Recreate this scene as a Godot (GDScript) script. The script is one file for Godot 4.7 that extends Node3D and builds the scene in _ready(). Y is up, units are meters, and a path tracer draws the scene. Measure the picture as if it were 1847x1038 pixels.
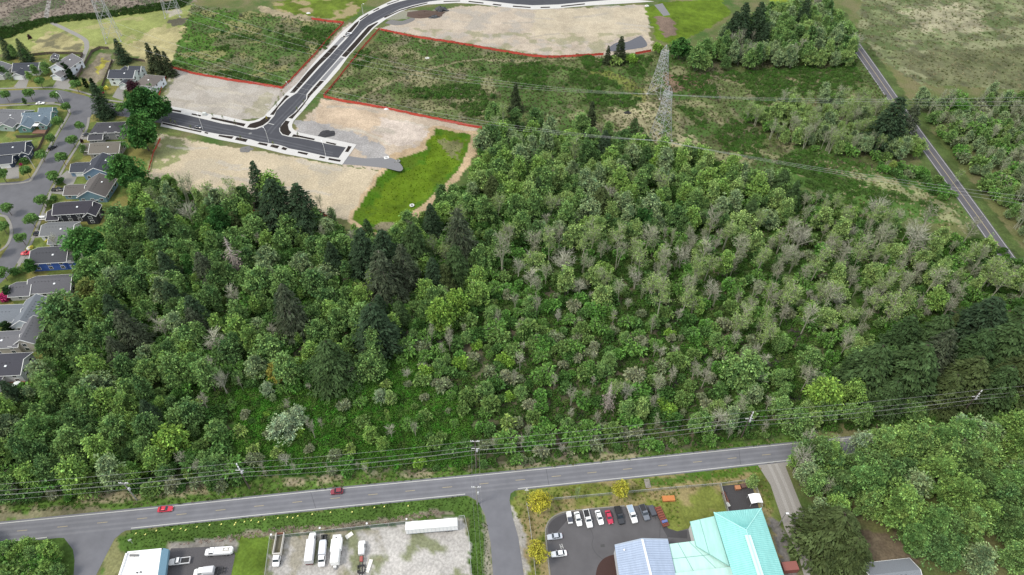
extends Node3D
# Aerial view over a wood between a new housing site, a suburb and a country road. Metres; y is up; x grows to the right, -z is away.

var rng := RandomNumberGenerator.new()
var used := {}
var mats := {}
var trees := []          # [kind, variant, position, scale, height factor]
var stock := {}          # kind -> Array of [crown mesh, trunk mesh]
var landmarks := []      # [ground point, words]
var fine: NoiseTexture2D
var coarse: NoiseTexture2D
var nz := FastNoiseLite.new()
var nz2 := FastNoiseLite.new()
var white := Color(1, 1, 1)


func _ready() -> void:
	rng.seed = 7
	var cam := Camera3D.new()
	cam.name = "camera"
	cam.fov = 45.75
	cam.near = 1.0
	cam.far = 9000.0
	cam.position = Vector3(0, 205, 0)
	cam.rotation_degrees = Vector3(-45, 0, 0)
	add_child(cam)
	cam.current = true
	var sky_look := ProceduralSkyMaterial.new()
	sky_look.sky_top_color = Color(0.93, 0.95, 0.98)
	sky_look.sky_horizon_color = Color(0.84, 0.87, 0.91)
	sky_look.ground_bottom_color = Color(0.2, 0.22, 0.18)
	sky_look.ground_horizon_color = Color(0.5, 0.53, 0.52)
	sky_look.sky_curve = 0.25
	sky_look.sun_angle_max = 1.0
	var env := Environment.new()
	env.background_mode = Environment.BG_SKY
	env.sky = Sky.new()
	env.sky.sky_material = sky_look
	env.background_energy_multiplier = 0.86
	env.tonemap_mode = Environment.TONE_MAPPER_LINEAR
	env.tonemap_exposure = 1.74
	env.sdfgi_enabled = true
	env.ssao_enabled = true
	env.ssil_enabled = true
	var around := WorldEnvironment.new()
	around.name = "environment"
	around.environment = env
	add_child(around)
	var sun := DirectionalLight3D.new()
	sun.name = "sun"
	sun.light_energy = 0.5
	sun.light_color = Color(1.0, 0.97, 0.92)
	sun.light_angular_distance = 14.0
	sun.shadow_enabled = true
	sun.rotation_degrees = Vector3(-54, -62, 0)
	add_child(sun)
	make_textures()
	make_ground()
	make_roads()
	make_suburb()
	make_site()
	make_business()
	make_lines()
	make_wood()


# ---------------------------------------------------------------- helpers
class Shape:
	var v := PackedVector3Array()
	var c := PackedColorArray()
	var u := PackedVector2Array()
	var i := PackedInt32Array()
	var col := Color(1, 1, 1)
	var at := Transform3D.IDENTITY

	func dot(p: Vector3) -> int:
		var q := at * p
		v.append(q)
		c.append(col)
		u.append(Vector2(q.x + q.y * 0.31, q.z + q.y * 0.83))
		return v.size() - 1

	func tri(a: Vector3, b: Vector3, d: Vector3) -> void:
		i.append(dot(a)); i.append(dot(b)); i.append(dot(d))

	func quad(a: Vector3, b: Vector3, d: Vector3, e: Vector3) -> void:
		var n := dot(a)
		dot(b); dot(d); dot(e)
		i.append_array([n, n + 1, n + 2, n, n + 2, n + 3])

	func hexa(p: Array) -> void:   # eight corners: bottom four then top four, clockwise seen from above
		quad(p[4], p[5], p[6], p[7])
		quad(p[3], p[2], p[1], p[0])
		for k in 4:
			var n: int = (k + 1) % 4
			quad(p[k], p[n], p[n + 4], p[k + 4])

	func box(m: Vector3, s: Vector3) -> void:
		var h := s * 0.5
		hexa([m + Vector3(-h.x, -h.y, -h.z), m + Vector3(h.x, -h.y, -h.z), m + Vector3(h.x, -h.y, h.z), m + Vector3(-h.x, -h.y, h.z),
			m + Vector3(-h.x, h.y, -h.z), m + Vector3(h.x, h.y, -h.z), m + Vector3(h.x, h.y, h.z), m + Vector3(-h.x, h.y, h.z)])

	func block(m: Vector3, s: Vector3, b: float) -> void:   # a box with chamfered upper edges
		var h := s * 0.5
		var r := []
		for y in [[-h.y, 0.0], [h.y - b, 0.0], [h.y, b]]:
			var x: float = h.x - y[1]
			var z: float = h.z - y[1]
			r.append([m + Vector3(-x, y[0], -z), m + Vector3(x, y[0], -z), m + Vector3(x, y[0], z), m + Vector3(-x, y[0], z)])
		for l in 2:
			for k in 4:
				var n: int = (k + 1) % 4
				quad(r[l][k], r[l][n], r[l + 1][n], r[l + 1][k])
		quad(r[2][0], r[2][1], r[2][2], r[2][3])

	func tube(a: Vector3, b: Vector3, ra: float, rb: float, n := 6) -> void:
		var d := (b - a).normalized()
		var s := d.cross(Vector3(0, 0, 1) if absf(d.z) < 0.9 else Vector3(1, 0, 0)).normalized()
		var t := d.cross(s)
		for k in n:
			var p := s * cos(TAU * k / n) + t * sin(TAU * k / n)
			var q := s * cos(TAU * (k + 1) / n) + t * sin(TAU * (k + 1) / n)
			quad(a + p * ra, a + q * ra, b + q * rb, b + p * rb)

	func disc(m: Vector3, r: float, n := 10) -> void:
		for k in n:
			tri(m, m + Vector3(cos(TAU * k / n), 0, sin(TAU * k / n)) * r, m + Vector3(cos(TAU * (k + 1) / n), 0, sin(TAU * (k + 1) / n)) * r)

	func sheet(p: PackedVector2Array, y: float) -> void:
		var k := Geometry2D.triangulate_polygon(p)
		if k.is_empty():
			print("no sheet ", p)
		var n := v.size()
		for q in p:
			dot(Vector3(q.x, y, q.y))
		for j in k:
			i.append(n + j)

	func slab(p: PackedVector2Array, y0: float, y1: float) -> void:
		sheet(p, y1)
		for k in p.size():
			var a := p[k]
			var b := p[(k + 1) % p.size()]
			quad(Vector3(a.x, y0, a.y), Vector3(b.x, y0, b.y), Vector3(b.x, y1, b.y), Vector3(a.x, y1, a.y))

	func mesh() -> ArrayMesh:
		var a := []
		a.resize(Mesh.ARRAY_MAX)
		a[Mesh.ARRAY_VERTEX] = v
		a[Mesh.ARRAY_COLOR] = c
		a[Mesh.ARRAY_TEX_UV] = u
		a[Mesh.ARRAY_INDEX] = i
		var m := ArrayMesh.new()
		m.add_surface_from_arrays(Mesh.PRIMITIVE_TRIANGLES, a)
		return m


func vs(a: Array) -> PackedVector2Array:
	var r := PackedVector2Array()
	for k in range(0, a.size(), 2):
		r.append(Vector2(a[k], a[k + 1]))
	return r


func numbered(n: String) -> String:
	var k: int = used.get(n, 0)
	used[n] = k + 1
	return n if k == 0 else "%s_%03d" % [n, k]


func thing(called: String, label: String, category: String, at := Vector3.ZERO, turn := 0.0, group := "") -> Node3D:
	var o := Node3D.new()
	o.name = numbered(called)
	add_child(o)
	o.position = at
	o.rotation_degrees.y = turn
	tag(o, label, category, group)
	return o


func tag(o: Node3D, label: String, category: String, group := "") -> void:
	o.set_meta("label", label)
	o.set_meta("category", category)
	if group:
		o.set_meta("group", group)


func put(called: String, m: Mesh, look: Material, parent: Node = null) -> MeshInstance3D:
	var o := MeshInstance3D.new()
	o.name = numbered(called) if parent == null else called
	o.mesh = m
	o.material_override = look
	if parent == null:
		add_child(o)
	else:
		parent.add_child(o, true)
	return o


func struct(called: String, m: Mesh, look: Material, parent: Node = null) -> MeshInstance3D:
	var o := put(called, m, look, parent)
	if parent == null:
		o.set_meta("kind", "structure")
	return o


func landmark(p: Vector3, words: String) -> void:
	landmarks.append([p, words])


func make_textures() -> void:
	nz.seed = 3
	nz.frequency = 0.02
	nz.fractal_octaves = 4
	nz2.seed = 9
	nz2.frequency = 0.11
	nz2.fractal_octaves = 3
	fine = noise_picture(1, 0.02, 1024, 0.74, 1.0, 5)
	coarse = noise_picture(2, 0.005, 512, 0.92, 1.0, 5)


func noise_picture(s: int, freq: float, side: int, low: float, high: float, octaves: int) -> NoiseTexture2D:
	var n := FastNoiseLite.new()
	n.seed = s
	n.noise_type = FastNoiseLite.TYPE_SIMPLEX_SMOOTH
	n.frequency = freq
	n.fractal_octaves = octaves
	n.fractal_gain = 0.62
	var r := Gradient.new()
	r.set_color(0, Color(low, low, low))
	r.set_color(1, Color(high, high, high))
	var t := NoiseTexture2D.new()
	t.width = side
	t.height = side
	t.seamless = true
	t.noise = n
	t.color_ramp = r
	return t


func lin(r: float, g: float, b: float) -> Color:
	return Color(r, g, b).linear_to_srgb()


# a painted, metal or plastic look; colours are real-world base colours (linear)
func look(r: float, g: float, b: float, rough := 0.8, metal := 0.0) -> StandardMaterial3D:
	var key := "%.3f %.3f %.3f %.2f %.2f" % [r, g, b, rough, metal]
	if not mats.has(key):
		var m := StandardMaterial3D.new()
		m.albedo_color = lin(r, g, b)
		m.roughness = rough
		m.metallic = metal
		m.cull_mode = BaseMaterial3D.CULL_DISABLED
		mats[key] = m
	return mats[key]


# ground-like looks: grain every few metres over broad mottling
func grainy(key: String, c: Color, tile: float, rough := 0.95, by_vertex := false) -> StandardMaterial3D:
	if not mats.has(key):
		var m := StandardMaterial3D.new()
		m.albedo_color = c
		m.vertex_color_use_as_albedo = by_vertex
		m.albedo_texture = coarse if key.begins_with("roof_") or key.begins_with("white_roof") or key.begins_with("trailer") or key.begins_with("box") or key.ends_with("asphalt") else fine
		m.uv1_scale = Vector3(1.0 / tile, 1.0 / tile, 1)
		if key.begins_with("roof_"):
			m.uv1_scale = Vector3(2.2 / tile, 0.5 / tile, 1)   # rain streaks along the fall
		m.roughness = rough
		m.metallic_specular = 0.25
		m.cull_mode = BaseMaterial3D.CULL_DISABLED
		mats[key] = m
	return mats[key]


func leaf_look(key: String, glow: float) -> StandardMaterial3D:
	if not mats.has(key):
		var m := StandardMaterial3D.new()
		m.vertex_color_use_as_albedo = true
		m.roughness = 1.0
		m.metallic_specular = 0.1
		m.cull_mode = BaseMaterial3D.CULL_DISABLED
		if glow > 0.0:
			m.backlight_enabled = true
			m.backlight = Color(glow, glow, glow)
		mats[key] = m
	return mats[key]


func inside(p: Vector2, poly: PackedVector2Array) -> bool:
	return Geometry2D.is_point_in_polygon(p, poly)


func edge_distance(p: Vector2, poly: PackedVector2Array) -> float:
	var best := 1e9
	for k in poly.size():
		best = minf(best, p.distance_to(Geometry2D.get_closest_point_to_segment(p, poly[k], poly[(k + 1) % poly.size()])))
	return best


func bounds(poly: PackedVector2Array) -> Rect2:
	var r := Rect2(poly[0], Vector2.ZERO)
	for p in poly:
		r = r.expand(p)
	return r


# a strip of even width along a line
func strip(line: PackedVector2Array, w: float) -> PackedVector2Array:
	var l := PackedVector2Array()
	var r := PackedVector2Array()
	for k in line.size():
		var d := (line[mini(k + 1, line.size() - 1)] - line[maxi(k - 1, 0)]).normalized()
		var n := Vector2(-d.y, d.x) * w * 0.5
		l.append(line[k] + n)
		r.append(line[k] - n)
	r.reverse()
	l.append_array(r)
	return l


func smooth(line: PackedVector2Array, per := 5) -> PackedVector2Array:
	var r := PackedVector2Array()
	for k in line.size() - 1:
		var a := line[maxi(k - 1, 0)]
		var d := line[mini(k + 2, line.size() - 1)]
		for j in per:
			r.append(line[k].cubic_interpolate(line[k + 1], a, d, float(j) / per))
	r.append(line[line.size() - 1])
	return r


func band(a: PackedVector2Array, b: PackedVector2Array) -> PackedVector2Array:
	var r := a.duplicate()
	var s := b.duplicate()
	s.reverse()
	r.append_array(s)
	return r


# ---------------------------------------------------------------- ground
const X0 := -440.0
const Z0 := -560.0
const STEP := 1.0
const NX := 881
const NZ := 501
var tint := PackedColorArray()
var level := PackedFloat32Array()


func paint(poly: PackedVector2Array, c: Color, soft := 2.0, mix := 1.0, mottle := 0.15) -> void:
	var b := bounds(poly).grow(soft)
	var x0 := clampi(int((b.position.x - X0) / STEP), 0, NX - 1)
	var x1 := clampi(int((b.end.x - X0) / STEP) + 1, 0, NX - 1)
	var z0 := clampi(int((b.position.y - Z0) / STEP), 0, NZ - 1)
	var z1 := clampi(int((b.end.y - Z0) / STEP) + 1, 0, NZ - 1)
	for z in range(z0, z1 + 1):
		for x in range(x0, x1 + 1):
			var p := Vector2(X0 + x * STEP, Z0 + z * STEP)
			var q := p + Vector2(nz2.get_noise_2d(p.x, p.y), nz2.get_noise_2d(p.x + 500, p.y)) * soft * 1.6
			if inside(q, poly):
				var k := z * NX + x
				var m := 1.0 + mottle * (nz.get_noise_2d(p.x * 2.3, p.y * 2.3) * 1.6 + nz2.get_noise_2d(p.x * 2.0 + 90, p.y * 2.0))
				tint[k] = tint[k].lerp(Color(c.r * m, c.g * m, c.b * m), mix)


# scattered blots of a colour inside an area: weeds, bare soil, dry grass
func blots(poly: PackedVector2Array, c: Color, freq: float, above: float, mix := 0.8, s := 0.0) -> void:
	var b := bounds(poly)
	for z in range(clampi(int((b.position.y - Z0) / STEP), 0, NZ - 1), clampi(int((b.end.y - Z0) / STEP) + 1, 0, NZ)):
		for x in range(clampi(int((b.position.x - X0) / STEP), 0, NX - 1), clampi(int((b.end.x - X0) / STEP) + 1, 0, NX)):
			var p := Vector2(X0 + x * STEP, Z0 + z * STEP)
			var n := nz.get_noise_2d(p.x * freq + s, p.y * freq - s)
			if n > above and inside(p, poly):
				var k := z * NX + x
				tint[k] = tint[k].lerp(c, mix * clampf((n - above) / 0.12, 0, 1))


func sink(poly: PackedVector2Array, depth: float, slope: float) -> void:
	var b := bounds(poly)
	for z in range(int((b.position.y - Z0) / STEP), int((b.end.y - Z0) / STEP) + 1):
		for x in range(int((b.position.x - X0) / STEP), int((b.end.x - X0) / STEP) + 1):
			var p := Vector2(X0 + x * STEP, Z0 + z * STEP)
			if x >= 0 and z >= 0 and x < NX and z < NZ and inside(p, poly):
				level[z * NX + x] = -depth * clampf(edge_distance(p, poly) / slope, 0, 1)


var wood := PackedVector2Array()
var basin := PackedVector2Array()
var basin_far := PackedVector2Array()


func make_ground() -> void:
	tint.resize(NX * NZ)
	level.resize(NX * NZ)
	for z in NZ:
		for x in NX:
			var px := X0 + x * STEP
			var pz := Z0 + z * STEP
			var a := clampf(nz.get_noise_2d(px, pz) * 1.5 + 0.45, 0, 1)
			var b := clampf(nz.get_noise_2d(px * 3 + 300, pz * 3) * 1.4 + 0.4 + nz2.get_noise_2d(px * 2, pz * 2) * 0.5, 0, 1)
			tint[z * NX + x] = Color(0.055, 0.1, 0.024).lerp(Color(0.12, 0.125, 0.05), a).lerp(Color(0.16, 0.135, 0.08), b * 0.55)
	var green := Color(0.055, 0.125, 0.018)
	# scrub and mown park in the far left corner
	paint(vs([-424.93, -546.56, -234.83, -546.56, -233.98, -492.51, -282.31, -473.73, -322.62, -468.3, -338.48, -432.55, -355.97, -424.59]), Color(0.19, 0.16, 0.13), 4.0)
	blots(vs([-424.93, -546.56, -234.83, -546.56, -233.98, -492.51, -282.31, -473.73, -322.62, -468.3, -338.48, -432.55, -355.97, -424.59]), Color(0.05, 0.085, 0.03), 1.2, 0.05)
	paint(vs([-351.82, -457.68, -326.1, -475.57, -294.07, -482.99, -253.52, -502.29, -237.56, -509.31, -236.68, -488.67, -281.55, -471.91, -320.06, -462.95, -341.94, -439.06]), Color(0.045, 0.085, 0.025), 3.0)
	paint(vs([-353.76, -420.68, -342.81, -440.71, -332.46, -464.72, -318.75, -468.3, -295.6, -477.41, -272.19, -487.72, -250.02, -492.51, -232.94, -495.42, -230.69, -488.67, -215.39, -413.77, -218.9, -396.07, -231.97, -407.76, -252.81, -424.59, -275.22, -426.16, -277.54, -419.13, -309.83, -419.13, -322.59, -423.02, -347.3, -409.25]), Color(0.2, 0.225, 0.075), 1.0, 1.0, 0.2)
	paint(vs([-253.27, -423.02, -248.1, -447.39, -246.41, -455.94, -225.47, -460.3, -216.45, -416.82, -214.74, -398.95, -233.02, -407.76]), Color(0.32, 0.28, 0.15), 3.0, 0.85, 0.25)
	paint(vs([-314.64, -423.02, -317.18, -449.09, -303.67, -450.79, -284.23, -432.55, -278.22, -420.68, -309.83, -419.13]), Color(0.3, 0.26, 0.14), 4.0, 0.8, 0.3)
	blots(vs([-314.64, -423.02, -321.34, -457.68, -299.9, -450.79, -284.23, -432.55, -278.22, -420.68, -309.83, -419.13]), Color(0.1, 0.095, 0.06), 2.2, 0.12)
	blots(vs([-309.65, -449.09, -248.64, -488.67, -234.45, -449.09, -247.39, -424.59, -277.03, -426.16]), Color(0.27, 0.25, 0.12), 1.6, 0.08)
	paint(vs([-242.31, -471.01, -229.32, -472.82, -226.83, -462.06, -234.34, -459.43]), Color(0.09, 0.085, 0.06), 2.0)
	paint(vs([-248.75, -486.77, -239, -489.63, -233.47, -479.26, -241.99, -475.57]), Color(0.3, 0.28, 0.22), 2.0)
	# overgrown meadow between the park and the new street
	paint(vs([-233.26, -496.39, -117.48, -468.3, -136.97, -373.99, -214.4, -398.95]), Color(0.075, 0.115, 0.034), 2.0, 0.9, 0.4)
	paint(vs([-233.26, -496.39, -194.66, -481.12, -189.33, -449.09, -179.48, -440.71, -184.86, -409.25, -214.4, -398.95]), green, 3.0, 0.85)
	blots(vs([-233.26, -496.39, -117.48, -468.3, -136.97, -373.99, -214.4, -398.95]), Color(0.13, 0.12, 0.075), 1.5, 0.12, 0.7)
	blots(vs([-233.26, -496.39, -117.48, -468.3, -136.97, -373.99, -214.4, -398.95]), Color(0.045, 0.1, 0.02), 1.1, 0.15, 0.8, 77)
	blots(vs([-233.26, -496.39, -117.48, -468.3, -136.97, -373.99, -214.4, -398.95]), Color(0.2, 0.19, 0.085), 2.1, 0.2, 0.8, 177)
	# meadow under the power lines
	var m := vs([-110.89, -364.83, -88.49, -454.22, 21.98, -416.82, 92.15, -419.91, 103.7, -424.59, 228.95, -420.68, 228.02, -348.57, 177.26, -279.44, 115.43, -288.93, 82.39, -313.29, 23.08, -319.77, -16.41, -328.65])
	paint(m, Color(0.085, 0.11, 0.04), 2.0, 0.9, 0.4)
	blots(m, Color(0.145, 0.13, 0.085), 1.4, 0.12, 0.7)
	blots(m, Color(0.05, 0.1, 0.022), 1.0, 0.1, 0.85, 77)
	blots(m, Color(0.21, 0.2, 0.11), 1.9, 0.2, 0.75, 177)
	paint(vs([93.26, -392.51, 122.17, -391.1, 115.33, -373.99, 93.16, -370.68]), Color(0.2, 0.13, 0.095), 3.0, 0.85, 0.3)
	paint(vs([67.19, -360.99, 82.76, -367.42, 83.41, -319.77, 101.52, -319.77, 103.35, -306.46, 73.45, -313.29, 52.13, -339.6]), Color(0.29, 0.26, 0.16), 5.0, 0.75, 0.4)
	paint(vs([47.05, -394.64, 60.99, -396.07, 76.27, -380.71, 80.86, -360.99, 76.52, -357.83, 62.8, -380.71]), Color(0.14, 0.16, 0.04), 2.0, 0.8)
	paint(vs([-29.85, -416.82, 47.17, -396.07, 74.96, -370.68, 72.08, -348.57, 18.18, -354.71, -7.82, -373.99]), Color(0.05, 0.095, 0.022), 5.0, 0.7, 0.4)
	paint(strip(smooth(vs([-91.63, -357.21, -78.17, -377.33, -56.36, -394.64, -43.19, -403.32, -22.48, -410.75, 12.86, -407.76])), 2.6), Color(0.24, 0.21, 0.13), 1.0, 0.7)
	# pale marsh in the far right corner
	var k := vs([275.01, -546.56, 421.91, -546.56, 323.17, -370.68, 247.42, -379.36, 227.79, -432.55])
	paint(k, Color(0.125, 0.145, 0.07), 3.0, 1.0, 0.4)
	blots(k, Color(0.21, 0.215, 0.125), 1.3, 0.05)
	blots(k, Color(0.07, 0.1, 0.035), 1.7, 0.14, 0.8, 77)
	blots(k, Color(0.09, 0.09, 0.055), 3.6, 0.16, 0.7, 177)
	for q in [vs([240.06, -412.26, 254.88, -413.77, 270.43, -416.82, 285.08, -417.59]), vs([291.98, -449.09, 319.06, -466.5, 347.62, -484.88]), vs([274.77, -462.06, 295.9, -466.5, 316.89, -470.1])]:
		paint(strip(smooth(q), 2.6), Color(0.06, 0.065, 0.035), 1.5, 0.8, 0.4)
	paint(vs([243.33, -420.68, 357.9, -432.55, 323.17, -370.68, 254.73, -380.71]), Color(0.095, 0.1, 0.05), 5.0, 0.7, 0.4)
	paint(vs([280.13, -489.63, 337.29, -496.39, 322.06, -449.09, 278.75, -453.36]), Color(0.3, 0.275, 0.19), 8.0, 0.6, 0.4)
	# clearing beside the long country road
	paint(vs([154.21, -314.36, 182.52, -293.81, 215.54, -284.14, 218.92, -244.87, 167.6, -253.04, 143.84, -279.44]), Color(0.05, 0.105, 0.022), 4.0, 0.9, 0.4)
	paint(vs([169.05, -287.96, 185.32, -286.04, 198.59, -277.12, 217.24, -252.21, 211.16, -244.87, 194.86, -268.08, 171.69, -279.44]), Color(0.27, 0.255, 0.15), 6.0, 0.65, 0.4)
	paint(strip(vs([228.64, -484.88, 225.66, -397.51, 222.65, -328.09, 221.26, -253.45, 219.66, -203.01]), 19.0), Color(0.055, 0.085, 0.025), 1.5, 0.9, 0.4)
	# the wood's floor
	wood = vs([-173.39, -108.04, -131.51, -111.18, -108.56, -113.17, -88.89, -114.78, -52.59, -117.65, -13.69, -118.89, 21.95, -122.68, 52.7, -126.56, 81.09, -129.64, 106.12, -132.78, 132.25, -135.05, 193.51, -139.7, 237.7, -218.43, 212.17, -236.21, 194.42, -236.21, 167.91, -253.87, 146.6, -270.31, 115.88, -290.87, 96, -306.46, 76.43, -313.29, 23.17, -321.96, -5.81, -341.37, -16.99, -327.52, -10.73, -292.83, -20.47, -279.44, -33.68, -269.41, -46.37, -246.88, -53.65, -236.21, -72.67, -240.89, -81.22, -245.67, -125.14, -254.71, -185.65, -283.19, -184.18, -240.89, -182.17, -204.67, -181.28, -182.62, -176.62, -154.96, -192.51, -142.55])
	paint(wood, Color(0.045, 0.07, 0.022), 2.5, 1.0, 0.5)
	blots(wood, Color(0.12, 0.1, 0.07), 1.8, 0.12)
	paint(vs([-103.45, -152.41, -75.22, -154.96, -56.84, -143.76, -14.74, -143.76, -13.65, -118.06, -52.55, -117.44, -90.72, -114.78]), Color(0.04, 0.1, 0.016), 4.0, 0.9, 0.4)
	paint(vs([-37.23, -168.28, 16.92, -179.67, 66.76, -173.89, 77.36, -152.41, 56.89, -128.75, 23.92, -123.96, -8.18, -122.26]), Color(0.1, 0.09, 0.06), 5.0, 0.6, 0.5)
	blots(vs([-49.42, -179.67, 112.22, -204.67, 118.45, -152.41, 72.24, -128.75, -8.13, -120.15]), Color(0.035, 0.032, 0.035), 2.4, 0.24, 0.9, 33)
	# suburb gardens
	var s := vs([-347.3, -409.25, -309.83, -419.13, -277.54, -419.13, -266.64, -394.64, -250.35, -380.71, -249.65, -391.1, -241.36, -396.07, -216.68, -380.71, -200.01, -348.57, -196.17, -325.28, -184.68, -285.09, -184.18, -240.89, -182.17, -204.67, -181.28, -182.62, -176.62, -154.96, -193.83, -137.83])
	paint(s, Color(0.1, 0.13, 0.035), 1.5, 1.0, 0.35)
	blots(s, Color(0.2, 0.18, 0.06), 2.2, 0.1)
	paint(vs([-266.78, -391.1, -267.43, -420.68, -259.27, -418.36, -253.72, -409.25, -251.38, -375.32]), Color(0.16, 0.14, 0.1), 1.5, 1.0, 0.4)
	paint(vs([-261.3, -398.23, -261.31, -413.01, -257.52, -410.75, -255.47, -391.1]), Color(0.26, 0.24, 0.03), 2.0, 0.8, 0.4)
	# bare building plots
	paint(vs([-214.4, -398.95, -171.13, -386.21, -138.13, -374.66, -139.63, -340.19, -154.34, -339.01, -203.2, -354.71]), Color(0.3, 0.275, 0.24), 1.0, 1.0, 0.12)
	blots(vs([-214.4, -398.95, -171.13, -386.21, -138.13, -374.66, -139.63, -340.19, -154.34, -339.01, -203.2, -354.71]), Color(0.36, 0.335, 0.3), 2.4, 0.0, 0.7)
	paint(vs([-203.2, -354.71, -213.89, -397.51, -210.61, -396.07, -200.62, -354.71]), Color(0.15, 0.165, 0.06), 2.0, 0.7)
	paint(vs([-153.03, -345.55, -147.44, -370.68, -142.33, -366.12, -140.26, -340.19]), Color(0.24, 0.225, 0.15), 2.0, 0.7)
	paint(vs([-137.63, -373.99, -113.3, -466.5, -101.05, -462.06, -126.2, -367.42, -137.81, -335.51]), Color(0.3, 0.27, 0.24), 1.0)
	paint(vs([-110.72, -362.27, -72.8, -351.62, -43.41, -340.19, -17.68, -329.78, -22.31, -323.06, -42.32, -330.35, -46.84, -309.07, -62.33, -302.85, -66.37, -289.41, -90.17, -295.3, -122.36, -322.51]), Color(0.36, 0.3, 0.235), 1.5, 1.0, 0.15)
	paint(vs([-110.72, -362.27, -91.63, -357.21, -70.2, -341.37, -71.18, -325.28, -87.53, -332.06, -103.63, -335.51, -114.46, -328.09]), Color(0.4, 0.31, 0.22), 3.0, 0.7, 0.2)
	paint(vs([-123.2, -339.6, -108.52, -336.68, -86.43, -325.28, -69.57, -313.29, -63.37, -301.83, -66.56, -290.87, -83.95, -310.12, -96.39, -313.29, -115.69, -319.77]), Color(0.255, 0.25, 0.25), 2.0, 0.9, 0.15)
	paint(vs([-73.1, -339.6, -50.8, -335.51, -46.79, -325.28, -51.7, -313.29, -66.59, -313.29, -77.69, -328.09]), Color(0.42, 0.365, 0.32), 3.0, 0.8, 0.25)
	paint(vs([-194.95, -325.28, -155.98, -313.29, -89.41, -294.31, -66.3, -288.93, -74.11, -249.73, -84.88, -251.38, -125.82, -257.24, -186.37, -285.09]), Color(0.395, 0.335, 0.24), 1.0, 1.0, 0.1)
	blots(vs([-194.95, -325.28, -155.98, -313.29, -89.41, -294.31, -66.3, -288.93, -74.11, -249.73, -84.88, -251.38, -125.82, -257.24, -186.37, -285.09]), Color(0.33, 0.29, 0.22), 1.8, 0.1, 0.6)
	paint(vs([-194.95, -325.28, -173.01, -319.77, -174.51, -306.46, -181.66, -293.81, -185.81, -285.09]), Color(0.13, 0.165, 0.05), 6.0, 0.75, 0.3)
	paint(vs([-124.55, -464.72, -98.22, -455.94, -88.96, -457.68, -56.76, -482.99, -37.6, -494.45, 46.52, -489.63, 97.38, -496.39, 93.44, -449.09, 91.88, -423.02, 59.45, -416.06, 21.96, -416.06, -8.53, -426.16, -88.49, -454.22]), Color(0.35, 0.3, 0.24), 1.5, 1.0, 0.15)
	blots(vs([-92.61, -484.88, 97.38, -496.39, 91.08, -432.55, 21.96, -416.06, -88.49, -454.22]), Color(0.29, 0.27, 0.24), 2.6, 0.05, 0.6)
	paint(vs([16.5, -486.77, 96.84, -492.51, 92.25, -440.71, 64.85, -434.16, 13.55, -440.71]), Color(0.38, 0.33, 0.24), 2.0, 0.7)
	blots(vs([-69.91, -457.68, 13.72, -449.09, 88.93, -449.09, 84.54, -416.82, 21.96, -416.06, -45.73, -439.06]), Color(0.17, 0.18, 0.09), 3.4, 0.06, 0.55, 40)
	paint(vs([60.11, -423.02, 67.2, -439.06, 88.47, -445.71, 90.12, -430.94, 81.98, -424.59]), Color(0.3, 0.26, 0.22), 2.0)
	var r2 := RandomNumberGenerator.new()
	r2.seed = 5
	for q in [[vs([-202.87, -360.99, -205.6, -387.6, -146.28, -368.72, -153.03, -345.55]), 12, Vector2(0.4, 0.1)], [vs([-113.81, -339.6, -104.09, -354.71, -44.59, -335.51, -66.73, -314.36]), 14, Vector2(1, 0.3)], [vs([-188.1, -319.77, -86.6, -291.36, -75.34, -257.24, -124.88, -263.68, -177.04, -288.93]), 16, Vector2(1, 0.25)], [vs([-78.56, -466.5, 89.83, -484.88, 83.02, -432.55, 20.45, -424.59]), 16, Vector2(1, -0.05)]]:
		var area: PackedVector2Array = q[0]
		var box := bounds(area)
		for w in int(q[1]):
			var p := box.position + Vector2(r2.randf(), r2.randf()) * box.size
			if not inside(p, area):
				continue
			var d: Vector2 = (q[2] as Vector2).normalized().rotated(r2.randf_range(-0.3, 0.3))
			var l := r2.randf_range(12, 34)
			var bend := d.orthogonal() * r2.randf_range(-5, 5)
			var g := r2.randf_range(0.78, 1.2)
			paint(strip(smooth(PackedVector2Array([p - d * l * 0.5, p + bend * 0.5, p + d * l * 0.5])), r2.randf_range(1.4, 3.2)), Color(0.33 * g, 0.3 * g, 0.25 * g), 0.6, 0.7, 0.1)
	# storm water basins
	basin = vs([-42.32, -330.35, -22.64, -323.62, -23.09, -313.29, -24.76, -298.8, -28.76, -287.96, -35.24, -275.74, -41.9, -263.68, -47.88, -256.39, -51.72, -243.67, -54.85, -237.76, -64.21, -240.89, -76.15, -250.97, -66.37, -289.41, -60.22, -299.8, -46.84, -309.07])
	paint(vs([-45.02, -333.21, -18.79, -326.4, -19.26, -306.46, -23.23, -290.87, -36.07, -264.99, -44.11, -253.04, -48.32, -240.89, -54.37, -233.9, -67.31, -239.32, -78.3, -249.73, -68.64, -289.41, -63.76, -304.91, -48.72, -313.29]), Color(0.36, 0.27, 0.17), 1.0, 1.0, 0.25)
	paint(basin, Color(0.05, 0.115, 0.008), 1.0, 1.0, 0.2)
	blots(basin, Color(0.095, 0.125, 0.015), 2.6, 0.12, 0.4)
	paint(vs([-43.75, -325.28, -25.79, -319.77, -28.18, -297.79, -44.18, -264.99, -55.83, -245.67, -69.01, -250.56, -62.73, -283.19, -44.68, -301.33]), Color(0.085, 0.135, 0.008), 3.0, 0.8, 0.3)
	paint(vs([-37.34, -320.86, -26.94, -318.68, -28.38, -301.33, -36.57, -310.12, -39.94, -315.43]), Color(0.14, 0.13, 0.07), 3.0, 0.8, 0.3)
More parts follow.
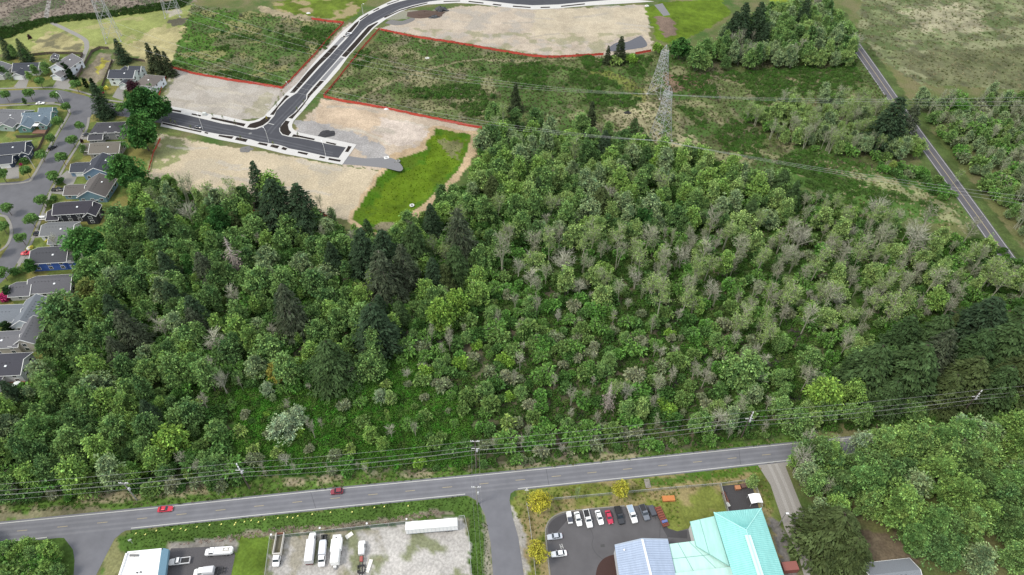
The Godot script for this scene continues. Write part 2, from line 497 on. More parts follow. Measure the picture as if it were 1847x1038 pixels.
	paint(vs([-64.58, -248.92, -61.26, -251.38, -57.9, -249.73, -57.7, -244.07, -61.61, -242.47, -65.56, -244.87]), Color(0.17, 0.145, 0.1), 2.0, 0.9, 0.3)
	sink(basin, 1.6, 6.0)
	basin_far = vs([95.37, -490.59, 108.87, -500.31, 153.95, -506.28, 156.18, -480.19, 127.28, -449.09, 105.74, -432.55, 97.19, -439.06])
	paint(basin_far, Color(0.085, 0.135, 0.012), 1.5, 1.0, 0.3)
	paint(vs([101.14, -475.57, 112.87, -475.57, 112.24, -449.09, 102.64, -440.71, 101.26, -455.94]), Color(0.15, 0.11, 0.085), 2.0, 1.0, 0.2)
	paint(vs([-175.53, -499.33, -149.91, -512.35, -105.7, -506.28, -111.22, -477.41, -117.16, -466.5, -167.96, -484.88]), Color(0.095, 0.135, 0.018), 1.5, 1.0, 0.3)
	blots(vs([-175.53, -499.33, -149.91, -512.35, -105.7, -506.28, -111.22, -477.41, -117.16, -466.5, -167.96, -484.88]), Color(0.28, 0.22, 0.13), 2.0, 0.1)
	paint(vs([-182.35, -494.45, -167.96, -484.88, -117.16, -466.5, -117, -461.18, -165.69, -475.57, -182.34, -486.77]), Color(0.27, 0.22, 0.15), 2.0, 0.8, 0.4)
	paint(vs([189.51, -509.31, 215.38, -509.31, 203.45, -480.19, 186.93, -477.41]), Color(0.14, 0.18, 0.02), 1.5, 1.0, 0.3)
	# verges of the main road
	paint(vs([-172.11, -105.72, -131.01, -109.99, -88.77, -114.38, -13.53, -119.73, 21.97, -123.11, 68.22, -127.87, 103.9, -131.87, 102.94, -128.75, 22.68, -119.73, -13.36, -115.6, -58.22, -110.98, -111.03, -104.77, -168.37, -98.98]), Color(0.07, 0.125, 0.025), 1.2, 1.0, 0.4)
	paint(vs([-170.22, -102.31, -143.26, -105.15, -129, -105.15, -128.13, -103.06, -168.58, -99.35]), Color(0.17, 0.145, 0.1), 1.5, 0.8, 0.3)
	blots(vs([-172.85, -107.07, -88.77, -114.38, -13.53, -119.73, 21.97, -123.11, 72.14, -128.31, 71.53, -125.47, 21.83, -120.99, -13.42, -117.03, -87.83, -110.98, -170.22, -102.31]), Color(0.3, 0.255, 0.17), 2.2, 0.12, 0.8, 11)
	paint(vs([-74.18, -114.78, -52.62, -117.86, -13.59, -120.99, 22.06, -124.39, 56.89, -128.75, 56.63, -127.21, 21.93, -122.47, -13.49, -118.68, -52.32, -116.01, -73.71, -112.77]), Color(0.2, 0.17, 0.13), 2.0, 0.6, 0.4)
	paint(vs([-169.62, -95, -137.26, -95.89, -129.08, -79.75, -161, -79.75]), Color(0.055, 0.1, 0.022), 1.0)
	paint(vs([-123.45, -94.29, -119.64, -97.7, -108.96, -98.98, -81.84, -102.13, -15.09, -109.4, -10.31, -106.87, -7.24, -98.61, -5.52, -81.37, -12.43, -81.37, -13.87, -102.31, -39.06, -98.98, -74.85, -95.36, -106.14, -91.12, -118.32, -90.08, -118.29, -81.37, -123.72, -81.37, -124.29, -89.74]), Color(0.058, 0.108, 0.022), 0.8, 1.0, 0.3)
	paint(vs([-106.64, -92.52, -86.94, -95.36, -70.3, -98.06, -49.6, -99.35, -21.95, -104.2, -19.22, -103.06, -49.36, -97.88, -69.92, -96.43, -84.91, -94.29, -102.74, -91.12]), Color(0.24, 0.2, 0.17), 1.5, 0.75, 0.4)
	paint(vs([-123.72, -81.37, -124.29, -89.74, -123.45, -94.29, -120.6, -92.35, -118.19, -89.74, -118.29, -81.37]), Color(0.15, 0.145, 0.07), 1.5, 0.9, 0.3)
	paint(vs([-86.94, -95.36, -74.99, -95.89, -73.34, -81.37, -84.21, -81.37]), Color(0.085, 0.135, 0.02), 1.0, 1.0, 0.3)
	paint(vs([-10.31, -106.87, -7.69, -102.31, -5.71, -91.47, -4.86, -81.37, -7.16, -81.37, -8.59, -96.8]), Color(0.2, 0.185, 0.15), 1.0, 0.9, 0.3)
	paint(vs([-105.74, -92.87, -88.32, -95.36, -84.86, -94.11, -84.47, -89.74, -88.48, -91.82, -104.94, -90.6]), Color(0.24, 0.225, 0.205), 1.0, 1.0, 0.3)
	paint(vs([-74.42, -95, -56.06, -96.43, -33.18, -99.53, -16.12, -101.38, -13.37, -95, -12.03, -79.75, -72.93, -79.75]), Color(0.37, 0.355, 0.335), 0.8, 1.0, 0.15)
	blots(vs([-74.42, -95, -56.06, -96.43, -33.18, -99.53, -16.12, -101.38, -13.37, -95, -12.03, -79.75, -72.93, -79.75]), Color(0.13, 0.15, 0.06), 4.2, 0.16, 0.8)
	blots(vs([-74.42, -95, -56.06, -96.43, -42.37, -97.7, -37.87, -89.74, -49.68, -79.75, -72.93, -79.75]), Color(0.2, 0.18, 0.12), 3.4, 0.05, 0.6, 50)
	# grounds of the green-roofed hall
	paint(vs([-0.45, -107.45, 1.91, -111.18, 58.67, -117.44, 84.61, -120.99, 85.64, -112.97, 85.5, -103.25, 84.75, -96.8, 84.55, -79.75, 2.7, -79.75]), Color(0.13, 0.15, 0.035), 0.8, 1.0, 0.3)
	blots(vs([-0.45, -107.45, 1.91, -111.18, 58.67, -117.44, 84.61, -120.99, 85.64, -112.97, 85.5, -103.25, 84.55, -79.75, 2.7, -79.75]), Color(0.26, 0.2, 0.11), 2.8, 0.05, 0.75)
	paint(vs([44.4, -114.78, 64.35, -118.06, 84.5, -120.56, 84.41, -118.06, 63.62, -114.38, 44.92, -111.97]), Color(0.055, 0.12, 0.015), 1.0, 0.9)
	paint(vs([-0.45, -107.07, 0.43, -96.8, 3.52, -79.75, 5.32, -79.75, 3.71, -95, 1.15, -102.31]), Color(0.3, 0.285, 0.26), 1.0, 1.0, 0.2)
	paint(vs([83.73, -119.73, 86.83, -111.97, 87.18, -100.45, 83.37, -96.8, 82.15, -108.04]), Color(0.09, 0.12, 0.03), 1.5, 0.9, 0.3)
	paint(vs([81.53, -102.31, 85.55, -97.16, 86.52, -79.75, 80.46, -79.75]), Color(0.15, 0.14, 0.13), 1.5, 1.0, 0.3)
	paint(vs([97.12, -88.03, 107.83, -96.8, 124.68, -97.7, 120.57, -79.75, 94.37, -79.75]), Color(0.12, 0.095, 0.065), 2.0, 1.0, 0.4)
	var g := Shape.new()
	g.v.resize(NX * NZ)
	g.c.resize(NX * NZ)
	g.u.resize(NX * NZ)
	for z in NZ:
		for x in NX:
			var n := z * NX + x
			g.v[n] = Vector3(X0 + x * STEP, level[n], Z0 + z * STEP)
			var t := tint[n]
			g.c[n] = Color(t.r * 1.33, t.g * 1.33, t.b * 1.33)
			g.u[n] = Vector2(g.v[n].x, g.v[n].z)
	for z in NZ - 1:
		for x in NX - 1:
			var n := z * NX + x
			g.i.append_array([n, n + 1, n + NX + 1, n, n + NX + 1, n + NX])
	var x1 := X0 + (NX - 1) * STEP
	var z1 := Z0 + (NZ - 1) * STEP
	g.col = Color(0.1, 0.14, 0.05)
	for r in [[-4000, -4000, 4000, Z0], [-4000, z1, 4000, 4000], [-4000, Z0, X0, z1], [x1, Z0, 4000, z1]]:
		g.quad(Vector3(r[0], 0, r[1]), Vector3(r[2], 0, r[1]), Vector3(r[2], 0, r[3]), Vector3(r[0], 0, r[3]))
	struct("ground", g.mesh(), grainy("ground", white, 24.0, 0.95, true))


func flat(called: String, poly: PackedVector2Array, y: float, m: Material, parent: Node = null) -> MeshInstance3D:
	var s := Shape.new()
	s.sheet(poly, y)
	return struct(called, s.mesh(), m, parent)


func rect_at(p: Vector2, d: Vector2, l: float, w: float) -> PackedVector2Array:
	var n := Vector2(-d.y, d.x)
	return PackedVector2Array([p - d * l * 0.5 - n * w * 0.5, p + d * l * 0.5 - n * w * 0.5, p + d * l * 0.5 + n * w * 0.5, p - d * l * 0.5 + n * w * 0.5])


func line_mark(parent: Node, line: PackedVector2Array, w: float, y: float, m: Material, called := "edge_line") -> void:
	var s := Shape.new()
	s.sheet(strip(line, w), y)
	put(called, s.mesh(), m, parent)


func make_roads() -> void:
	var worn := grainy("worn_asphalt", lin(0.15, 0.152, 0.168), 18.0, 0.9)
	var street_look := grainy("street_asphalt", lin(0.13, 0.131, 0.142), 18.0, 0.9)
	var fresh := grainy("fresh_asphalt", lin(0.062, 0.064, 0.074), 18.0, 0.85)
	var concrete := grainy("concrete", lin(0.62, 0.61, 0.59), 10.0, 0.9)
	var old_concrete := grainy("old_concrete", lin(0.3, 0.29, 0.27), 10.0, 0.9)
	var gravel := grainy("gravel", lin(0.33, 0.31, 0.285), 7.0, 0.97)
	var paint_white := grainy("road_white", lin(0.55, 0.55, 0.53), 5.0, 0.8)
	var paint_yellow := grainy("road_yellow", lin(0.42, 0.36, 0.24), 5.0, 0.8)
	# main road
	var north := vs([-181.37, -97.34, -161.68, -99.53, -111.17, -105.15, -58.29, -111.37, -13.38, -116.11, 22.71, -120.15, 67.68, -125.26, 102.5, -129.19, 131.19, -132.32, 172.28, -136.9, 214.5, -141.6])
	var south := vs([-177.85, -91.47, -158.42, -93.4, -144.78, -95, -119.75, -97.97, -81.89, -102.31, -57.13, -105.05, -15.28, -109.6, 1.91, -111.57, 58.74, -117.86, 93.54, -122.04, 128.78, -126.12, 169.29, -130.98, 211.02, -135.97])
	var on := north.duplicate()
	var os := south.duplicate()
	for k in on.size():
		on[k].y -= 0.7
	for k in os.size():
		os[k].y += 0.6
	var road := flat("main_road", band(on, os), 0.034, worn)
	line_mark(road, north, 0.28, 0.042, paint_white)
	line_mark(road, vs([south[0].x, south[0].y, south[1].x, south[1].y, south[2].x, south[2].y]), 0.28, 0.042, paint_white)
	line_mark(road, south.slice(3, 7), 0.28, 0.042, paint_white)
	line_mark(road, south.slice(7, 13), 0.28, 0.042, paint_white)
	var mid := vs([-179.65, -94.47, -160.08, -96.52, -146.21, -97.96, -120.87, -100.82, -82.69, -105.34, -57.7, -108.17, -14.34, -112.81, 22.49, -116.95, 67, -121.94, 99.13, -125.65, 129.97, -129.19, 170.77, -133.91, 212.74, -138.76])
	var start := 2.0
	var gone := 0.0
	for k in mid.size() - 1:
		var d := (mid[k + 1] - mid[k]).normalized()
		var l := mid[k].distance_to(mid[k + 1])
		while start < gone + l:
			var p := mid[k] + d * (start - gone)
			var s := Shape.new()
			s.sheet(rect_at(p, d, 3.1, 0.2), 0.042)
			put("centre_dash", s.mesh(), paint_yellow, road)
			start += 12.1
		gone += l
	for o in [-2.55, -0.95, 0.95, 2.55]:
		var path := mid.duplicate()
		for k in path.size():
			var d := (mid[mini(k + 1, mid.size() - 1)] - mid[maxi(k - 1, 0)]).normalized()
			path[k] += Vector2(-d.y, d.x) * o
		line_mark(road, path, 0.75, 0.037, grainy("path_asphalt", lin(0.172, 0.174, 0.19), 18.0, 0.9), "wheel_path")
	# sealed joints across the road
	for q in [vs([11.45, -118.89, 12.16, -112.97]), vs([78, -126.34, 77.2, -120.56]), vs([-65.91, -110.38, -62.84, -104.2])]:
		line_mark(road, q, 0.12, 0.039, look(0.05, 0.05, 0.055), "crack_seal")
	flat("side_road", vs([-148.84, -94.82, -139.36, -94.82, -134.91, -91.12, -132.84, -87.69, -129.73, -79.75, -124.17, -79.75, -124.4, -83.34, -123.97, -89.4, -123.52, -94.47, -122.08, -96.43, -119.85, -98.25, -109.16, -99.53]), 0.03, worn)
	flat("side_road", vs([-22.32, -109.4, -14.91, -109.4, -11.03, -107.07, -8.57, -102.31, -6.6, -93.23, -5.32, -79.75, 4.01, -79.75, 1.98, -95, 0.26, -101.38, -0.81, -107.45, -0.45, -109.79, 1.91, -111.57, 10.32, -112.77]), 0.03, worn)
	var drive := flat("gravel_drive", vs([77.95, -120.56, 82.82, -120.56, 85.27, -112.97, 85.59, -104.2, 85.7, -97.7, 87.52, -89.74, 87.17, -79.75, 92.74, -79.75, 92.58, -83.34, 94.88, -95.89, 93.37, -102.31, 92.66, -111.97, 92.13, -119.73, 97.3, -122.68]), 0.028, gravel)
	for o in [-8.0, 7.0]:
		var l3 := smooth(vs([87.91, -121.41, 89.04, -113.37, 89.68, -104.2, 90.07, -97.16, 90.57, -89.74, 89.46, -79.75]))
		for k in l3.size():
			l3[k].x += o * 0.16
		line_mark(drive, l3, 1.1, 0.034, grainy("gravel_pale", lin(0.4, 0.38, 0.355), 7.0), "wheel_track")
	# the long straight road on the right
	var rr := flat("country_road", strip(vs([228.64, -484.88, 225.66, -397.51, 222.65, -328.09, 221.26, -253.45, 219.66, -203.01]), 7.6), 0.03, grainy("country_asphalt", lin(0.105, 0.102, 0.112), 18.0, 0.9))
	for w in [-3.15, 3.15]:
		var l2 := vs([228.64, -484.88, 225.66, -397.51, 222.65, -328.09, 221.26, -253.45, 219.66, -203.01])
		for k in l2.size():
			l2[k].x += w
		line_mark(rr, l2, 0.24, 0.038, paint_white)
	line_mark(rr, vs([228.64, -484.88, 225.66, -397.51, 222.65, -328.09, 221.26, -253.45, 219.66, -203.01]), 0.34, 0.038, paint_yellow, "centre_line")
	# suburb streets
	flat("suburb_street", vs([-325.12, -370.03, -305.98, -371.34, -286.76, -372.66, -269.85, -372, -253.96, -366.12, -237.33, -357.83, -221.54, -354.71, -200.13, -349.79, -194.57, -334.36, -216.26, -341.37, -235.32, -345.55, -239.54, -344.35, -237.19, -329.78, -235.14, -317.05, -233.88, -301.33, -231.57, -284.14, -229.12, -270.31, -223.76, -248.92, -220.02, -233.14, -217.74, -214.2, -220.97, -198.12, -227.92, -198.12, -240.41, -220.21, -227.47, -223.46, -228.09, -231.25, -230.57, -240.89, -237.14, -250.56, -244.28, -255.13, -260.39, -255.55, -273.38, -278.51, -257.19, -279.44, -246.76, -280.84, -242.63, -286.04, -246.32, -309.07, -249.49, -329.78, -251.78, -345.55, -257.9, -354.71, -266.75, -358.46, -279.4, -357.83, -297.81, -355.96, -316.46, -354.71]), 0.03, street_look)
	for q in [vs([-326.61, -372.66, -307.39, -373.99, -287.91, -374.99, -271.09, -374.66, -255.41, -369.37, -238.67, -360.99, -222.53, -357.21, -203.16, -352.85]), vs([-315.41, -352.85, -296.82, -354.09, -278.31, -355.64, -265.57, -355.96, -258.04, -352.24, -253.32, -346.15, -250.72, -329.78, -247.51, -309.07, -243.52, -285.56, -246.05, -279.44, -272.33, -276.66]), vs([-239.81, -341.37, -235.96, -329.78, -233.7, -316.51, -232.19, -300.82, -229.94, -283.66, -227.75, -270.31, -222.46, -248.92, -218.76, -233.14, -216.29, -214.2]), vs([-259.45, -253.87, -243.4, -253.45, -237.98, -250.14, -231.6, -240.89, -229.1, -231.25, -233.19, -224.92])]:
		var w := Shape.new()
		w.slab(strip(smooth(q), 1.3), 0.0, 0.12)
		struct("pavement", w.mesh(), old_concrete)
	# footpath across the park
	flat("footpath", strip(smooth(vs([-355.69, -535.53, -340.68, -504.28, -327.52, -472.82, -318.98, -464.72, -309.15, -457.68, -287.13, -440.71, -279.89, -429.34, -276.82, -419.13, -270.74, -396.07, -268.07, -384.14, -268.11, -373.99])), 3.0), 0.03, old_concrete)
	# driveways
	for q in [vs([-300.43, -375.99, -302.02, -388.29, -296.2, -386.21, -292.08, -373.99]), vs([-276.74, -375.32, -278.85, -386.9, -270.73, -385.52, -268.16, -372.66]), vs([-236.09, -364.19, -237.37, -375.32, -232.16, -373.99, -227.74, -359.73]), vs([-256.13, -282.72, -261.38, -293.81, -255.87, -294.8, -249.64, -283.19]), vs([-273.88, -358.46, -271.86, -360.99, -267.35, -359.73, -266.86, -355.96]), vs([-229.99, -283.19, -228.6, -289.9, -221.47, -287.96, -219.44, -274.83]), vs([-229.28, -271.2, -228.26, -274.83, -221.77, -273.92, -219.69, -269.41]), vs([-223.64, -249.73, -223.86, -255.55, -216.84, -253.04, -216.19, -250.56]), vs([-220.93, -236.98, -220.78, -242.87, -214.94, -240.89, -214.19, -237.76]), vs([-219.21, -219.85, -221.24, -228.62, -215.75, -228.62, -213.22, -220.57]), vs([-235.87, -318.68, -237.52, -326.4, -232.14, -325.28, -229.85, -318.68])]:
		flat("driveway", q, 0.026, old_concrete)
	# new street with planted kerbs
	flat("new_street", vs([-201.57, -349.36, -188.96, -345.13, -176.34, -340.31, -162.08, -334.59, -154.23, -332.63, -148.89, -330.12, -144.17, -328.48, -141.67, -328.99, -139.23, -330.92, -136.92, -334.47, -135.97, -338.72, -135.08, -342.97, -135.26, -347.96, -134.68, -350.4, -132.22, -360.36, -130.22, -364.83, -127.97, -368.72, -127.17, -373.33, -123.64, -388.29, -120.4, -402.08, -116.72, -416.82, -114.92, -424.59, -110.85, -440.3, -108.62, -449.94, -106.47, -461.18, -106.11, -467.4, -101.8, -477.41, -95.78, -486.3, -88.79, -495.42, -82.57, -500.81, -67.24, -510.32, -30.57, -518.53, 90.05, -518.53, 84.44, -506.28, 55.39, -500.81, 33.65, -495.9, 15.08, -494.45, 2.62, -496.39, -9.52, -499.82, -25.89, -504.28, -38.23, -506.28, -50.36, -504.28, -60.3, -501.3, -71.82, -494.93, -81.01, -487.43, -89.72, -475.02, -94.25, -468.3, -99.38, -461.18, -102.35, -451.98, -106.07, -434.57, -110.18, -417.29, -113.6, -402.08, -117.83, -384.82, -120.66, -373.99, -121.92, -367.09, -121, -361.12, -122.14, -357.21, -124.77, -345.73, -126.79, -341.61, -128.61, -334.19, -129.1, -329.56, -128.15, -326.4, -125.95, -323.06, -122.11, -321.41, -115.78, -319.88, -110.26, -318.3, -99.57, -314.36, -88.84, -310.96, -91.02, -301.02, -97.29, -302.45, -111.34, -307.5, -119.16, -309.96, -121.96, -311.81, -126.64, -313.93, -137.55, -316.51, -141.45, -318.4, -152.31, -322.23, -160.48, -323.78, -168.22, -326.07, -176.47, -329.33, -196.65, -336.68]), 0.05, fresh)
	for q in [vs([-196.27, -342.56, -160.94, -329.78, -142.37, -323.62, -120.85, -315.97, -95.02, -305.94]), vs([-195.42, -340.19, -160.09, -326.96, -141.63, -320.86, -120.23, -313.29, -94.64, -303.88]), vs([-135.2, -325.28, -132.84, -335.51, -127.04, -356.58, -120.15, -386.21, -112.04, -420.68, -106.05, -445.71, -99.78, -463.83, -91.85, -479.26, -81.6, -492.51, -66.57, -503.29]), vs([-132.79, -324.17, -130.69, -334.36, -124.82, -355.33, -117.97, -385.52, -109.75, -419.91, -103.91, -444.03, -97.85, -461.18, -90.3, -476.49, -80.47, -489.63, -65.48, -500.31])]:
		var s3 := Shape.new()
		s3.sheet(strip(smooth(q), 1.0), 0.054)
		struct("wheel_path", s3.mesh(), grainy("fresh_path_asphalt", lin(0.083, 0.086, 0.097), 18.0, 0.85))
	var walk := Shape.new()
	walk.slab(vs([-201.57, -349.36, -188.96, -345.13, -176.34, -340.31, -162.08, -334.59, -154.23, -332.63, -148.89, -330.12, -144.17, -328.48, -141.67, -328.99, -139.23, -330.92, -136.92, -334.47, -135.97, -338.72, -135.08, -342.97, -135.26, -347.96, -134.68, -350.4, -132.22, -360.36, -130.22, -364.83, -127.97, -368.72, -127.17, -373.33, -123.64, -388.29, -120.4, -402.08, -116.72, -416.82, -114.92, -424.59, -110.85, -440.3, -108.62, -449.94, -106.47, -461.18, -106.11, -467.4, -101.8, -477.41, -95.78, -486.3, -88.79, -495.42, -82.57, -500.81, -67.24, -510.32, -30.57, -518.53, -30.84, -524.81, -71.86, -515.43, -88.15, -503.29, -95.04, -494.06, -102.64, -482.99, -107.64, -474.65, -111.17, -462.95, -115.38, -451.98, -121.22, -425.38, -123.92, -415.3, -126.62, -402.59, -130.51, -380.1, -134.79, -367.55, -137.85, -354.21, -140.79, -342.26, -142.69, -339.89, -144.96, -337.84, -148.46, -336.97, -154.34, -339.01, -162.53, -342.38, -175.59, -345.85, -188.98, -350.76, -203.74, -355.33]), 0.0, 0.17)
	var wk := struct("pavement", walk.mesh(), concrete)
	walk = Shape.new()
	walk.slab(vs([-88.84, -310.96, -99.57, -314.36, -110.26, -318.3, -115.78, -319.88, -122.11, -321.41, -125.95, -323.06, -128.15, -326.4, -129.1, -329.56, -128.61, -334.19, -126.79, -341.61, -124.77, -345.73, -122.14, -357.21, -121, -361.12, -121.92, -367.09, -120.66, -373.99, -117.83, -384.82, -113.6, -402.08, -110.18, -417.29, -106.07, -434.57, -102.35, -451.98, -99.38, -461.18, -94.25, -468.3, -89.72, -475.02, -81.01, -487.43, -71.82, -494.93, -60.3, -501.3, -50.36, -504.28, -38.23, -506.28, -25.89, -504.28, -9.52, -499.82, 2.62, -496.39, 15.08, -494.45, 33.65, -495.9, 55.39, -500.81, 84.44, -506.28, 104.15, -501.3, 82.63, -497.86, 54.85, -493.96, 33.32, -489.15, 14.92, -487.24, 1, -489.63, -13.05, -493.48, -26.85, -497.37, -41.07, -498.84, -61.45, -495.9, -74.77, -488.67, -80.43, -482.53, -88.29, -471.28, -94.48, -457.94, -99.23, -440.3, -105.06, -416.37, -108.04, -397.94, -111.18, -384.82, -115.8, -366.44, -120.13, -347.96, -122.91, -337.49, -122.9, -333.49, -122.03, -330.35, -119.88, -327.24, -116.61, -325.28, -108.72, -322.51, -100.63, -319.88, -83.63, -313.61]), 0.0, 0.17)
	var ek := struct("pavement", walk.mesh(), concrete)
	walk = Shape.new()
	walk.slab(vs([-196.65, -336.68, -176.47, -329.33, -168.22, -326.07, -160.48, -323.78, -152.31, -322.23, -141.45, -318.4, -137.55, -316.51, -126.64, -313.93, -121.96, -311.81, -119.16, -309.96, -111.34, -307.5, -97.29, -302.45, -91.02, -301.02, -88.84, -310.96, -83.63, -313.61, -88.09, -294.95, -101.11, -298.95, -120.98, -305.17, -137.74, -311.91, -158.84, -318.4, -174.95, -324.73, -195.86, -331.95]), 0.0, 0.17)
	var sk := struct("pavement", walk.mesh(), concrete)
	var soil := grainy("bark_soil", lin(0.032, 0.026, 0.022), 4.0, 1.0)
	for q in [vs([-202.81, -352.24, -189.72, -348.26, -189.38, -346.33, -201.63, -350.03]), vs([-182.78, -345.55, -176.7, -343.39, -176.87, -341.96, -182.62, -344.11]), vs([-170.18, -341.37, -148.99, -334.36, -149.27, -331.49, -155.07, -333.95, -169.92, -339.42]), vs([-147.31, -330.52, -146.6, -334.47, -142, -337.26, -139.55, -341.96, -136.45, -341.25, -136.91, -337.26, -138.99, -332.86, -142.53, -329.9]), vs([-137.89, -343.99, -136.01, -352.85, -133.91, -365.93, -131.6, -365.15, -133.33, -359.98, -135.08, -352.05, -135.62, -343.75]), vs([-132.16, -368.72, -127.22, -393.93, -121.36, -416.82, -117.91, -429.98, -115.12, -431.1, -114.69, -429.34, -117.22, -417.59, -121.53, -403.32, -127.87, -374.99, -129.46, -368.72]), vs([-113.96, -442.2, -112.5, -449.94, -109.11, -464.01, -106.78, -469.2, -106.75, -462.95, -109.38, -449.94, -112.03, -442.2]), vs([-106.95, -470.28, -102.22, -480.19, -101.68, -478.15, -106, -469.2]), vs([-99.72, -484.69, -96.3, -490.11, -95.36, -488.48, -99.09, -483.93]), vs([-91.39, -496.88, -82.98, -504.28, -82.84, -503.09, -90.56, -495.71])]:
		flat("planting_bed", q, 0.185, soil, wk)
	for q in [vs([-127.48, -337.84, -124.91, -336.85, -125.22, -333.49, -123.39, -328.26, -121.44, -325.62, -122.27, -322.12, -125.75, -323.73, -127.98, -326.96, -128.94, -330.92]), vs([-126.67, -340.54, -123.63, -347.11, -121.32, -357.02, -120.46, -361.31, -121.12, -366.12, -117.22, -383.45, -114.54, -382.9, -119.21, -365.48, -121.25, -352.24, -124.14, -339.6]), vs([-109.87, -415.52, -104.33, -437.42, -99.06, -458.99, -93.94, -466.06, -92.91, -465.61, -96.08, -456.9, -102.83, -428.15, -106.68, -413.77]), vs([-90.27, -474.47, -80.86, -486.2, -71.68, -493.48, -61.75, -499.33, -61.61, -497.76, -71.08, -491.55, -80.66, -484.5, -89.43, -472.82]), vs([-119.79, -323.73, -107.14, -319.22, -107.31, -317.7, -115.56, -320.53, -120.27, -321.3]), vs([-100.59, -316.51, -94.5, -314.36, -94.85, -313.03, -100.33, -315.17]), vs([-50.19, -501.9, -38.04, -502.79, -37.96, -501.3, -50.08, -500.31]), vs([-31.92, -502.29, -20.85, -499.33, -20.79, -497.37, -31.83, -500.31]), vs([-13.53, -497.37, -7.45, -495.42, -8.23, -493.48, -14.29, -495.42]), vs([0.6, -493.96, 13.41, -491.55, 13.38, -489.63, 0.6, -491.84]), vs([20.62, -491.55, 27.45, -492.03, 27.37, -490.11, 20.57, -489.63]), vs([35.54, -493.48, 53.13, -497.86, 52.99, -495.9, 35.44, -491.55])]:
		flat("planting_bed", q, 0.185, soil, ek)
	for q in [vs([-196.16, -335.92, -176.86, -328.65, -171.11, -326.79, -171.23, -325.45, -195.49, -334.07]), vs([-169.11, -326.07, -166.91, -325.28, -167.03, -323.95, -169.08, -324.84]), vs([-160.32, -323.28, -156.55, -322.23, -151.92, -321.52, -152.41, -319.06, -160.55, -321.74]), vs([-150.16, -320.86, -143.45, -318.68, -143.92, -316.02, -150.48, -318.4]), vs([-136.36, -315.76, -131.49, -314.25, -131.58, -312.12, -137.14, -314.15]), vs([-129.27, -313.72, -124.75, -312.28, -125.31, -309.7, -129.78, -311.7]), vs([-122.69, -311.49, -119.9, -309.85, -120.48, -308.02, -123.13, -309.22]), vs([-113.5, -307.14, -107.84, -305.43, -108.34, -303.67, -113.66, -305.74]), vs([-101.05, -302.85, -98.17, -301.89, -98.35, -300.41, -101.44, -301.33]), vs([-96.16, -301.12, -89.4, -299.1, -89.69, -297.44, -96.11, -299.3]), vs([-87.88, -312.28, -85.88, -311.7, -86.89, -306.46, -88.68, -306.62])]:
		flat("planting_bed", q, 0.185, soil, sk)
	flat("gravel_bed", vs([-117.75, -430.14, -114.59, -443.2, -111.99, -441.12, -114.83, -430.14]), 0.185, grainy("track_grey", lin(0.23, 0.23, 0.24), 6.0), wk)
	flat("gravel_bed", vs([-117.18, -384.14, -113.29, -400.4, -110.1, -413.77, -107.47, -413.01, -111.65, -395.36, -114.17, -383.45]), 0.185, grainy("track_grey", lin(0.23, 0.23, 0.24), 6.0), ek)
	for p in [Vector3(-143.89, 0, -324.73), Vector3(-121.01, 0, -416.82)]:
		var s := Shape.new()
		s.disc(p + Vector3(0, 0.06, 0), 0.9, 14)
		tag(put("manhole_cover", s.mesh(), look(0.16, 0.16, 0.16)), "round grey manhole cover in the middle of the new street's junction" if p.z > -350 else "round grey manhole cover farther up the new street", "manhole cover")
	var s2 := Shape.new()
	s2.sheet(rect_at(Vector2(Vector3(-134.72, 0, -334.36).x, Vector3(-134.72, 0, -334.36).z), (Vector2(Vector3(-133.27, 0, -333.49).x, Vector3(-133.27, 0, -333.49).z) - Vector2(Vector3(-136.35, 0, -334.65).x, Vector3(-136.35, 0, -334.65).z)).normalized(), 3.6, 0.5), 0.058)
	tag(put("stop_bar", s2.mesh(), paint_white), "white stop bar painted across the new street at its junction", "road marking")
	flat("access_track", smooth(vs([-91.12, -295.79, -88.03, -302.85, -76.62, -300.82, -63.31, -301.33, -56.58, -293.32, -57.27, -289.41, -62, -290.87, -66.76, -292.34, -81.46, -294.8]), 3), 0.026, grainy("track_grey", lin(0.23, 0.23, 0.24), 6.0))
	flat("access_track", vs([103.28, -495.42, 109.78, -498.35, 112.15, -478.33, 107.15, -476.49]), 0.026, grainy("track_grey", lin(0.23, 0.23, 0.24), 6.0))
	flat("access_track", smooth(vs([-88.36, -464.72, -84.8, -470.1, -76.83, -468.3, -70.82, -473.73, -68.11, -470.1, -74.3, -462.95, -81, -461.18]), 3), 0.026, grainy("track_grey2", lin(0.2, 0.195, 0.19), 6.0))
	# puddle on the far plot
	flat("puddle", smooth(vs([63.48, -427.75, 69.35, -434.97, 76.07, -435.79, 85.26, -444.03, 87.5, -444.03, 89.47, -434.16, 87.59, -428.54, 78.46, -425.38, 67.25, -422.24, 62.28, -423.02]), 3), 0.03, look(0.035, 0.035, 0.045, 0.12))
	# car park
	var lot := flat("car_park", smooth(vs([11.87, -79.75, 10.78, -95, 11.08, -98.43, 12.39, -100.82, 14.94, -102.5, 17.99, -103.35, 25.34, -104.29, 36.29, -105.24, 45.95, -105.43, 46.88, -101.01, 49.19, -97.88, 51.82, -96.98, 57.16, -97.7, 59.06, -91.47, 50.17, -79.75]), 3), 0.026, grainy("lot_asphalt", lin(0.105, 0.102, 0.107), 18.0, 0.9))
	flat("worn_patch", smooth(vs([11.35, -96.43, 11.43, -98.43, 12.73, -100.45, 15.27, -102.13, 18.5, -102.88, 17.3, -100.45, 15.43, -98.25, 13.96, -96.61, 12.54, -95.89]), 3), 0.03, grainy("dark_asphalt", lin(0.065, 0.063, 0.067), 18.0, 0.9), lot)
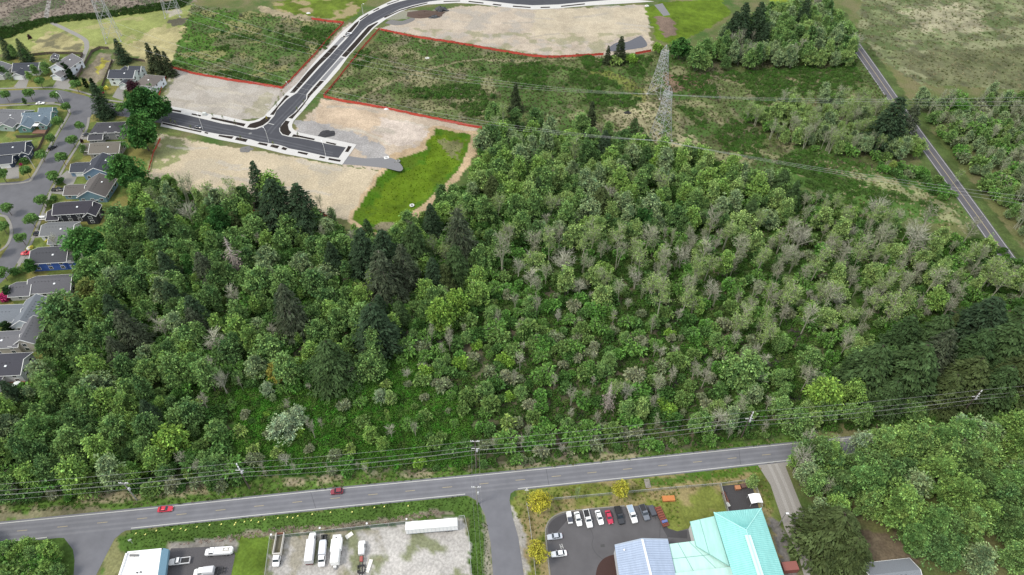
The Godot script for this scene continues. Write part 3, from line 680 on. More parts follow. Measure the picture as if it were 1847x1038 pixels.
	flat("worn_patch", vs([47.21, -100.82, 49.19, -97.88, 51.82, -96.98, 55.01, -97.34, 54.52, -94.64, 48.55, -95, 47.42, -97.7]), 0.03, grainy("dark_asphalt", lin(0.065, 0.063, 0.067), 18.0, 0.9), lot)
	for q in [smooth(vs([24.49, -98.25, 25.3, -95.36, 24.7, -92.35, 25.84, -89.74, 27.71, -88.03])), vs([46.86, -99.71, 45.91, -94.64]), vs([48.7, -98.06, 48.23, -94.11])]:
		line_mark(lot, q, 0.14, 0.034, look(0.045, 0.045, 0.048), "crack_seal")
	line_mark(lot, smooth(vs([11.54, -79.75, 10.52, -95, 10.82, -98.43, 12.13, -100.91, 14.77, -102.69, 17.83, -103.57, 25.35, -104.5, 36.32, -105.47])), 0.35, 0.1, old_concrete, "kerb")
	var h := Shape.new()
	for q in [vs([14.74, -92.79, 15.18, -91.3]), vs([15.36, -92.93, 15.8, -91.47]), vs([14.97, -92, 15.63, -92.14])]:
		h.sheet(strip(q, 0.22), 0.034)
	put("bay_letter", h.mesh(), paint_white, lot)
	flat("drain_grate", vs([27.3, -92.7, 28.6, -92.87, 28.62, -91.91, 27.32, -91.82]), 0.031, look(0.05, 0.05, 0.05), lot)
	flat("work_yard", vs([69.1, -112.57, 79.03, -113.57, 79.48, -103.25, 69.22, -101.75]), 0.026, grainy("yard_dark", lin(0.075, 0.072, 0.075), 8.0, 0.9))
	flat("work_yard", vs([-104.9, -91.47, -86.92, -92.35, -84.54, -89.4, -83.73, -79.75, -102.72, -79.75, -104.97, -89.74]), 0.026, grainy("yard_dark2", lin(0.11, 0.106, 0.112), 8.0, 0.9))
	flat("bark_bed", smooth(vs([32.96, -89.74, 29.85, -89.22, 27.17, -87.69, 25.39, -84.66, 25.29, -79.75, 32.49, -79.75]), 4), 0.034, grainy("bark_red", lin(0.075, 0.045, 0.04), 3.0, 1.0))



# ---------------------------------------------------------------- houses
# each block: [x, z, width, depth, eave, rise, ridge axis, hip]
func house(at: Vector3, turn: float, label: String, wall: Color, roof: Color, blocks: Array, doors := [], called := "house") -> Node3D:
	var o := thing(called, label, "house", at, turn)
	var wl := look(wall.r, wall.g, wall.b, 0.8)
	var rl := grainy("roof %.3f %.3f %.3f" % [roof.r, roof.g, roof.b], lin(roof.r * 1.3, roof.g * 1.3, roof.b * 1.3), 5.0, 0.95)
	var trim_look := look(0.72, 0.72, 0.7, 0.6)
	var n := 0
	for b in blocks:
		var m := Vector3(b[0], 0, b[1])
		var along_x: bool = b[6] == "x"
		var w: float = b[2]
		var d: float = b[3]
		var e: float = b[4]
		var r: float = b[5]
		var hip: bool = b.size() > 7 and b[7]
		var turned := Transform3D(Basis.IDENTITY if along_x else Basis(Vector3.UP, PI / 2), m)
		var hw := (w if along_x else d) * 0.5
		var hd := (d if along_x else w) * 0.5
		var s := Shape.new()
		s.at = turned
		s.box(Vector3(0, e * 0.5, 0), Vector3(hw * 2, e, hd * 2))
		if not hip:
			for k in [-1.0, 1.0]:
				s.tri(Vector3(hw * k, e, -hd), Vector3(hw * k, e, hd), Vector3(hw * k, e + r - 0.06, 0))
		put("wall", s.mesh(), wl, o)
		s = Shape.new()
		s.at = turned
		var ov := 0.45
		var drop: float = r / hd * ov
		var ex: float = hw + ov
		var ez: float = hd + ov
		var rx: float = hw + ov - (hd + ov if hip else 0.0)
		rx = maxf(rx, 0.01)
		for k in [-1.0, 1.0]:
			for t in [0.0, -0.2]:
				s.quad(Vector3(-ex, e - drop + t, ez * k), Vector3(ex, e - drop + t, ez * k), Vector3(rx, e + r + t + 0.1, 0), Vector3(-rx, e + r + t + 0.1, 0))
			s.quad(Vector3(-ex, e - drop, ez * k), Vector3(ex, e - drop, ez * k), Vector3(ex, e - drop - 0.2, ez * k), Vector3(-ex, e - drop - 0.2, ez * k))
			if hip:
				s.tri(Vector3(ex * k, e - drop, -ez), Vector3(ex * k, e - drop, ez), Vector3(rx * k, e + r + 0.1, 0))
		var ro := put("roof", s.mesh(), rl, o)
		s = Shape.new()
		s.at = turned
		for k in [-1.0, 1.0]:
			if not hip:
				for j in [-1.0, 1.0]:
					var a := Vector3((ex + 0.03) * k, e - drop + 0.03, (ez + 0.02) * j)
					var z := Vector3((ex + 0.03) * k, e + r + 0.13, 0)
					var dn := Vector3(0, -0.28, 0)
					var dx := Vector3(-0.16 * k, 0, 0)
					s.quad(a, z, z + dn, a + dn)
					s.quad(a, z, z + dx, a + dx)
			s.box(Vector3(0, e - drop - 0.1, (ez + 0.05) * k), Vector3(ex * 2, 0.2, 0.08))
		put("trim", s.mesh(), trim_look, o)
		s = Shape.new()   # roof vents along the ridge
		s.at = turned
		for k in int(hw):
			s.block(Vector3(-hw * 0.7 + k * 1.4, e + r * 0.82 + 0.1, hd * 0.2), Vector3(0.35, 0.22, 0.3), 0.06)
		put("roof_vents", s.mesh(), look(roof.r * 0.6, roof.g * 0.6, roof.b * 0.6), ro).set_meta("kind", "stuff")
		if n == 0:
			s = Shape.new()
			s.at = turned
			s.block(Vector3(hw * 0.25, e + r * 0.6 + 0.1, hd * 0.42), Vector3(0.8, 0.3, 0.8), 0.1)
			put("skylight", s.mesh(), look(0.75, 0.77, 0.78, 0.3), ro)
		# windows on the two walls that face the street or garden
		for side in [0, 1]:
			var wide: float = w if side == 0 else d
			var count := maxi(1, int(wide / 4.2))
			for floor_at in ([1.7, 4.1] if e > 4.6 else [1.7]):
				for k in count:
					var u: float = (k + 0.5) / count * wide - wide * 0.5
					var c := m + (Vector3(u, floor_at, d * 0.5 + 0.02) if side == 0 else Vector3(w * 0.5 + 0.02, floor_at, -u))
					if side == 0 and floor_at < 3.0 and doors.has(n):
						continue
					window(o, c, side, 1.35, 1.3)
		if doors.has(n):
			var f := Shape.new()
			var dw := minf(4.9, w - 1.0)
			f.box(m + Vector3(0, 1.15, d * 0.5 + 0.03), Vector3(dw, 2.3, 0.1))
			var g := put("garage_door", f.mesh(), look(0.75, 0.75, 0.74, 0.5), o)
			f = Shape.new()
			for k in 3:
				f.box(m + Vector3(0, 0.58 + k * 0.57, d * 0.5 + 0.085), Vector3(dw - 0.1, 0.03, 0.02))
			put("panel_joint", f.mesh(), look(0.3, 0.3, 0.3), g)
		n += 1
	return o


func window(o: Node3D, c: Vector3, side: int, w: float, h: float) -> void:
	var f := Shape.new()
	f.box(c, Vector3(w + 0.3, h + 0.3, 0.1) if side == 0 else Vector3(0.1, h + 0.3, w + 0.3))
	var fr := put("window", f.mesh(), look(0.74, 0.74, 0.73, 0.5), o)
	f = Shape.new()
	var q := Vector3(0, 0, 0.055) if side == 0 else Vector3(0.055, 0, 0)
	for k in [-0.26, 0.26]:
		f.box(c + q + (Vector3(k * w, 0, 0) if side == 0 else Vector3(0, 0, k * w)), Vector3(w * 0.46, h, 0.03) if side == 0 else Vector3(0.03, h, w * 0.46))
	put("pane", f.mesh(), look(0.03, 0.035, 0.04, 0.1), fr)


# ---------------------------------------------------------------- vehicles: front towards +x
func wheels(o: Node3D, xs: Array, half: float, r := 0.34) -> void:
	for x in xs:
		for k in [-1.0, 1.0]:
			var s := Shape.new()
			var a := Vector3(x, r, half * k)
			s.tube(a - Vector3(0, 0, 0.12), a + Vector3(0, 0, 0.12), r, r, 12)
			for q in [-0.12, 0.12]:
				for j in 12:
					s.tri(a + Vector3(0, 0, q), a + Vector3(cos(TAU * j / 12) * r, sin(TAU * j / 12) * r, q), a + Vector3(cos(TAU * (j + 1) / 12) * r, sin(TAU * (j + 1) / 12) * r, q))
			var t := put("wheel", s.mesh(), look(0.02, 0.02, 0.021, 0.8), o)
			s = Shape.new()
			for j in 10:
				s.tri(a + Vector3(0, 0, 0.125 * k), a + Vector3(cos(TAU * j / 10) * r * 0.62, sin(TAU * j / 10) * r * 0.62, 0.125 * k), a + Vector3(cos(TAU * (j + 1) / 10) * r * 0.62, sin(TAU * (j + 1) / 10) * r * 0.62, 0.125 * k))
			put("rim", s.mesh(), look(0.4, 0.4, 0.41, 0.35, 0.7), t)


func loft(s: Shape, st: Array) -> void:   # stations [x, half width, low, high, shoulder]
	var rings := []
	for q in st:
		var x: float = q[0]
		var w: float = q[1]
		var sh: float = q[4] if q.size() > 4 else 0.12
		rings.append([Vector3(x, q[2], -w * 0.92), Vector3(x, q[2] + 0.12, -w), Vector3(x, q[3] - sh, -w), Vector3(x, q[3], -w * 0.84), Vector3(x, q[3] + 0.03, 0), Vector3(x, q[3], w * 0.84), Vector3(x, q[3] - sh, w), Vector3(x, q[2] + 0.12, w), Vector3(x, q[2], w * 0.92)])
	for k in rings.size() - 1:
		for j in 9:
			var n := (j + 1) % 9
			s.quad(rings[k][j], rings[k][n], rings[k + 1][n], rings[k + 1][j])
	for e in [0, rings.size() - 1]:
		for j in range(1, 8):
			s.tri(rings[e][0], rings[e][j], rings[e][j + 1])


# style: sedan, wagon, pickup
func car(at: Vector3, turn: float, style: String, body: Color, label: String, long := 4.7, bed_cover := Color(0, 0, 0, 0)) -> Node3D:
	var truck := style == "pickup"
	var o := thing("pickup_truck" if truck else "parked_car", label, "pickup" if truck else "car", at, turn)
	var paint_look := look(body.r, body.g, body.b, 0.28, 0.15)
	paint_look.clearcoat_enabled = true
	paint_look.clearcoat = 0.6
	paint_look.clearcoat_roughness = 0.08
	var l := long * 0.5
	var hw := 0.98 if truck else 0.9
	var hood := 1.12 if truck else (0.98 if style == "wagon" else 0.9)
	var top := 1.86 if truck else (1.72 if style == "wagon" else 1.45)
	var s := Shape.new()
	var c0 := -l * (0.1 if truck else (0.9 if style == "wagon" else 0.74))   # rear foot of the cabin
	var c1 := l * (0.46 if truck else 0.42)                                 # front foot
	var r0 := c0 + (0.22 if truck else (0.35 if style == "wagon" else 0.75))
	var r1 := c1 - (0.75 if truck else 0.85)
	if truck:
		loft(s, [[c0, hw, 0.42, hood], [l * 0.5, hw, 0.4, hood], [l * 0.8, hw * 0.98, 0.4, hood * 0.97], [l * 0.97, hw * 0.9, 0.4, hood * 0.88], [l, hw * 0.8, 0.45, hood * 0.75]])
		s.box(Vector3((c0 - l) * 0.5, 0.62, 0), Vector3(l + c0, 0.34, hw * 1.9))
		for k in [-1.0, 1.0]:
			s.block(Vector3((c0 - l) * 0.5, 0.9, (hw - 0.08) * k), Vector3(l + c0, 0.5, 0.15), 0.04)
		s.block(Vector3(-l + 0.07, 0.9, 0), Vector3(0.12, 0.5, hw * 1.7), 0.03)
	else:
		loft(s, [[-l, hw * 0.78, 0.42, hood * 0.82], [-l + 0.16, hw * 0.92, 0.32, hood * 0.98], [-l * 0.7, hw, 0.28, hood + 0.03], [l * 0.5, hw, 0.28, hood + 0.01], [l * 0.82, hw * 0.96, 0.3, hood * 0.93], [l * 0.96, hw * 0.86, 0.32, hood * 0.8], [l, hw * 0.72, 0.4, hood * 0.66]])
	var b := put("body", s.mesh(), paint_look, o)
	s = Shape.new()
	var wb := hw * 0.93
	var wt := hw * (0.8 if truck else 0.74)
	var low := [Vector3(c0, hood - 0.02, -wb), Vector3(c1, hood - 0.02, -wb), Vector3(c1, hood - 0.02, wb), Vector3(c0, hood - 0.02, wb)]
	var up := [Vector3(r0, top, -wt), Vector3(r1, top, -wt), Vector3(r1, top, wt), Vector3(r0, top, wt)]
	s.hexa(low + up)
	s.hexa([up[0], up[1], up[2], up[3], Vector3(r0 + 0.15, top + 0.05, -wt + 0.12), Vector3(r1 - 0.15, top + 0.05, -wt + 0.12), Vector3(r1 - 0.15, top + 0.05, wt - 0.12), Vector3(r0 + 0.15, top + 0.05, wt - 0.12)])
	put("cabin", s.mesh(), paint_look, o)
	var glass := look(0.025, 0.035, 0.045, 0.06)
	for side in [["rear_window", 3, 0], ["side_window", 0, 1], ["windscreen", 1, 2], ["side_window", 2, 3]]:
		s = Shape.new()
		var a: Vector3 = low[side[1]]
		var z: Vector3 = low[side[2]]
		var ua: Vector3 = up[side[1]]
		var uz: Vector3 = up[side[2]]
		var out := (z - a).cross(ua - a).normalized() * -0.012
		if out.dot((a + uz) * 0.5 - Vector3((c0 + c1) * 0.5, hood, 0)) < 0:
			out = -out
		var lo := 0.14
		var hi := 0.88
		var q := func(u: float, v: float) -> Vector3: return a.lerp(z, u).lerp(ua.lerp(uz, u), v) + out
		if side[0] == "side_window":
			for uu in [[0.08, 0.46], [0.5, 0.93]]:
				s.quad(q.call(uu[0], lo), q.call(uu[1], lo), q.call(uu[1], hi), q.call(uu[0], hi))
		else:
			s.quad(q.call(0.05, lo), q.call(0.95, lo), q.call(0.95, hi), q.call(0.05, hi))
		put(side[0], s.mesh(), glass, o)
	for k in [-1.0, 1.0]:
		s = Shape.new()
		s.block(Vector3(l * 0.95, hood * 0.68, hw * 0.62 * k), Vector3(0.2, 0.16, 0.36), 0.04)
		put("headlight", s.mesh(), look(0.7, 0.7, 0.7, 0.15), o)
		s = Shape.new()
		s.block(Vector3(-l + 0.04, hood * 0.78, hw * 0.66 * k), Vector3(0.12, 0.16, 0.3), 0.03)
		put("tail_light", s.mesh(), look(0.3, 0.01, 0.01, 0.2), o)
		s = Shape.new()
		s.block(Vector3(c1 - 0.35, hood + 0.12, (hw + 0.1) * k), Vector3(0.14, 0.15, 0.2), 0.04)
		put("wing_mirror", s.mesh(), paint_look, o)
	if truck:
		s = Shape.new()
		s.box(Vector3((c0 - l) * 0.5, 1.18 if bed_cover.a > 0.0 else 0.81, 0), Vector3(l + c0 - 0.2, 0.06, hw * 1.66))
		put("bed_cover" if bed_cover.a > 0.0 else "bed_floor", s.mesh(), look(bed_cover.r, bed_cover.g, bed_cover.b, 0.6) if bed_cover.a > 0.0 else look(0.02, 0.02, 0.022, 0.8), o)
	wheels(o, [-l * 0.6, l * 0.62], hw - 0.1, 0.38 if truck else 0.33)
	return o


func part(o: Node3D, called: String, m: Material, boxes: Array, bevel := 0.06) -> MeshInstance3D:
	var s := Shape.new()
	for b in boxes:
		s.block(b[0], b[1], bevel)
	return put(called, s.mesh(), m, o)


func truck_cab(o: Node3D, x: float, paint_look: Material) -> void:   # cab with its nose towards +x, standing behind x
	var s := Shape.new()
	loft(s, [[x - 3.0, 1.05, 0.6, 1.5], [x - 0.5, 1.02, 0.6, 1.45], [x - 0.08, 0.9, 0.6, 1.3], [x, 0.8, 0.65, 1.1]])
	put("cab", s.mesh(), paint_look, o)
	s = Shape.new()
	s.hexa([Vector3(x - 3.0, 1.45, -1.0), Vector3(x - 1.1, 1.45, -1.0), Vector3(x - 1.1, 1.45, 1.0), Vector3(x - 3.0, 1.45, 1.0), Vector3(x - 2.9, 2.35, -0.85), Vector3(x - 1.65, 2.35, -0.85), Vector3(x - 1.65, 2.35, 0.85), Vector3(x - 2.9, 2.35, 0.85)])
	put("cab_roof", s.mesh(), paint_look, o)
	s = Shape.new()
	s.quad(Vector3(x - 1.13, 1.56, -0.9), Vector3(x - 1.13, 1.56, 0.9), Vector3(x - 1.53, 2.22, 0.8), Vector3(x - 1.53, 2.22, -0.8))
	put("windscreen", s.mesh(), look(0.025, 0.035, 0.045, 0.06), o)
	for k in [-1.0, 1.0]:
		s = Shape.new()
		s.quad(Vector3(x - 2.7, 1.56, 0.99 * k), Vector3(x - 1.4, 1.56, 0.99 * k), Vector3(x - 1.75, 2.22, 0.9 * k), Vector3(x - 2.7, 2.22, 0.9 * k))
		put("side_window", s.mesh(), look(0.025, 0.035, 0.045, 0.06), o)


# ---------------------------------------------------------------- suburb
func fence_run(line: PackedVector2Array, high: float, label: String, group := "") -> void:
	var o := thing("wooden_fence", label, "fence", Vector3(line[0].x, 0, line[0].y), 0.0, group)
	var off := Vector2(line[0].x, line[0].y)
	var wood_look := grainy("fence_wood", lin(0.15, 0.12, 0.1), 3.0)
	for k in line.size() - 1:
		var a := line[k] - off
		var b := line[k + 1] - off
		var s := Shape.new()
		var l := a.distance_to(b)
		var d := (b - a) / l
		var n := Vector2(-d.y, d.x)
		var c := int(l / 0.3)
		for j in c:
			var p := a + d * (j + 0.5) * l / c
			var t := Transform3D(Basis(Vector3(d.x, 0, d.y), Vector3.UP, Vector3(n.x, 0, n.y)), Vector3(p.x, 0, p.y))
			s.at = t
			s.box(Vector3(0, high * 0.5 + 0.02 * (j % 3), 0.03 * (j % 2)), Vector3(0.28, high, 0.03))
		put("boards", s.mesh(), wood_look, o).set_meta("kind", "stuff")
		s = Shape.new()
		s.box(Vector3(a.x, high * 0.52, a.y), Vector3(0.14, high * 1.04, 0.14))
		put("post", s.mesh(), wood_look, o)


func street_lamp(at: Vector3, h: float, dir: Vector2, label: String, tone := 0.6) -> void:
	var o := thing("street_lamp", label, "street lamp", at)
	var m := look(tone, tone, tone, 0.5, 0.2)
	var s := Shape.new()
	s.tube(Vector3.ZERO, Vector3(0, h * 0.86, 0), 0.14, 0.1, 8)
	put("pole", s.mesh(), m, o)
	s = Shape.new()
	var p := Vector3(0, h * 0.86, 0)
	for k in 5:
		var t := (k + 1) / 5.0
		var q := Vector3(dir.x * t * 2.2, h * 0.86 + sin(t * PI / 2) * h * 0.13, dir.y * t * 2.2)
		s.tube(p, q, 0.09, 0.08, 6)
		p = q
	put("arm", s.mesh(), m, o)
	s = Shape.new()
	s.block(p + Vector3(dir.x * 0.35, 0, dir.y * 0.35), Vector3(0.35 + absf(dir.x) * 0.5, 0.16, 0.35 + absf(dir.y) * 0.5), 0.05)
	put("lamp_head", s.mesh(), look(0.65, 0.66, 0.66, 0.4), o)


func make_suburb() -> void:
	var charcoal := Color(0.055, 0.06, 0.073)
	var grey := Color(0.135, 0.138, 0.148)
	var blue_grey := Color(0.125, 0.165, 0.2)
	var tan_roof := Color(0.14, 0.128, 0.11)
	house(Vector3(-316.29, 0, -390.64), 0, "grey-roofed house cut by the left edge of the picture, behind the pale blossom bush", Color(0.45, 0.45, 0.42), grey, [[0, 0, 12, 12, 3.4, 2.6, "z"]])
	landmark(Vector3(-300.2, 0, -395.45), "charcoal-roofed house at the far left")
	house(Vector3(-299.43, 0, -394.92), 3, "low house with a charcoal roof, white trim and white garage at the far left", Color(0.5, 0.5, 0.48), charcoal, [[0, 0, 15, 10, 3.2, 2.8, "x"], [-2.5, 7, 6.5, 6, 2.7, 1.7, "z"]], [1])
	house(Vector3(-275.79, 0, -395.82), -14, "two-storey white-walled house with a light grey roof beside the fenced walkway", Color(0.62, 0.66, 0.7), Color(0.17, 0.165, 0.17), [[0, 0, 12, 14, 5.2, 2.8, "z"], [1.2, 9, 6.5, 6, 2.8, 1.4, "z"]], [1])
	house(Vector3(-291.12, 0, -409.97), 20, "small grey shed with an arched roof behind the light grey house", Color(0.12, 0.12, 0.12), Color(0.09, 0.09, 0.1), [[0, 0, 4, 6, 2.0, 1.2, "z"]], [], "garden_shed")
	landmark(Vector3(-238.3, 0, -387.6), "charcoal-roofed pale house by the planted basin")
	house(Vector3(-234.47, 0, -382.4), -2, "two-storey pale house with a charcoal roof and a front garage beside the plum-red tree", Color(0.6, 0.66, 0.63), charcoal, [[0, 0, 15, 10, 5.2, 2.4, "x"], [3.2, 6.5, 6.5, 6, 3.0, 1.7, "z"], [5, -6, 7, 7, 5.2, 2.0, "x"], [-3, -6, 6, 5, 4.0, 1.6, "z"]], [1])
	house(Vector3(-216.27, 0, -374.9), -10, "house with a brown-grey hipped roof next to the red barrier fence", Color(0.6, 0.64, 0.67), Color(0.14, 0.125, 0.115), [[0, 0, 12, 12, 5.0, 2.6, "x", true], [-2, 7.5, 6.5, 5, 3.0, 1.6, "z"], [3, 9, 5, 4, 2.8, 1.2, "x"]])
	house(Vector3(-280.69, 0, -338.21), -4, "low house with a wide grey roof and green walls at the left edge", Color(0.28, 0.36, 0.31), grey, [[0, 0, 18, 13, 3.0, 3.2, "x"], [3, 8, 8, 6, 2.9, 1.8, "z"]])
	landmark(Vector3(-267.84, 0, -339.6), "teal house with the blue-grey roof")
	house(Vector3(-264.62, 0, -337.04), 5, "teal-walled house with a pale blue-grey roof and back deck on the street corner", Color(0.12, 0.24, 0.22), blue_grey, [[0, 0, 15, 9, 3.0, 2.8, "x"], [-4, 7, 6.5, 8, 2.9, 2.0, "z"], [5, 6, 4.5, 6, 2.9, 1.8, "z"], [2, -6.5, 7, 7, 2.9, 2.0, "x"]])
	house(Vector3(-261.83, 0, -304.1), 10, "navy house with a charcoal roof, white trim and white garage door", Color(0.03, 0.045, 0.075), charcoal, [[0, 0, 15, 11, 4.4, 2.6, "x"], [-1, 8.5, 7.5, 7, 3.0, 1.8, "x"], [7, 3, 4, 6, 3.6, 1.6, "z"]], [1])
	house(Vector3(-219.2, 0, -323.4), 4, "grey house with a dark hipped roof half hidden by the two great trees", Color(0.22, 0.22, 0.22), Color(0.06, 0.06, 0.068), [[0, 0, 16, 10, 4.8, 2.2, "x", true], [-5, 6, 7, 5, 2.8, 1.2, "x"]])
	house(Vector3(-214.43, 0, -306.14), 3, "low house with a plain tan-grey roof between two dark-roofed houses", Color(0.25, 0.23, 0.2), tan_roof, [[1, 0, 15, 10, 3.3, 2.4, "x"], [-8, -1.5, 7, 7, 3.0, 1.8, "x"]])
	house(Vector3(-209.96, 0, -288.58), 4, "blue-walled house with a charcoal cross gable and white garage door", Color(0.16, 0.24, 0.33), charcoal, [[1, 0, 13, 13, 3.8, 3.4, "z"], [-9, -1, 9, 8, 3.0, 1.8, "x"]], [1])
	landmark(Vector3(-214.39, 0, -277.12), "blue house with white roof vents")
	house(Vector3(-204.29, 0, -270.36), 2, "blue house with a taupe cross gable and a row of white roof vents", Color(0.15, 0.25, 0.3), Color(0.115, 0.105, 0.1), [[1, 0, 13, 14, 3.6, 3.6, "z"], [-9, 0, 9, 8, 3.0, 2.0, "x"]])
	landmark(Vector3(-211.3, 0, -259.36), "black house with white trim")
	house(Vector3(-205.16, 0, -253.02), 6, "two-storey black house with white window trim and charcoal roof", Color(0.02, 0.021, 0.028), Color(0.047, 0.045, 0.055), [[0, 0, 17, 9, 5.4, 2.3, "x"], [-9.5, 1.5, 5, 8, 3.2, 1.6, "x"], [8.5, 3, 5, 8, 5.2, 1.8, "z"]])
	house(Vector3(-207.3, 0, -240.09), 2, "low white house with a grey roof under the great dark maple", Color(0.6, 0.6, 0.6), Color(0.14, 0.145, 0.15), [[0, 0, 14, 9, 3.2, 2.0, "x"], [4, 7, 10, 6, 3.0, 1.6, "x"]])
	landmark(Vector3(-204.25, 0, -223.83), "bright blue house")
	house(Vector3(-200.77, 0, -220.51), 5, "bright blue two-storey house with white trim and a dark grey roof", Color(0.035, 0.09, 0.32), Color(0.068, 0.07, 0.078), [[0, 0, 15, 10, 5.0, 2.4, "x"], [9, 1, 5, 8, 4.8, 1.6, "x"]])
	house(Vector3(-195.6, 0, -204.3), 5, "low house with a wide mottled grey roof below the bright blue house", Color(0.42, 0.4, 0.37), Color(0.105, 0.105, 0.115), [[2, 0, 17, 10, 3.0, 2.8, "x"], [-9.5, 2, 8, 8, 2.9, 2.0, "x"]])
	house(Vector3(-197.35, 0, -186.79), 3, "pale house with a blue-grey cross gable at the wood's left edge", Color(0.55, 0.6, 0.62), Color(0.15, 0.165, 0.185), [[4, 0, 11, 14, 3.6, 3.4, "z"], [-7, -1, 13, 9, 3.0, 2.0, "x"]])
	house(Vector3(-193.9, 0, -174.14), 5, "beige two-storey house with a grey roof and back deck", Color(0.42, 0.38, 0.32), Color(0.14, 0.14, 0.15), [[-4, 2, 16, 8, 4.8, 2.0, "x"], [6, -1, 8, 12, 4.8, 2.6, "z"]])
	landmark(Vector3(-189.35, 0, -157.54), "light grey house with the wooden deck")
	house(Vector3(-189.03, 0, -159.37), 4, "light grey two-storey house with a charcoal roof above an orange-brown deck", Color(0.5, 0.51, 0.52), Color(0.06, 0.06, 0.072), [[0, 0, 15, 10, 5.2, 2.2, "x"], [-3, 7.5, 8, 5, 4.6, 1.2, "z"]])
	# decks and garden things
	var deck := thing("garden_deck", "orange-brown wooden deck behind the light grey house", "deck", Vector3(-185.79, 0, -151.9))
	for k in 9:
		part(deck, "plank", grainy("deck_wood", lin(0.34, 0.16, 0.085), 2.0), [[Vector3(0, 0.8, -2.6 + k * 0.62), Vector3(9, 0.1, 0.58)]], 0.02)
	for k in [-4.2, 0.0, 4.2]:
		part(deck, "leg", look(0.2, 0.12, 0.07), [[Vector3(k, 0.37, 2.2), Vector3(0.16, 0.74, 0.16)]])
	var dk := thing("garden_deck", "brick-red deck behind the teal house", "deck", Vector3(-259.85, 0, -325.84))
	for k in 6:
		part(dk, "plank", grainy("deck_red", lin(0.26, 0.15, 0.11), 2.0), [[Vector3(0, 0.4, -1.7 + k * 0.62), Vector3(7.5, 0.1, 0.58)]], 0.02)
	var aw := thing("deck_awning", "white awning over the teal house's back deck", "awning", Vector3(-261.81, 0, -329.22))
	part(aw, "canopy", look(0.75, 0.75, 0.74), [[Vector3(0, 2.7, 0), Vector3(4.2, 0.12, 2.6)]], 0.04)
	for k in [-1.9, 1.9]:
		part(aw, "post", look(0.5, 0.5, 0.5), [[Vector3(k, 1.32, 1.1), Vector3(0.1, 2.64, 0.1)]], 0.02)
	for q in [[Vector3(-187.6, 0, -158.59), "white garden parasol open above the light grey house's lawn"], [Vector3(-182.76, 0, -152.41), "white garden parasol half hidden by leaves right of the wooden deck"]]:
		var u := thing("garden_parasol", q[1], "parasol", q[0])
		var s := Shape.new()
		s.tube(Vector3.ZERO, Vector3(0, 2.5, 0), 0.05, 0.05)
		put("pole", s.mesh(), look(0.5, 0.5, 0.5), u)
		s = Shape.new()
		for k in 8:
			s.tri(Vector3(0, 2.8, 0), Vector3(cos(TAU * k / 8) * 1.6, 2.2, sin(TAU * k / 8) * 1.6), Vector3(cos(TAU * (k + 1) / 8) * 1.6, 2.2, sin(TAU * (k + 1) / 8) * 1.6))
		put("canopy", s.mesh(), look(0.7, 0.74, 0.72), u)
	var tr := thing("trampoline", "round dark trampoline by the lower left houses", "trampoline", Vector3(-184.44, 0, -145.45))
	var s1 := Shape.new()
	s1.disc(Vector3(0, 0.9, 0), 2.0, 16)
	put("mat", s1.mesh(), look(0.03, 0.03, 0.04), tr)
	s1 = Shape.new()
	for k in 16:
		s1.tube(Vector3(cos(TAU * k / 16) * 2.1, 0.92, sin(TAU * k / 16) * 2.1), Vector3(cos(TAU * (k + 1) / 16) * 2.1, 0.92, sin(TAU * (k + 1) / 16) * 2.1), 0.12, 0.12)
	put("rim", s1.mesh(), look(0.5, 0.55, 0.6), tr)
	for k in 4:
		s1 = Shape.new()
		s1.tube(Vector3(cos(TAU * k / 4) * 2.0, 0, sin(TAU * k / 4) * 2.0), Vector3(cos(TAU * k / 4) * 2.0, 0.9, sin(TAU * k / 4) * 2.0), 0.06, 0.06)
		put("leg", s1.mesh(), look(0.3, 0.3, 0.3), tr)
	fence_run(vs([-308.3, -416.06, -298.69, -418.36, -283.28, -418.36]), 1.8, "dark wooden fence behind the two houses at the park's edge")
	fence_run(vs([-272.22, -392.51, -276.85, -417.59, -283.28, -418.36]), 1.8, "brown wooden fence on the left of the walkway to the park")
	fence_run(vs([-266.63, -386.21, -272.47, -420.68, -269.78, -426.16, -263.28, -425.38]), 1.8, "curved wooden fence round the planted basin")
	fence_run(vs([-246.71, -375.32, -254.42, -409.25]), 1.6, "grey fence between the planted basin and the charcoal-roofed house")
	fence_run(vs([-257.16, -417.59, -245.08, -411.5, -233.02, -407.76]), 1.6, "low fence between the dry park grass and the back gardens")
	fence_run(vs([-269.83, -320.31, -261.38, -320.31, -255.53, -321.96]), 1.7, "weathered fence below the teal house")
	fence_run(vs([-255.14, -305.43, -251.72, -308.02, -254.47, -319.77, -256.25, -329.78]), 1.7, "long wooden fence along the corner garden by the street")
	fence_run(vs([-205.72, -215.25, -197.03, -216.3, -190.81, -217.01]), 1.6, "low wooden fence between the bright blue house and its neighbour")
	# lamps and cars
	street_lamp(Vector3(-255.95, 0, -349.79), 10.5, Vector2(-0.8, -0.5), "grey street lamp leaning over the suburb's street bend")
	street_lamp(Vector3(-245.54, 0, -291.36), 8.6, Vector2(-0.2, 0.4), "grey street lamp on the lawn beside the navy house")
	landmark(Vector3(-245.94, 0, -310.12), "black car parked at the suburb kerb")
	car(Vector3(-245.35, 0, -310.12), 66, "wagon", Color(0.012, 0.014, 0.02), "black car with a pale rear window parked at the kerb of the suburb street", 4.9)
	car(Vector3(-232.45, 0, -322.51), 10, "sedan", Color(0.02, 0.02, 0.022), "dark car in the driveway of the grey house behind the great trees")
	car(Vector3(-224.92, 0, -273.01), 6, "pickup", Color(0.015, 0.016, 0.018), "black pickup parked in the blue house's driveway", 5.8)
	landmark(Vector3(-221.11, 0, -250.97), "long white van in the suburb driveway")
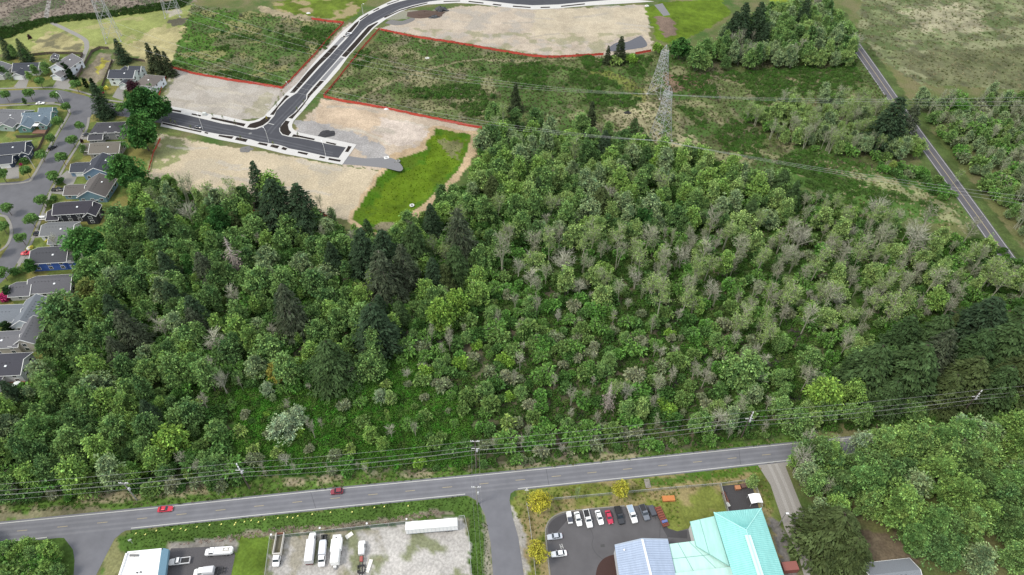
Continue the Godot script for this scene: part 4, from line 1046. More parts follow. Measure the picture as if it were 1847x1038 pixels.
	car(Vector3(-220.64, 0, -250.56), 5, "wagon", Color(0.75, 0.75, 0.74), "long white van in the black house's driveway", 5.8)
	car(Vector3(-218.01, 0, -239.32), 6, "wagon", Color(0.02, 0.018, 0.024), "dark car parked by the low white house", 4.6)
	car(Vector3(-216.44, 0, -226.03), 186, "pickup", Color(0.5, 0.035, 0.05), "red pickup on the bright blue house's driveway", 5.2, Color(0.45, 0.03, 0.05))
	car(Vector3(-274.27, 0, -355.96), 8, "sedan", Color(0.7, 0.7, 0.7), "white car in front of the teal house")
	var pb := thing("gravel_pile", "pale pile of white stones beside the red pickup", "stone pile", Vector3(-217.94, 0, -230.49))
	mound(pb, "stones", 1.4, 0.7, look(0.55, 0.54, 0.52), 5)


func mound(o: Node3D, called: String, r: float, h: float, m: Material, s: int, stretch := 1.0, lumps := 0.25) -> void:
	var g := Shape.new()
	var rr := RandomNumberGenerator.new()
	rr.seed = s
	var rows := []
	for k in 6:
		var t := k / 5.0
		var ring := []
		for j in 14:
			var q := r * (1.0 - t) * (1.0 + rr.randf_range(-lumps, lumps) * (1.0 - t))
			ring.append(Vector3(cos(TAU * j / 14) * q * stretch, h * (1.0 - (1.0 - t) * (1.0 - t)) * (1.0 + rr.randf_range(-lumps, lumps) * 0.6) if k > 0 else -0.05, sin(TAU * j / 14) * q))
		rows.append(ring)
	for k in 5:
		for j in 14:
			g.quad(rows[k][j], rows[k][(j + 1) % 14], rows[k + 1][(j + 1) % 14], rows[k + 1][j])
	put(called, g.mesh(), m, o)


# ---------------------------------------------------------------- the new housing site
func barrier(line: PackedVector2Array, label: String, sag := 0.0) -> void:
	var o := thing("barrier_fence", label, "barrier fence", Vector3(line[0].x, 0, line[0].y), 0.0, "red plastic barrier fences round the site")
	var r := RandomNumberGenerator.new()
	r.seed = int(absf(line[0].x) * 10)
	var s := Shape.new()
	var posts := Shape.new()
	var last := Vector3.INF
	for k in line.size() - 1:
		var l := line[k].distance_to(line[k + 1])
		var c := maxi(1, int(l / 2.4))
		for j in c + 1:
			var p := line[k].lerp(line[k + 1], float(j) / c) - line[0]
			var q := Vector3(p.x + r.randf_range(-0.15, 0.15), r.randf_range(1.3, 1.6) - sag, p.y + r.randf_range(-0.15, 0.15))
			if last != Vector3.INF and last.distance_to(q) > 0.3:
				var a := last
				var low := Vector3(0, -r.randf_range(1.15, 1.3) + sag * 0.8, r.randf_range(0.1, 0.45))
				var mid_a := a.lerp(q, 0.5) + Vector3(0, -0.12, 0.08)
				s.quad(a, mid_a, mid_a + low, a + low)
				s.quad(mid_a, q, q + low, mid_a + low)
				s.quad(a + low, q + low, q + low + Vector3(0, -0.03, 0.4), a + low + Vector3(0, -0.03, 0.4))
			posts.tube(Vector3(q.x, -0.05, q.z), Vector3(q.x, q.y + 0.1, q.z), 0.05, 0.05, 5)
			last = q
	put("plastic_mesh", s.mesh(), grainy("barrier_red", lin(0.52, 0.085, 0.06), 3.0, 0.8), o)
	put("posts", posts.mesh(), look(0.3, 0.12, 0.06), o).set_meta("kind", "stuff")


func sapling(at: Vector3, label: String, yellow := false) -> void:
	var o := thing("young_street_tree", label, "young tree", at, 0.0, "young staked trees along the new street")
	var s := Shape.new()
	s.tube(Vector3(0, 0.1, 0), Vector3(0.05, 2.8, 0), 0.05, 0.03, 5)
	put("trunk", s.mesh(), look(0.08, 0.06, 0.05), o)
	for k in [-0.7, 0.7]:
		s = Shape.new()
		s.tube(Vector3(k, 0.1, 0), Vector3(k * 0.7, 1.7, 0), 0.05, 0.05, 5)
		put("stake", s.mesh(), look(0.35, 0.28, 0.18), o)
	s = Shape.new()
	leaves(s, Vector3(0, 2.6, 0), Vector3(0.5, 1.1, 0.5), 40, 0.36, Color(0.2, 0.17, 0.02) if yellow else Color(0.09, 0.11, 0.04), 0.5, 0.1)
	put("crown", s.mesh(), leaf_look("leaf", 0.4), o)


func make_site() -> void:
	landmark(Vector3(-113.61, 0, -387.6), "red barrier fence along the new street")
	landmark(Vector3(-178.34, 0, -387.6), "red barrier fence behind the grey plot")
	landmark(Vector3(-51.63, 0, -344.35), "red barrier fence above the green basin")
	landmark(Vector3(21.93, 0, -415.3), "red barrier fence of the far plot")
	landmark(Vector3(-52.5, 0, -279.44), "bright green storm basin")
	landmark(Vector3(-130.61, 0, -274.83), "bare sand-coloured plot")
	landmark(Vector3(75.69, 0, -432.55), "puddle on the far plot")
	barrier(vs([-207.9, -362.27, -210.2, -373.99, -214.4, -398.95]), "red barrier fence between the brown-grey-roofed house and the grey plot")
	barrier(vs([-214.22, -400.4, -196.08, -391.8, -170.33, -383.45, -152.17, -378.68, -137.97, -373.99]), "long red barrier fence behind the grey plot left of the new street")
	barrier(vs([-137.97, -373.99, -135.51, -382.08, -128.67, -410.75, -122.26, -442.37, -116.85, -464.72]), "red barrier fence on the left of the new street, climbing away from the grey plot")
	barrier(vs([-140.49, -471.01, -128.91, -467.4, -116.85, -464.72]), "short red barrier fence by the far left basin")
	barrier(vs([-90.5, -455.08, -96.58, -432.55, -100.72, -413.01, -106.12, -387.6, -111.22, -364.83]), "red barrier fence on the right of the new street beside the meadow")
	barrier(vs([-111.09, -364.19, -101.78, -359.73, -74.72, -351.62, -43.99, -339.6, -16.76, -329.78]), "red barrier fence between the meadow and the plot above the green basin")
	barrier(vs([-90.01, -454.22, -68.47, -444.03, -38.03, -434.16, -6.67, -422.24, 13.02, -415.3, 27.21, -413.77, 58.88, -417.59]), "long red barrier fence along the near edge of the far plot")
	barrier(vs([79.74, -418.36, 85.07, -420.68, 90.33, -422.24]), "short red barrier fence right of the puddle, beside the pylon")
	barrier(vs([-190.72, -318.68, -189.8, -306.46, -185.77, -287.96]), "red barrier fence at the left end of the sand-coloured plot, next to the great trees")
	barrier(vs([-125.89, -255.55, -120.51, -257.24]), "short piece of red barrier fence showing behind the dark firs of the sand-coloured plot")
	barrier(vs([-96.77, -258.09, -89.3, -253.87, -81.37, -246.48]), "red barrier fence at the near right corner of the sand-coloured plot")
	barrier(vs([-15.07, -303.88, -11.97, -296.79, -9.58, -292.34, -10.61, -287, -13.33, -283.19]), "drooping red barrier fence at the wood's edge right of the green basin", 0.3)
	barrier(vs([-36.74, -263.25, -35.02, -265.43]), "left one of two fallen red barrier pieces on the track below the green basin", 0.6)
	barrier(vs([-32.53, -268.52, -30.52, -271.2]), "right one of two fallen red barrier pieces on the track below the green basin", 0.6)
	for q in [[Vector3(-171.03, 0, -328.65), Vector2(-0.5, -0.9), "curved pale street lamp at the dark car on the new street"], [Vector3(-131.19, 0, -315.43), Vector2(-0.6, -0.8), "curved pale street lamp at the junction of the new street"], [Vector3(-97.75, 0, -301.83), Vector2(-0.5, -0.9), "curved pale street lamp at the new street's square dead end"], [Vector3(-132.42, 0, -368.72), Vector2(0.2, 0.9), "curved pale street lamp where the new street starts to climb away"], [Vector3(-105.48, 0, -478.33), Vector2(0.7, 0.6), "curved pale street lamp at the new street's far bend"]]:
		street_lamp(q[0], 8.6, q[1], q[2], 0.68)
	var n := 0
	var names := ["first", "second", "third", "fourth", "fifth", "sixth", "seventh", "eighth", "ninth", "tenth", "eleventh", "twelfth", "thirteenth", "fourteenth"]
	for p in [Vector3(-190.23, 0, -334.36), Vector3(-187.15, 0, -332.63), Vector3(-176.8, 0, -327.52), Vector3(-168.78, 0, -340.19), Vector3(-162.43, 0, -337.84), Vector3(-154.24, 0, -333.21), Vector3(-146.76, 0, -317.59), Vector3(-137.63, 0, -337.26), Vector3(-127.58, 0, -311.7), Vector3(-135.52, 0, -351.62), Vector3(-134.02, 0, -362.91), Vector3(-116.54, 0, -320.86), Vector3(-122.59, 0, -346.75), Vector3(-120.5, 0, -354.71)]:
		sapling(p, "young staked tree in a dark planting bed, %s from the left along the new street" % names[n], n == 7)
		n += 1
	car(Vector3(-174.04, 0, -330.35), -12, "sedan", Color(0.05, 0.055, 0.07), "dark car parked on the new street under the curved lamp", 4.6)
	landmark(Vector3(-110.54, 0, -445.71), "white pickup on the new street")
	car(Vector3(-110.54, 0, -445.71), 52, "pickup", Color(0.75, 0.75, 0.75), "white pickup parked on the new street's bend", 5.6)
	var o := thing("transformer_box", "pale utility box on the pavement left of the new street's junction", "utility box", Vector3(-174.93, 0, -343.75))
	part(o, "cabinet", look(0.5, 0.52, 0.5, 0.5), [[Vector3(0, 0.95, 0), Vector3(2.0, 1.5, 1.6)]], 0.1)
	part(o, "plinth", look(0.4, 0.4, 0.39), [[Vector3(0, 0.2, 0), Vector3(2.5, 0.24, 2.2)]], 0.04)
	o = thing("gravel_heap", "dark grey gravel heap on the plot above the new street's dead end", "gravel heap", Vector3(-101.45, 0, -324.17))
	mound(o, "gravel", 3.6, 1.4, grainy("gravel_dark", lin(0.06, 0.06, 0.065), 2.0), 3, 1.25)
	o = thing("gravel_heap", "low grey gravel heap at the edge of the sand-coloured plot", "gravel heap", Vector3(-142, 0, -309.07))
	mound(o, "gravel", 3.0, 0.6, grainy("gravel_mid", lin(0.2, 0.195, 0.19), 2.0), 4, 1.2)
	o = thing("soil_heap", "brown soil heap with a hollow on the far plot by the road bend", "soil heap", Vector3(-61.17, 0, -479.26))
	mound(o, "soil", 7.0, 2.2, grainy("soil_brown", lin(0.12, 0.085, 0.07), 3.0), 8, 1.8)
	o = thing("rubble_heap", "blue-grey rubble heap at the right end of the brown soil heap", "rubble heap", Vector3(-51.03, 0, -485.82))
	mound(o, "rubble", 4.2, 2.6, grainy("rubble", lin(0.1, 0.105, 0.115), 2.0), 12, 1.1, 0.5)
	o = thing("rubble_heap", "small dark rubble heap in front of the brown soil heap", "rubble heap", Vector3(-55.29, 0, -474.65))
	mound(o, "rubble", 2.8, 1.2, grainy("rubble", lin(0.1, 0.105, 0.115), 2.0), 14, 1.3, 0.5)
	for q in [[Vector3(-65.93, 0, -301.33), "square white concrete slab beside the green basin's track"], [Vector3(97.78, 0, -493.48), "square white concrete slab beside the far basin's track"]]:
		o = thing("concrete_slab", q[1], "slab", q[0], 20)
		part(o, "slab", look(0.62, 0.62, 0.6), [[Vector3(0, 0.15, 0), Vector3(2.6, 0.3, 2.2)]], 0.05)
		var s := Shape.new()
		s.disc(Vector3(0, 0.32, 0), 0.7, 12)
		put("hatch", s.mesh(), look(0.3, 0.3, 0.3), o)
	for q in [[Vector3(-48.36, 0, -261.08), "white ring of a drain manhole on the lower edge of the green basin", 0.65], [Vector3(-59.46, 0, -298.29), "grey stone drain outlet where the track enters the green basin", 0.25]]:
		o = thing("drain_manhole", q[1], "drain", q[0])
		var s := Shape.new()
		for k in 14:
			s.tube(Vector3(cos(TAU * k / 14) * 0.9, 0.12, sin(TAU * k / 14) * 0.9), Vector3(cos(TAU * (k + 1) / 14) * 0.9, 0.12, sin(TAU * (k + 1) / 14) * 0.9), 0.3, 0.3, 6)
		put("ring", s.mesh(), look(q[2], q[2], q[2]), o)
		s = Shape.new()
		s.disc(Vector3(0, 0.1, 0), 0.7, 12)
		put("cover", s.mesh(), look(0.1, 0.1, 0.1), o)
	o = thing("covered_heap", "blue-grey tarpaulin heap at the near tip of the green basin", "covered heap", Vector3(-50.13, 0, -245.67))
	mound(o, "tarpaulin", 2.2, 1.2, look(0.13, 0.14, 0.165, 0.5), 21, 1.0, 0.3)
	for q in [[Vector3(-72.32, 0, -350.4), "white sack lying at the red fence above the green basin"], [Vector3(-54.18, 0, -413.01), "white scrap heap lying in the middle of the meadow"], [Vector3(-144.96, 0, -481.12), "white scrap by the far left basin"]]:
		o = thing("white_sack", q[1], "sack", q[0])
		mound(o, "sack", 1.1, 0.6, look(0.6, 0.6, 0.6), 31, 1.5, 0.4)
	for q in [[Vector3(62.93, 0, -357.83), "upper left one of two dark cattle-sized mounds in the meadow beside the pylons"], [Vector3(66.06, 0, -346.15), "lower right one of two dark cattle-sized mounds in the meadow beside the pylons"]]:
		o = thing("dark_mound", q[1], "mound", q[0])
		mound(o, "soil", 1.5, 1.1, look(0.015, 0.015, 0.016), 44, 1.4, 0.3)


# ---------------------------------------------------------------- yards and halls south of the main road
func seams(o: Node3D, a: Vector3, b: Vector3, a2: Vector3, b2: Vector3, count: int, m: Material, h := 0.09) -> void:   # ribs running from the edge a-b to the edge a2-b2
	var s := Shape.new()
	for k in range(1, count):
		var t := float(k) / count
		var p := a.lerp(b, t)
		var q := a2.lerp(b2, t)
		if p.distance_to(q) > 0.5:
			var d := (b - a).normalized() * 0.05
			var u := Vector3(0, h, 0)
			s.quad(p - d, q - d, q - d + u, p - d + u)
			s.quad(p - d + u, q - d + u, q + d + u, p + d + u)
			s.quad(p + d + u, q + d + u, q + d, p + d)
	var r := put("seams", s.mesh(), m, o)
	r.set_meta("kind", "stuff")


func plane(o: Node3D, called: String, pts: Array, m: Material, thick := 0.25) -> void:
	var s := Shape.new()
	var dn := Vector3(0, -thick, 0)
	for k in range(1, pts.size() - 1):
		s.tri(pts[0], pts[k], pts[k + 1])
		s.tri(pts[0] + dn, pts[k] + dn, pts[k + 1] + dn)
	for k in pts.size():
		var a: Vector3 = pts[k]
		var b: Vector3 = pts[(k + 1) % pts.size()]
		s.quad(a, b, b + dn, a + dn)
	put(called, s.mesh(), m, o)


func curtain(o: Node3D, pts: Array, m: Material, inset := 0.3) -> void:   # walls under an eave line
	var mid := Vector3.ZERO
	for p in pts:
		mid += p / pts.size()
	for k in pts.size() - 1:
		var s := Shape.new()
		var a: Vector3 = pts[k] + (mid - pts[k]).normalized() * inset
		var b: Vector3 = pts[k + 1] + (mid - pts[k + 1]).normalized() * inset
		a.y = pts[k].y - 0.26
		b.y = pts[k + 1].y - 0.26
		s.quad(a, b, Vector3(b.x, 0, b.z), Vector3(a.x, 0, a.z))
		put("wall", s.mesh(), m, o)


func chain_fence(line: PackedVector2Array, high: float, label: String, veil: StandardMaterial3D, gap := 5.0) -> void:
	var o := thing("chain_link_fence", label, "fence", Vector3(line[0].x, 0, line[0].y))
	var steel := look(0.42, 0.43, 0.43, 0.5, 0.3)
	var s := Shape.new()
	for k in line.size() - 1:
		var a := line[k] - line[0]
		var b := line[k + 1] - line[0]
		var c := maxi(1, int(a.distance_to(b) / gap))
		s.quad(Vector3(a.x, 0.05, a.y), Vector3(b.x, 0.05, b.y), Vector3(b.x, high - 0.04, b.y), Vector3(a.x, high - 0.04, a.y))
		var rail := Shape.new()
		rail.tube(Vector3(a.x, high, a.y), Vector3(b.x, high, b.y), 0.05, 0.05, 6)
		put("rail", rail.mesh(), steel, o)
		for j in c + (1 if k == line.size() - 2 else 0):
			var p := a.lerp(b, float(j) / c)
			var q := Shape.new()
			q.tube(Vector3(p.x, 0, p.y), Vector3(p.x, high + 0.12, p.y), 0.06, 0.06, 6)
			put("post", q.mesh(), steel, o)
	put("wire_mesh", s.mesh(), veil, o)


func veil(key: String, r: float, g: float, b: float, a: float) -> StandardMaterial3D:
	if not mats.has(key):
		var m := StandardMaterial3D.new()
		m.albedo_color = Color(lin(r, g, b), a)
		m.transparency = BaseMaterial3D.TRANSPARENCY_ALPHA
		m.roughness = 0.7
		m.cull_mode = BaseMaterial3D.CULL_DISABLED
		mats[key] = m
	return mats[key]


func make_business() -> void:
	var white_paint := look(0.74, 0.74, 0.74, 0.4)
	# white flat-roofed building
	var o := thing("flat_roofed_building", "white flat-roofed building with a blue right-hand parapet at the bottom left", "building")
	var c := [Vector3(-115.41, 5, -88.22), Vector3(-104.7, 5, -89.33), Vector3(-102.13, 5, -77.81), Vector3(-114.59, 5, -77.81)]
	var s := Shape.new()
	for k in 4:
		var a: Vector3 = c[k]
		var b: Vector3 = c[(k + 1) % 4]
		s.quad(Vector3(a.x, 0, a.z), Vector3(b.x, 0, b.z), b, a)
	put("wall", s.mesh(), look(0.35, 0.38, 0.4), o)
	plane(o, "roof", [c[0] - Vector3(0, 0.5, 0), c[1] - Vector3(0, 0.5, 0), c[2] - Vector3(0, 0.5, 0), c[3] - Vector3(0, 0.5, 0)], grainy("white_roof", lin(0.85, 0.85, 0.85), 9.0, 0.6), 0.2)
	for k in 4:
		var a: Vector3 = c[k]
		var b: Vector3 = c[(k + 1) % 4]
		var d := (b - a).normalized()
		var nn := Vector3(-d.z, 0, d.x) * 0.45
		plane(o, "parapet", [a + Vector3(0, 0.1, 0), b + Vector3(0, 0.1, 0), b + nn + Vector3(0, 0.1, 0), a + nn + Vector3(0, 0.1, 0)], look(0.1, 0.19, 0.25) if k == 1 else white_paint, 0.6)
	var e0: Vector3 = c[1]
	var e1: Vector3 = c[2]
	plane(o, "blue_fascia", [e0 + Vector3(0, 0.16, 0), e0 + Vector3(1.5, -0.5, 0.1), e1 + Vector3(1.5, -0.5, 0.1), e1 + Vector3(0, 0.16, 0)], look(0.12, 0.22, 0.29), 1.2)
	for k in 7:
		var t := 0.12 + k * 0.12
		plane(o, "roof_seam", [c[0].lerp(c[1], t) + Vector3(0, -0.4, 1), c[0].lerp(c[1], t) + Vector3(0.12, -0.4, 1), c[3].lerp(c[2], t) + Vector3(0.12, -0.4, 0), c[3].lerp(c[2], t) + Vector3(0, -0.4, 0)], look(0.55, 0.55, 0.55), 0.1)
	for p in [Vector3(-109.87, 4.6, -82.11), Vector3(-108.8, 4.6, -82.27)]:
		part(o, "roof_vent", look(0.1, 0.1, 0.1), [[p + Vector3(0, 0.2, 0), Vector3(0.35, 0.5, 0.35)]])
	part(o, "roof_unit", look(0.16, 0.16, 0.16), [[Vector3(-112.69, 4.6, -87.22) + Vector3(0, 0.3, 0), Vector3(2.6, 0.5, 0.5)]])
	landmark(Vector3(-113.13, 0, -87.18), "white flat-roofed building")
	# blue-grey gabled metal building
	o = thing("metal_building", "gabled building with a pale blue-grey metal roof beside the car park", "building")
	var metal := grainy("roof_blue", lin(0.36, 0.43, 0.55), 9.0, 0.45)
	var m2 := look(0.27, 0.33, 0.44, 0.5)
	var rn := Vector3(39.1, 6.8, -91.25)
	var rs := Vector3(40.68, 6.8, -75.56)
	var ln := Vector3(30.94, 5, -90.09)
	var ls := Vector3(31.44, 5, -75.48)
	var en := Vector3(47.24, 5, -91.9)
	var es := Vector3(48.04, 5, -76.25)
	plane(o, "roof", [ln, rn, rs, ls], metal)
	plane(o, "roof", [rn, en, es, rs], metal)
	seams(o, rn, rs, ln, ls, 22, m2)
	seams(o, rn, rs, en, es, 22, m2)
	plane(o, "ridge_cap", [rn + Vector3(-0.35, 0.14, 0), rn + Vector3(0.35, 0.14, 0), rs + Vector3(0.35, 0.14, 0), rs + Vector3(-0.35, 0.14, 0)], look(0.6, 0.64, 0.7, 0.5), 0.14)
	plane(o, "verge_trim", [ln + Vector3(0, 0.04, 0.05), ln + Vector3(0, 0.04, -0.35), rn + Vector3(0, 0.04, -0.35), rn + Vector3(0, 0.04, 0.05)], look(0.3, 0.35, 0.42), 0.3)
	plane(o, "verge_trim", [rn + Vector3(0, 0.04, 0.05), rn + Vector3(0, 0.04, -0.35), en + Vector3(0, 0.04, -0.35), en + Vector3(0, 0.04, 0.05)], look(0.3, 0.35, 0.42), 0.3)
	curtain(o, [ls, ln, rn, en, es, rs, ls], look(0.5, 0.51, 0.52))
	part(o, "roof_vent", white_paint, [[Vector3(33.48, 5.8, -88.38) + Vector3(0, 0.2, 0), Vector3(0.5, 0.4, 0.5)]])
	landmark(Vector3(39.84, 0, -88.03), "pale blue-grey metal building")
	# turquoise-roofed hall
	o = thing("turquoise_roofed_hall", "large hall with hipped and lean-to turquoise metal roofs", "building")
	var tq := grainy("roof_turquoise", lin(0.28, 0.6, 0.57), 9.0, 0.45)
	var tq2 := grainy("roof_turquoise_pale", lin(0.35, 0.6, 0.55), 12.0, 0.5)
	var tq3 := grainy("roof_turquoise_white", lin(0.44, 0.66, 0.6), 12.0, 0.5)
	var rib := look(0.17, 0.47, 0.45, 0.5)
	var nw := Vector3(62.49, 6.5, -99.98)
	var ne := Vector3(77.59, 6.5, -101.44)
	var apex := Vector3(70.03, 9.5, -92.83)
	var ridge_s := Vector3(71.29, 9.5, -73.78)
	var west_s := Vector3(64.52, 6.5, -74.91)
	var east_s := Vector3(79.14, 6.5, -74.91)
	plane(o, "hip_roof", [nw, ne, apex], tq)
	plane(o, "hip_roof", [ne, east_s, ridge_s, apex], tq)
	plane(o, "hip_roof", [nw, apex, ridge_s, west_s], tq)
	seams(o, nw, ne, apex, apex, 18, rib, 0.1)
	for side in [[nw, west_s], [ne, east_s]]:
		var a: Vector3 = side[0]
		var z: Vector3 = side[1]
		var g := Shape.new()
		for k in range(1, 40):
			var t := k / 40.0
			var lowp := a.lerp(z, t)
			var along := (z - a).normalized()
			var reach := (lowp - apex).dot(along)
			var total := (ridge_s - apex).dot(along)
			var upp := apex.lerp(ridge_s, clampf(reach / total, 0.0, 1.0)) if reach > 0.0 else a.lerp(apex, (lowp - a).dot(along) / maxf(0.01, (apex - a).dot(along)))
			g.tube(lowp + Vector3(0, 0.03, 0), upp + Vector3(0, 0.03, 0), 0.055, 0.055, 4)
		var sm := put("seams", g.mesh(), rib, o)
		sm.set_meta("kind", "stuff")
	for pair in [[nw, apex], [ne, apex], [apex, ridge_s]]:
		s = Shape.new()
		s.tube(pair[0] + Vector3(0, 0.08, 0), pair[1] + Vector3(0, 0.08, 0), 0.16, 0.16, 6)
		put("ridge_cap", s.mesh(), look(0.36, 0.7, 0.66, 0.5), o)
	plane(o, "skylight_strip", [apex.lerp(ridge_s, 0.08) + Vector3(-0.9, 0.1, 0), apex.lerp(ridge_s, 0.08) + Vector3(0.9, 0.1, 0), ridge_s + Vector3(0.9, 0.1, 0), ridge_s + Vector3(-0.9, 0.1, 0)], look(0.48, 0.74, 0.68, 0.4), 0.2)
	curtain(o, [west_s, nw, ne, east_s, west_s], look(0.55, 0.56, 0.55), 0.8)
	var l0 := Vector3(55.05, 4.6, -97.93)
	var l1 := Vector3(62.67, 5.6, -99.24)
	var l2 := Vector3(63.87, 5.6, -83.65)
	var l3 := Vector3(55.53, 4.6, -90.1)
	plane(o, "lean_to_roof", [l0, l1, l2, l3], tq2)
	var f0 := Vector3(47.53, 4.3, -90.93)
	var f1 := Vector3(55.77, 4.3, -91.96)
	var f2 := Vector3(64.29, 4.3, -83.87)
	var f3 := Vector3(47.98, 4.3, -82.24)
	plane(o, "flat_roof", [f0, f1, f2, f3], tq3)
	plane(o, "front_roof", [Vector3(45.09, 5, -81.63), Vector3(64.35, 5, -83.74), Vector3(67.04, 5, -84.06), Vector3(72.24, 5, -80.18), Vector3(70.83, 5, -74.71), Vector3(44.46, 5, -74.71)], tq3)
	for pair in [[l0.lerp(l1, 0.4), l3.lerp(l2, 0.4)], [f0.lerp(f3, 0.52), f1.lerp(f2, 0.52)], [f0.lerp(f1, 0.33), f3.lerp(f2, 0.33)], [f0.lerp(f1, 0.75), f3.lerp(f2, 0.75)], [l0, l3], [l3, l2], [l1, l2]]:
		s = Shape.new()
		s.tube(pair[0] + Vector3(0, 0.02, 0), pair[1] + Vector3(0, 0.02, 0), 0.07, 0.07, 5)
		put("roof_joint", s.mesh(), look(0.13, 0.3, 0.27), o)
	curtain(o, [l3, l0, l1], look(0.55, 0.56, 0.55), 0.5)
	curtain(o, [f3, f0, f1], look(0.6, 0.6, 0.58), 0.4)
	landmark(Vector3(70.53, 0, -96.8), "turquoise-roofed hall")
	# house roof at the bottom right corner
	house(Vector3(112.03, 0, -82.03), 6, "grey-roofed house half hidden by the trees at the bottom right", Color(0.35, 0.35, 0.34), Color(0.19, 0.205, 0.225), [[0, 0, 15, 8, 3.0, 2.0, "x"], [-4, 6, 6, 6, 2.8, 1.6, "z"]])
	# cars on the main road
	landmark(Vector3(-111.01, 0, -104.2), "bright red car on the main road")
	car(Vector3(-110.97, 0, -104.1), 5, "sedan", Color(0.5, 0.015, 0.04), "bright red saloon driving on the main road at the left", 4.7)
	landmark(Vector3(-57.2, 0, -110.38), "dark red car on the main road")
	car(Vector3(-57.17, 0, -110.19), 186, "wagon", Color(0.2, 0.015, 0.03), "dark red hatchback driving on the main road in the middle", 4.1)
	# the car park row
	car(Vector3(24, 0, -100.82), -80, "pickup", Color(0.8, 0.8, 0.8), "white pickup with a black open bed, third from the left in the car park row", 6.0)
	landmark(Vector3(20.65, 0, -100.64), "white cars in the car park row")
	car(Vector3(20.92, 0, -100.82), -80, "sedan", Color(0.8, 0.8, 0.78), "white saloon second from the left in the car park row", 4.8)
	car(Vector3(27.73, 0, -101.29), -78, "sedan", Color(0.8, 0.8, 0.8), "white saloon between the white pickup and the red car in the row", 4.9)
	car(Vector3(30.82, 0, -101.38), -80, "sedan", Color(0.42, 0.01, 0.05), "crimson car in the middle of the car park row", 4.6)
	car(Vector3(34.14, 0, -101.94), -80, "pickup", Color(0.015, 0.017, 0.022), "black pickup with a covered bed right of the crimson car", 6.0, Color(0.012, 0.012, 0.014))
	car(Vector3(38.25, 0, -102.31), -78, "pickup", Color(0.78, 0.78, 0.78), "white pickup with a blue-grey bed load in the car park row", 6.0, Color(0.3, 0.38, 0.47))
	car(Vector3(42.21, 0, -102.88), -76, "pickup", Color(0.13, 0.145, 0.17), "grey pickup with a black bed near the row's right end", 5.4, Color(0.015, 0.015, 0.017))
	car(Vector3(13.28, 0, -95), 187, "sedan", Color(0.42, 0.45, 0.5), "silver saloon parked sideways at the car park's left kerb", 4.8)
	landmark(Vector3(14.14, 0, -89.57), "white car by the yellow tree")
	car(Vector3(14.31, 0, -89.57), 187, "sedan", Color(0.8, 0.8, 0.8), "white saloon with a dark sunroof beside the lower yellow tree", 4.9)
	var side_by := thing("utility_vehicle", "small white utility vehicle with a dark tray at the row's left end", "utility vehicle", Vector3(18.21, 0, -101.01), -82)
	part(side_by, "body", white_paint, [[Vector3(0, 0.75, 0), Vector3(3.6, 0.7, 1.5)]], 0.15)
	part(side_by, "canopy", white_paint, [[Vector3(-0.9, 1.75, 0), Vector3(1.7, 0.12, 1.4)]], 0.05)
	part(side_by, "tray", look(0.05, 0.055, 0.075), [[Vector3(0.75, 1.16, 0), Vector3(1.6, 0.12, 1.4)]], 0.03)
	for q in [Vector3(-1.6, 1.4, 0.6), Vector3(-1.6, 1.4, -0.6), Vector3(-0.2, 1.4, 0.6), Vector3(-0.2, 1.4, -0.6)]:
		part(side_by, "post", look(0.1, 0.1, 0.1), [[q, Vector3(0.08, 0.65, 0.08)]], 0.01)
	wheels(side_by, [-1.2, 1.2], 0.75, 0.36)
	var small := thing("small_trailer", "small dark grey covered trailer at the right end of the car row", "trailer", Vector3(44.77, 0, -103.44), -75)
	part(small, "box", look(0.06, 0.065, 0.08), [[Vector3(0, 0.85, 0), Vector3(3.4, 0.9, 1.7)]], 0.06)
	part(small, "drawbar", look(0.05, 0.05, 0.05), [[Vector3(2.2, 0.5, 0), Vector3(1.2, 0.1, 0.12)]], 0.02)
	wheels(small, [0.0], 0.9, 0.32)
	var rack := thing("flatbed_trailer", "rust-red flatbed trailer loaded with red frames beside the car row", "trailer", Vector3(47.5, 0, -101.57), -74)
	part(rack, "bed", look(0.14, 0.045, 0.03), [[Vector3(0, 0.6, 0), Vector3(6.8, 0.2, 2.0)]], 0.03)
	for k in 8:
		part(rack, "cross_bar", look(0.24, 0.07, 0.045), [[Vector3(-3 + k * 0.8, 0.86, 0), Vector3(0.22, 0.3, 2.0)]], 0.04)
	for k in [-0.95, 0.95]:
		part(rack, "side_rail", look(0.2, 0.055, 0.04), [[Vector3(0, 1.0, k), Vector3(6.8, 0.16, 0.14)]], 0.03)
	part(rack, "blue_crate", look(0.1, 0.13, 0.3), [[Vector3(2.0, 1.25, 0), Vector3(0.8, 0.5, 1.8)]], 0.05)
	wheels(rack, [-0.6, 0.4], 1.0, 0.33)
	# gravel yard vehicles
	var tip := thing("dump_truck", "white dump truck with a long open load bed in the fenced gravel yard", "truck", Vector3(-71.38, 0, -90.26), -86)
	landmark(Vector3(-71.25, 0, -89.74), "white dump truck in the gravel yard")
	truck_cab(tip, 4.8, white_paint)
	part(tip, "frame", look(0.03, 0.03, 0.03), [[Vector3(-1.4, 0.75, 0), Vector3(7, 0.3, 1.1)]], 0.03)
	var cream := look(0.6, 0.57, 0.52, 0.6)
	for k in [-1.15, 1.15]:
		part(tip, "load_side", cream, [[Vector3(-1.9, 1.75, k), Vector3(6.6, 1.5, 0.16)]], 0.04)
	part(tip, "load_front", cream, [[Vector3(1.45, 1.85, 0), Vector3(0.2, 1.8, 2.3)]], 0.04)
	part(tip, "tail_board", look(0.25, 0.1, 0.07), [[Vector3(-5.15, 1.7, 0), Vector3(0.14, 1.3, 2.2)]], 0.03)
	part(tip, "load_floor", look(0.1, 0.09, 0.06), [[Vector3(-1.9, 1.12, 0), Vector3(6.5, 0.12, 2.2)]], 0.02)
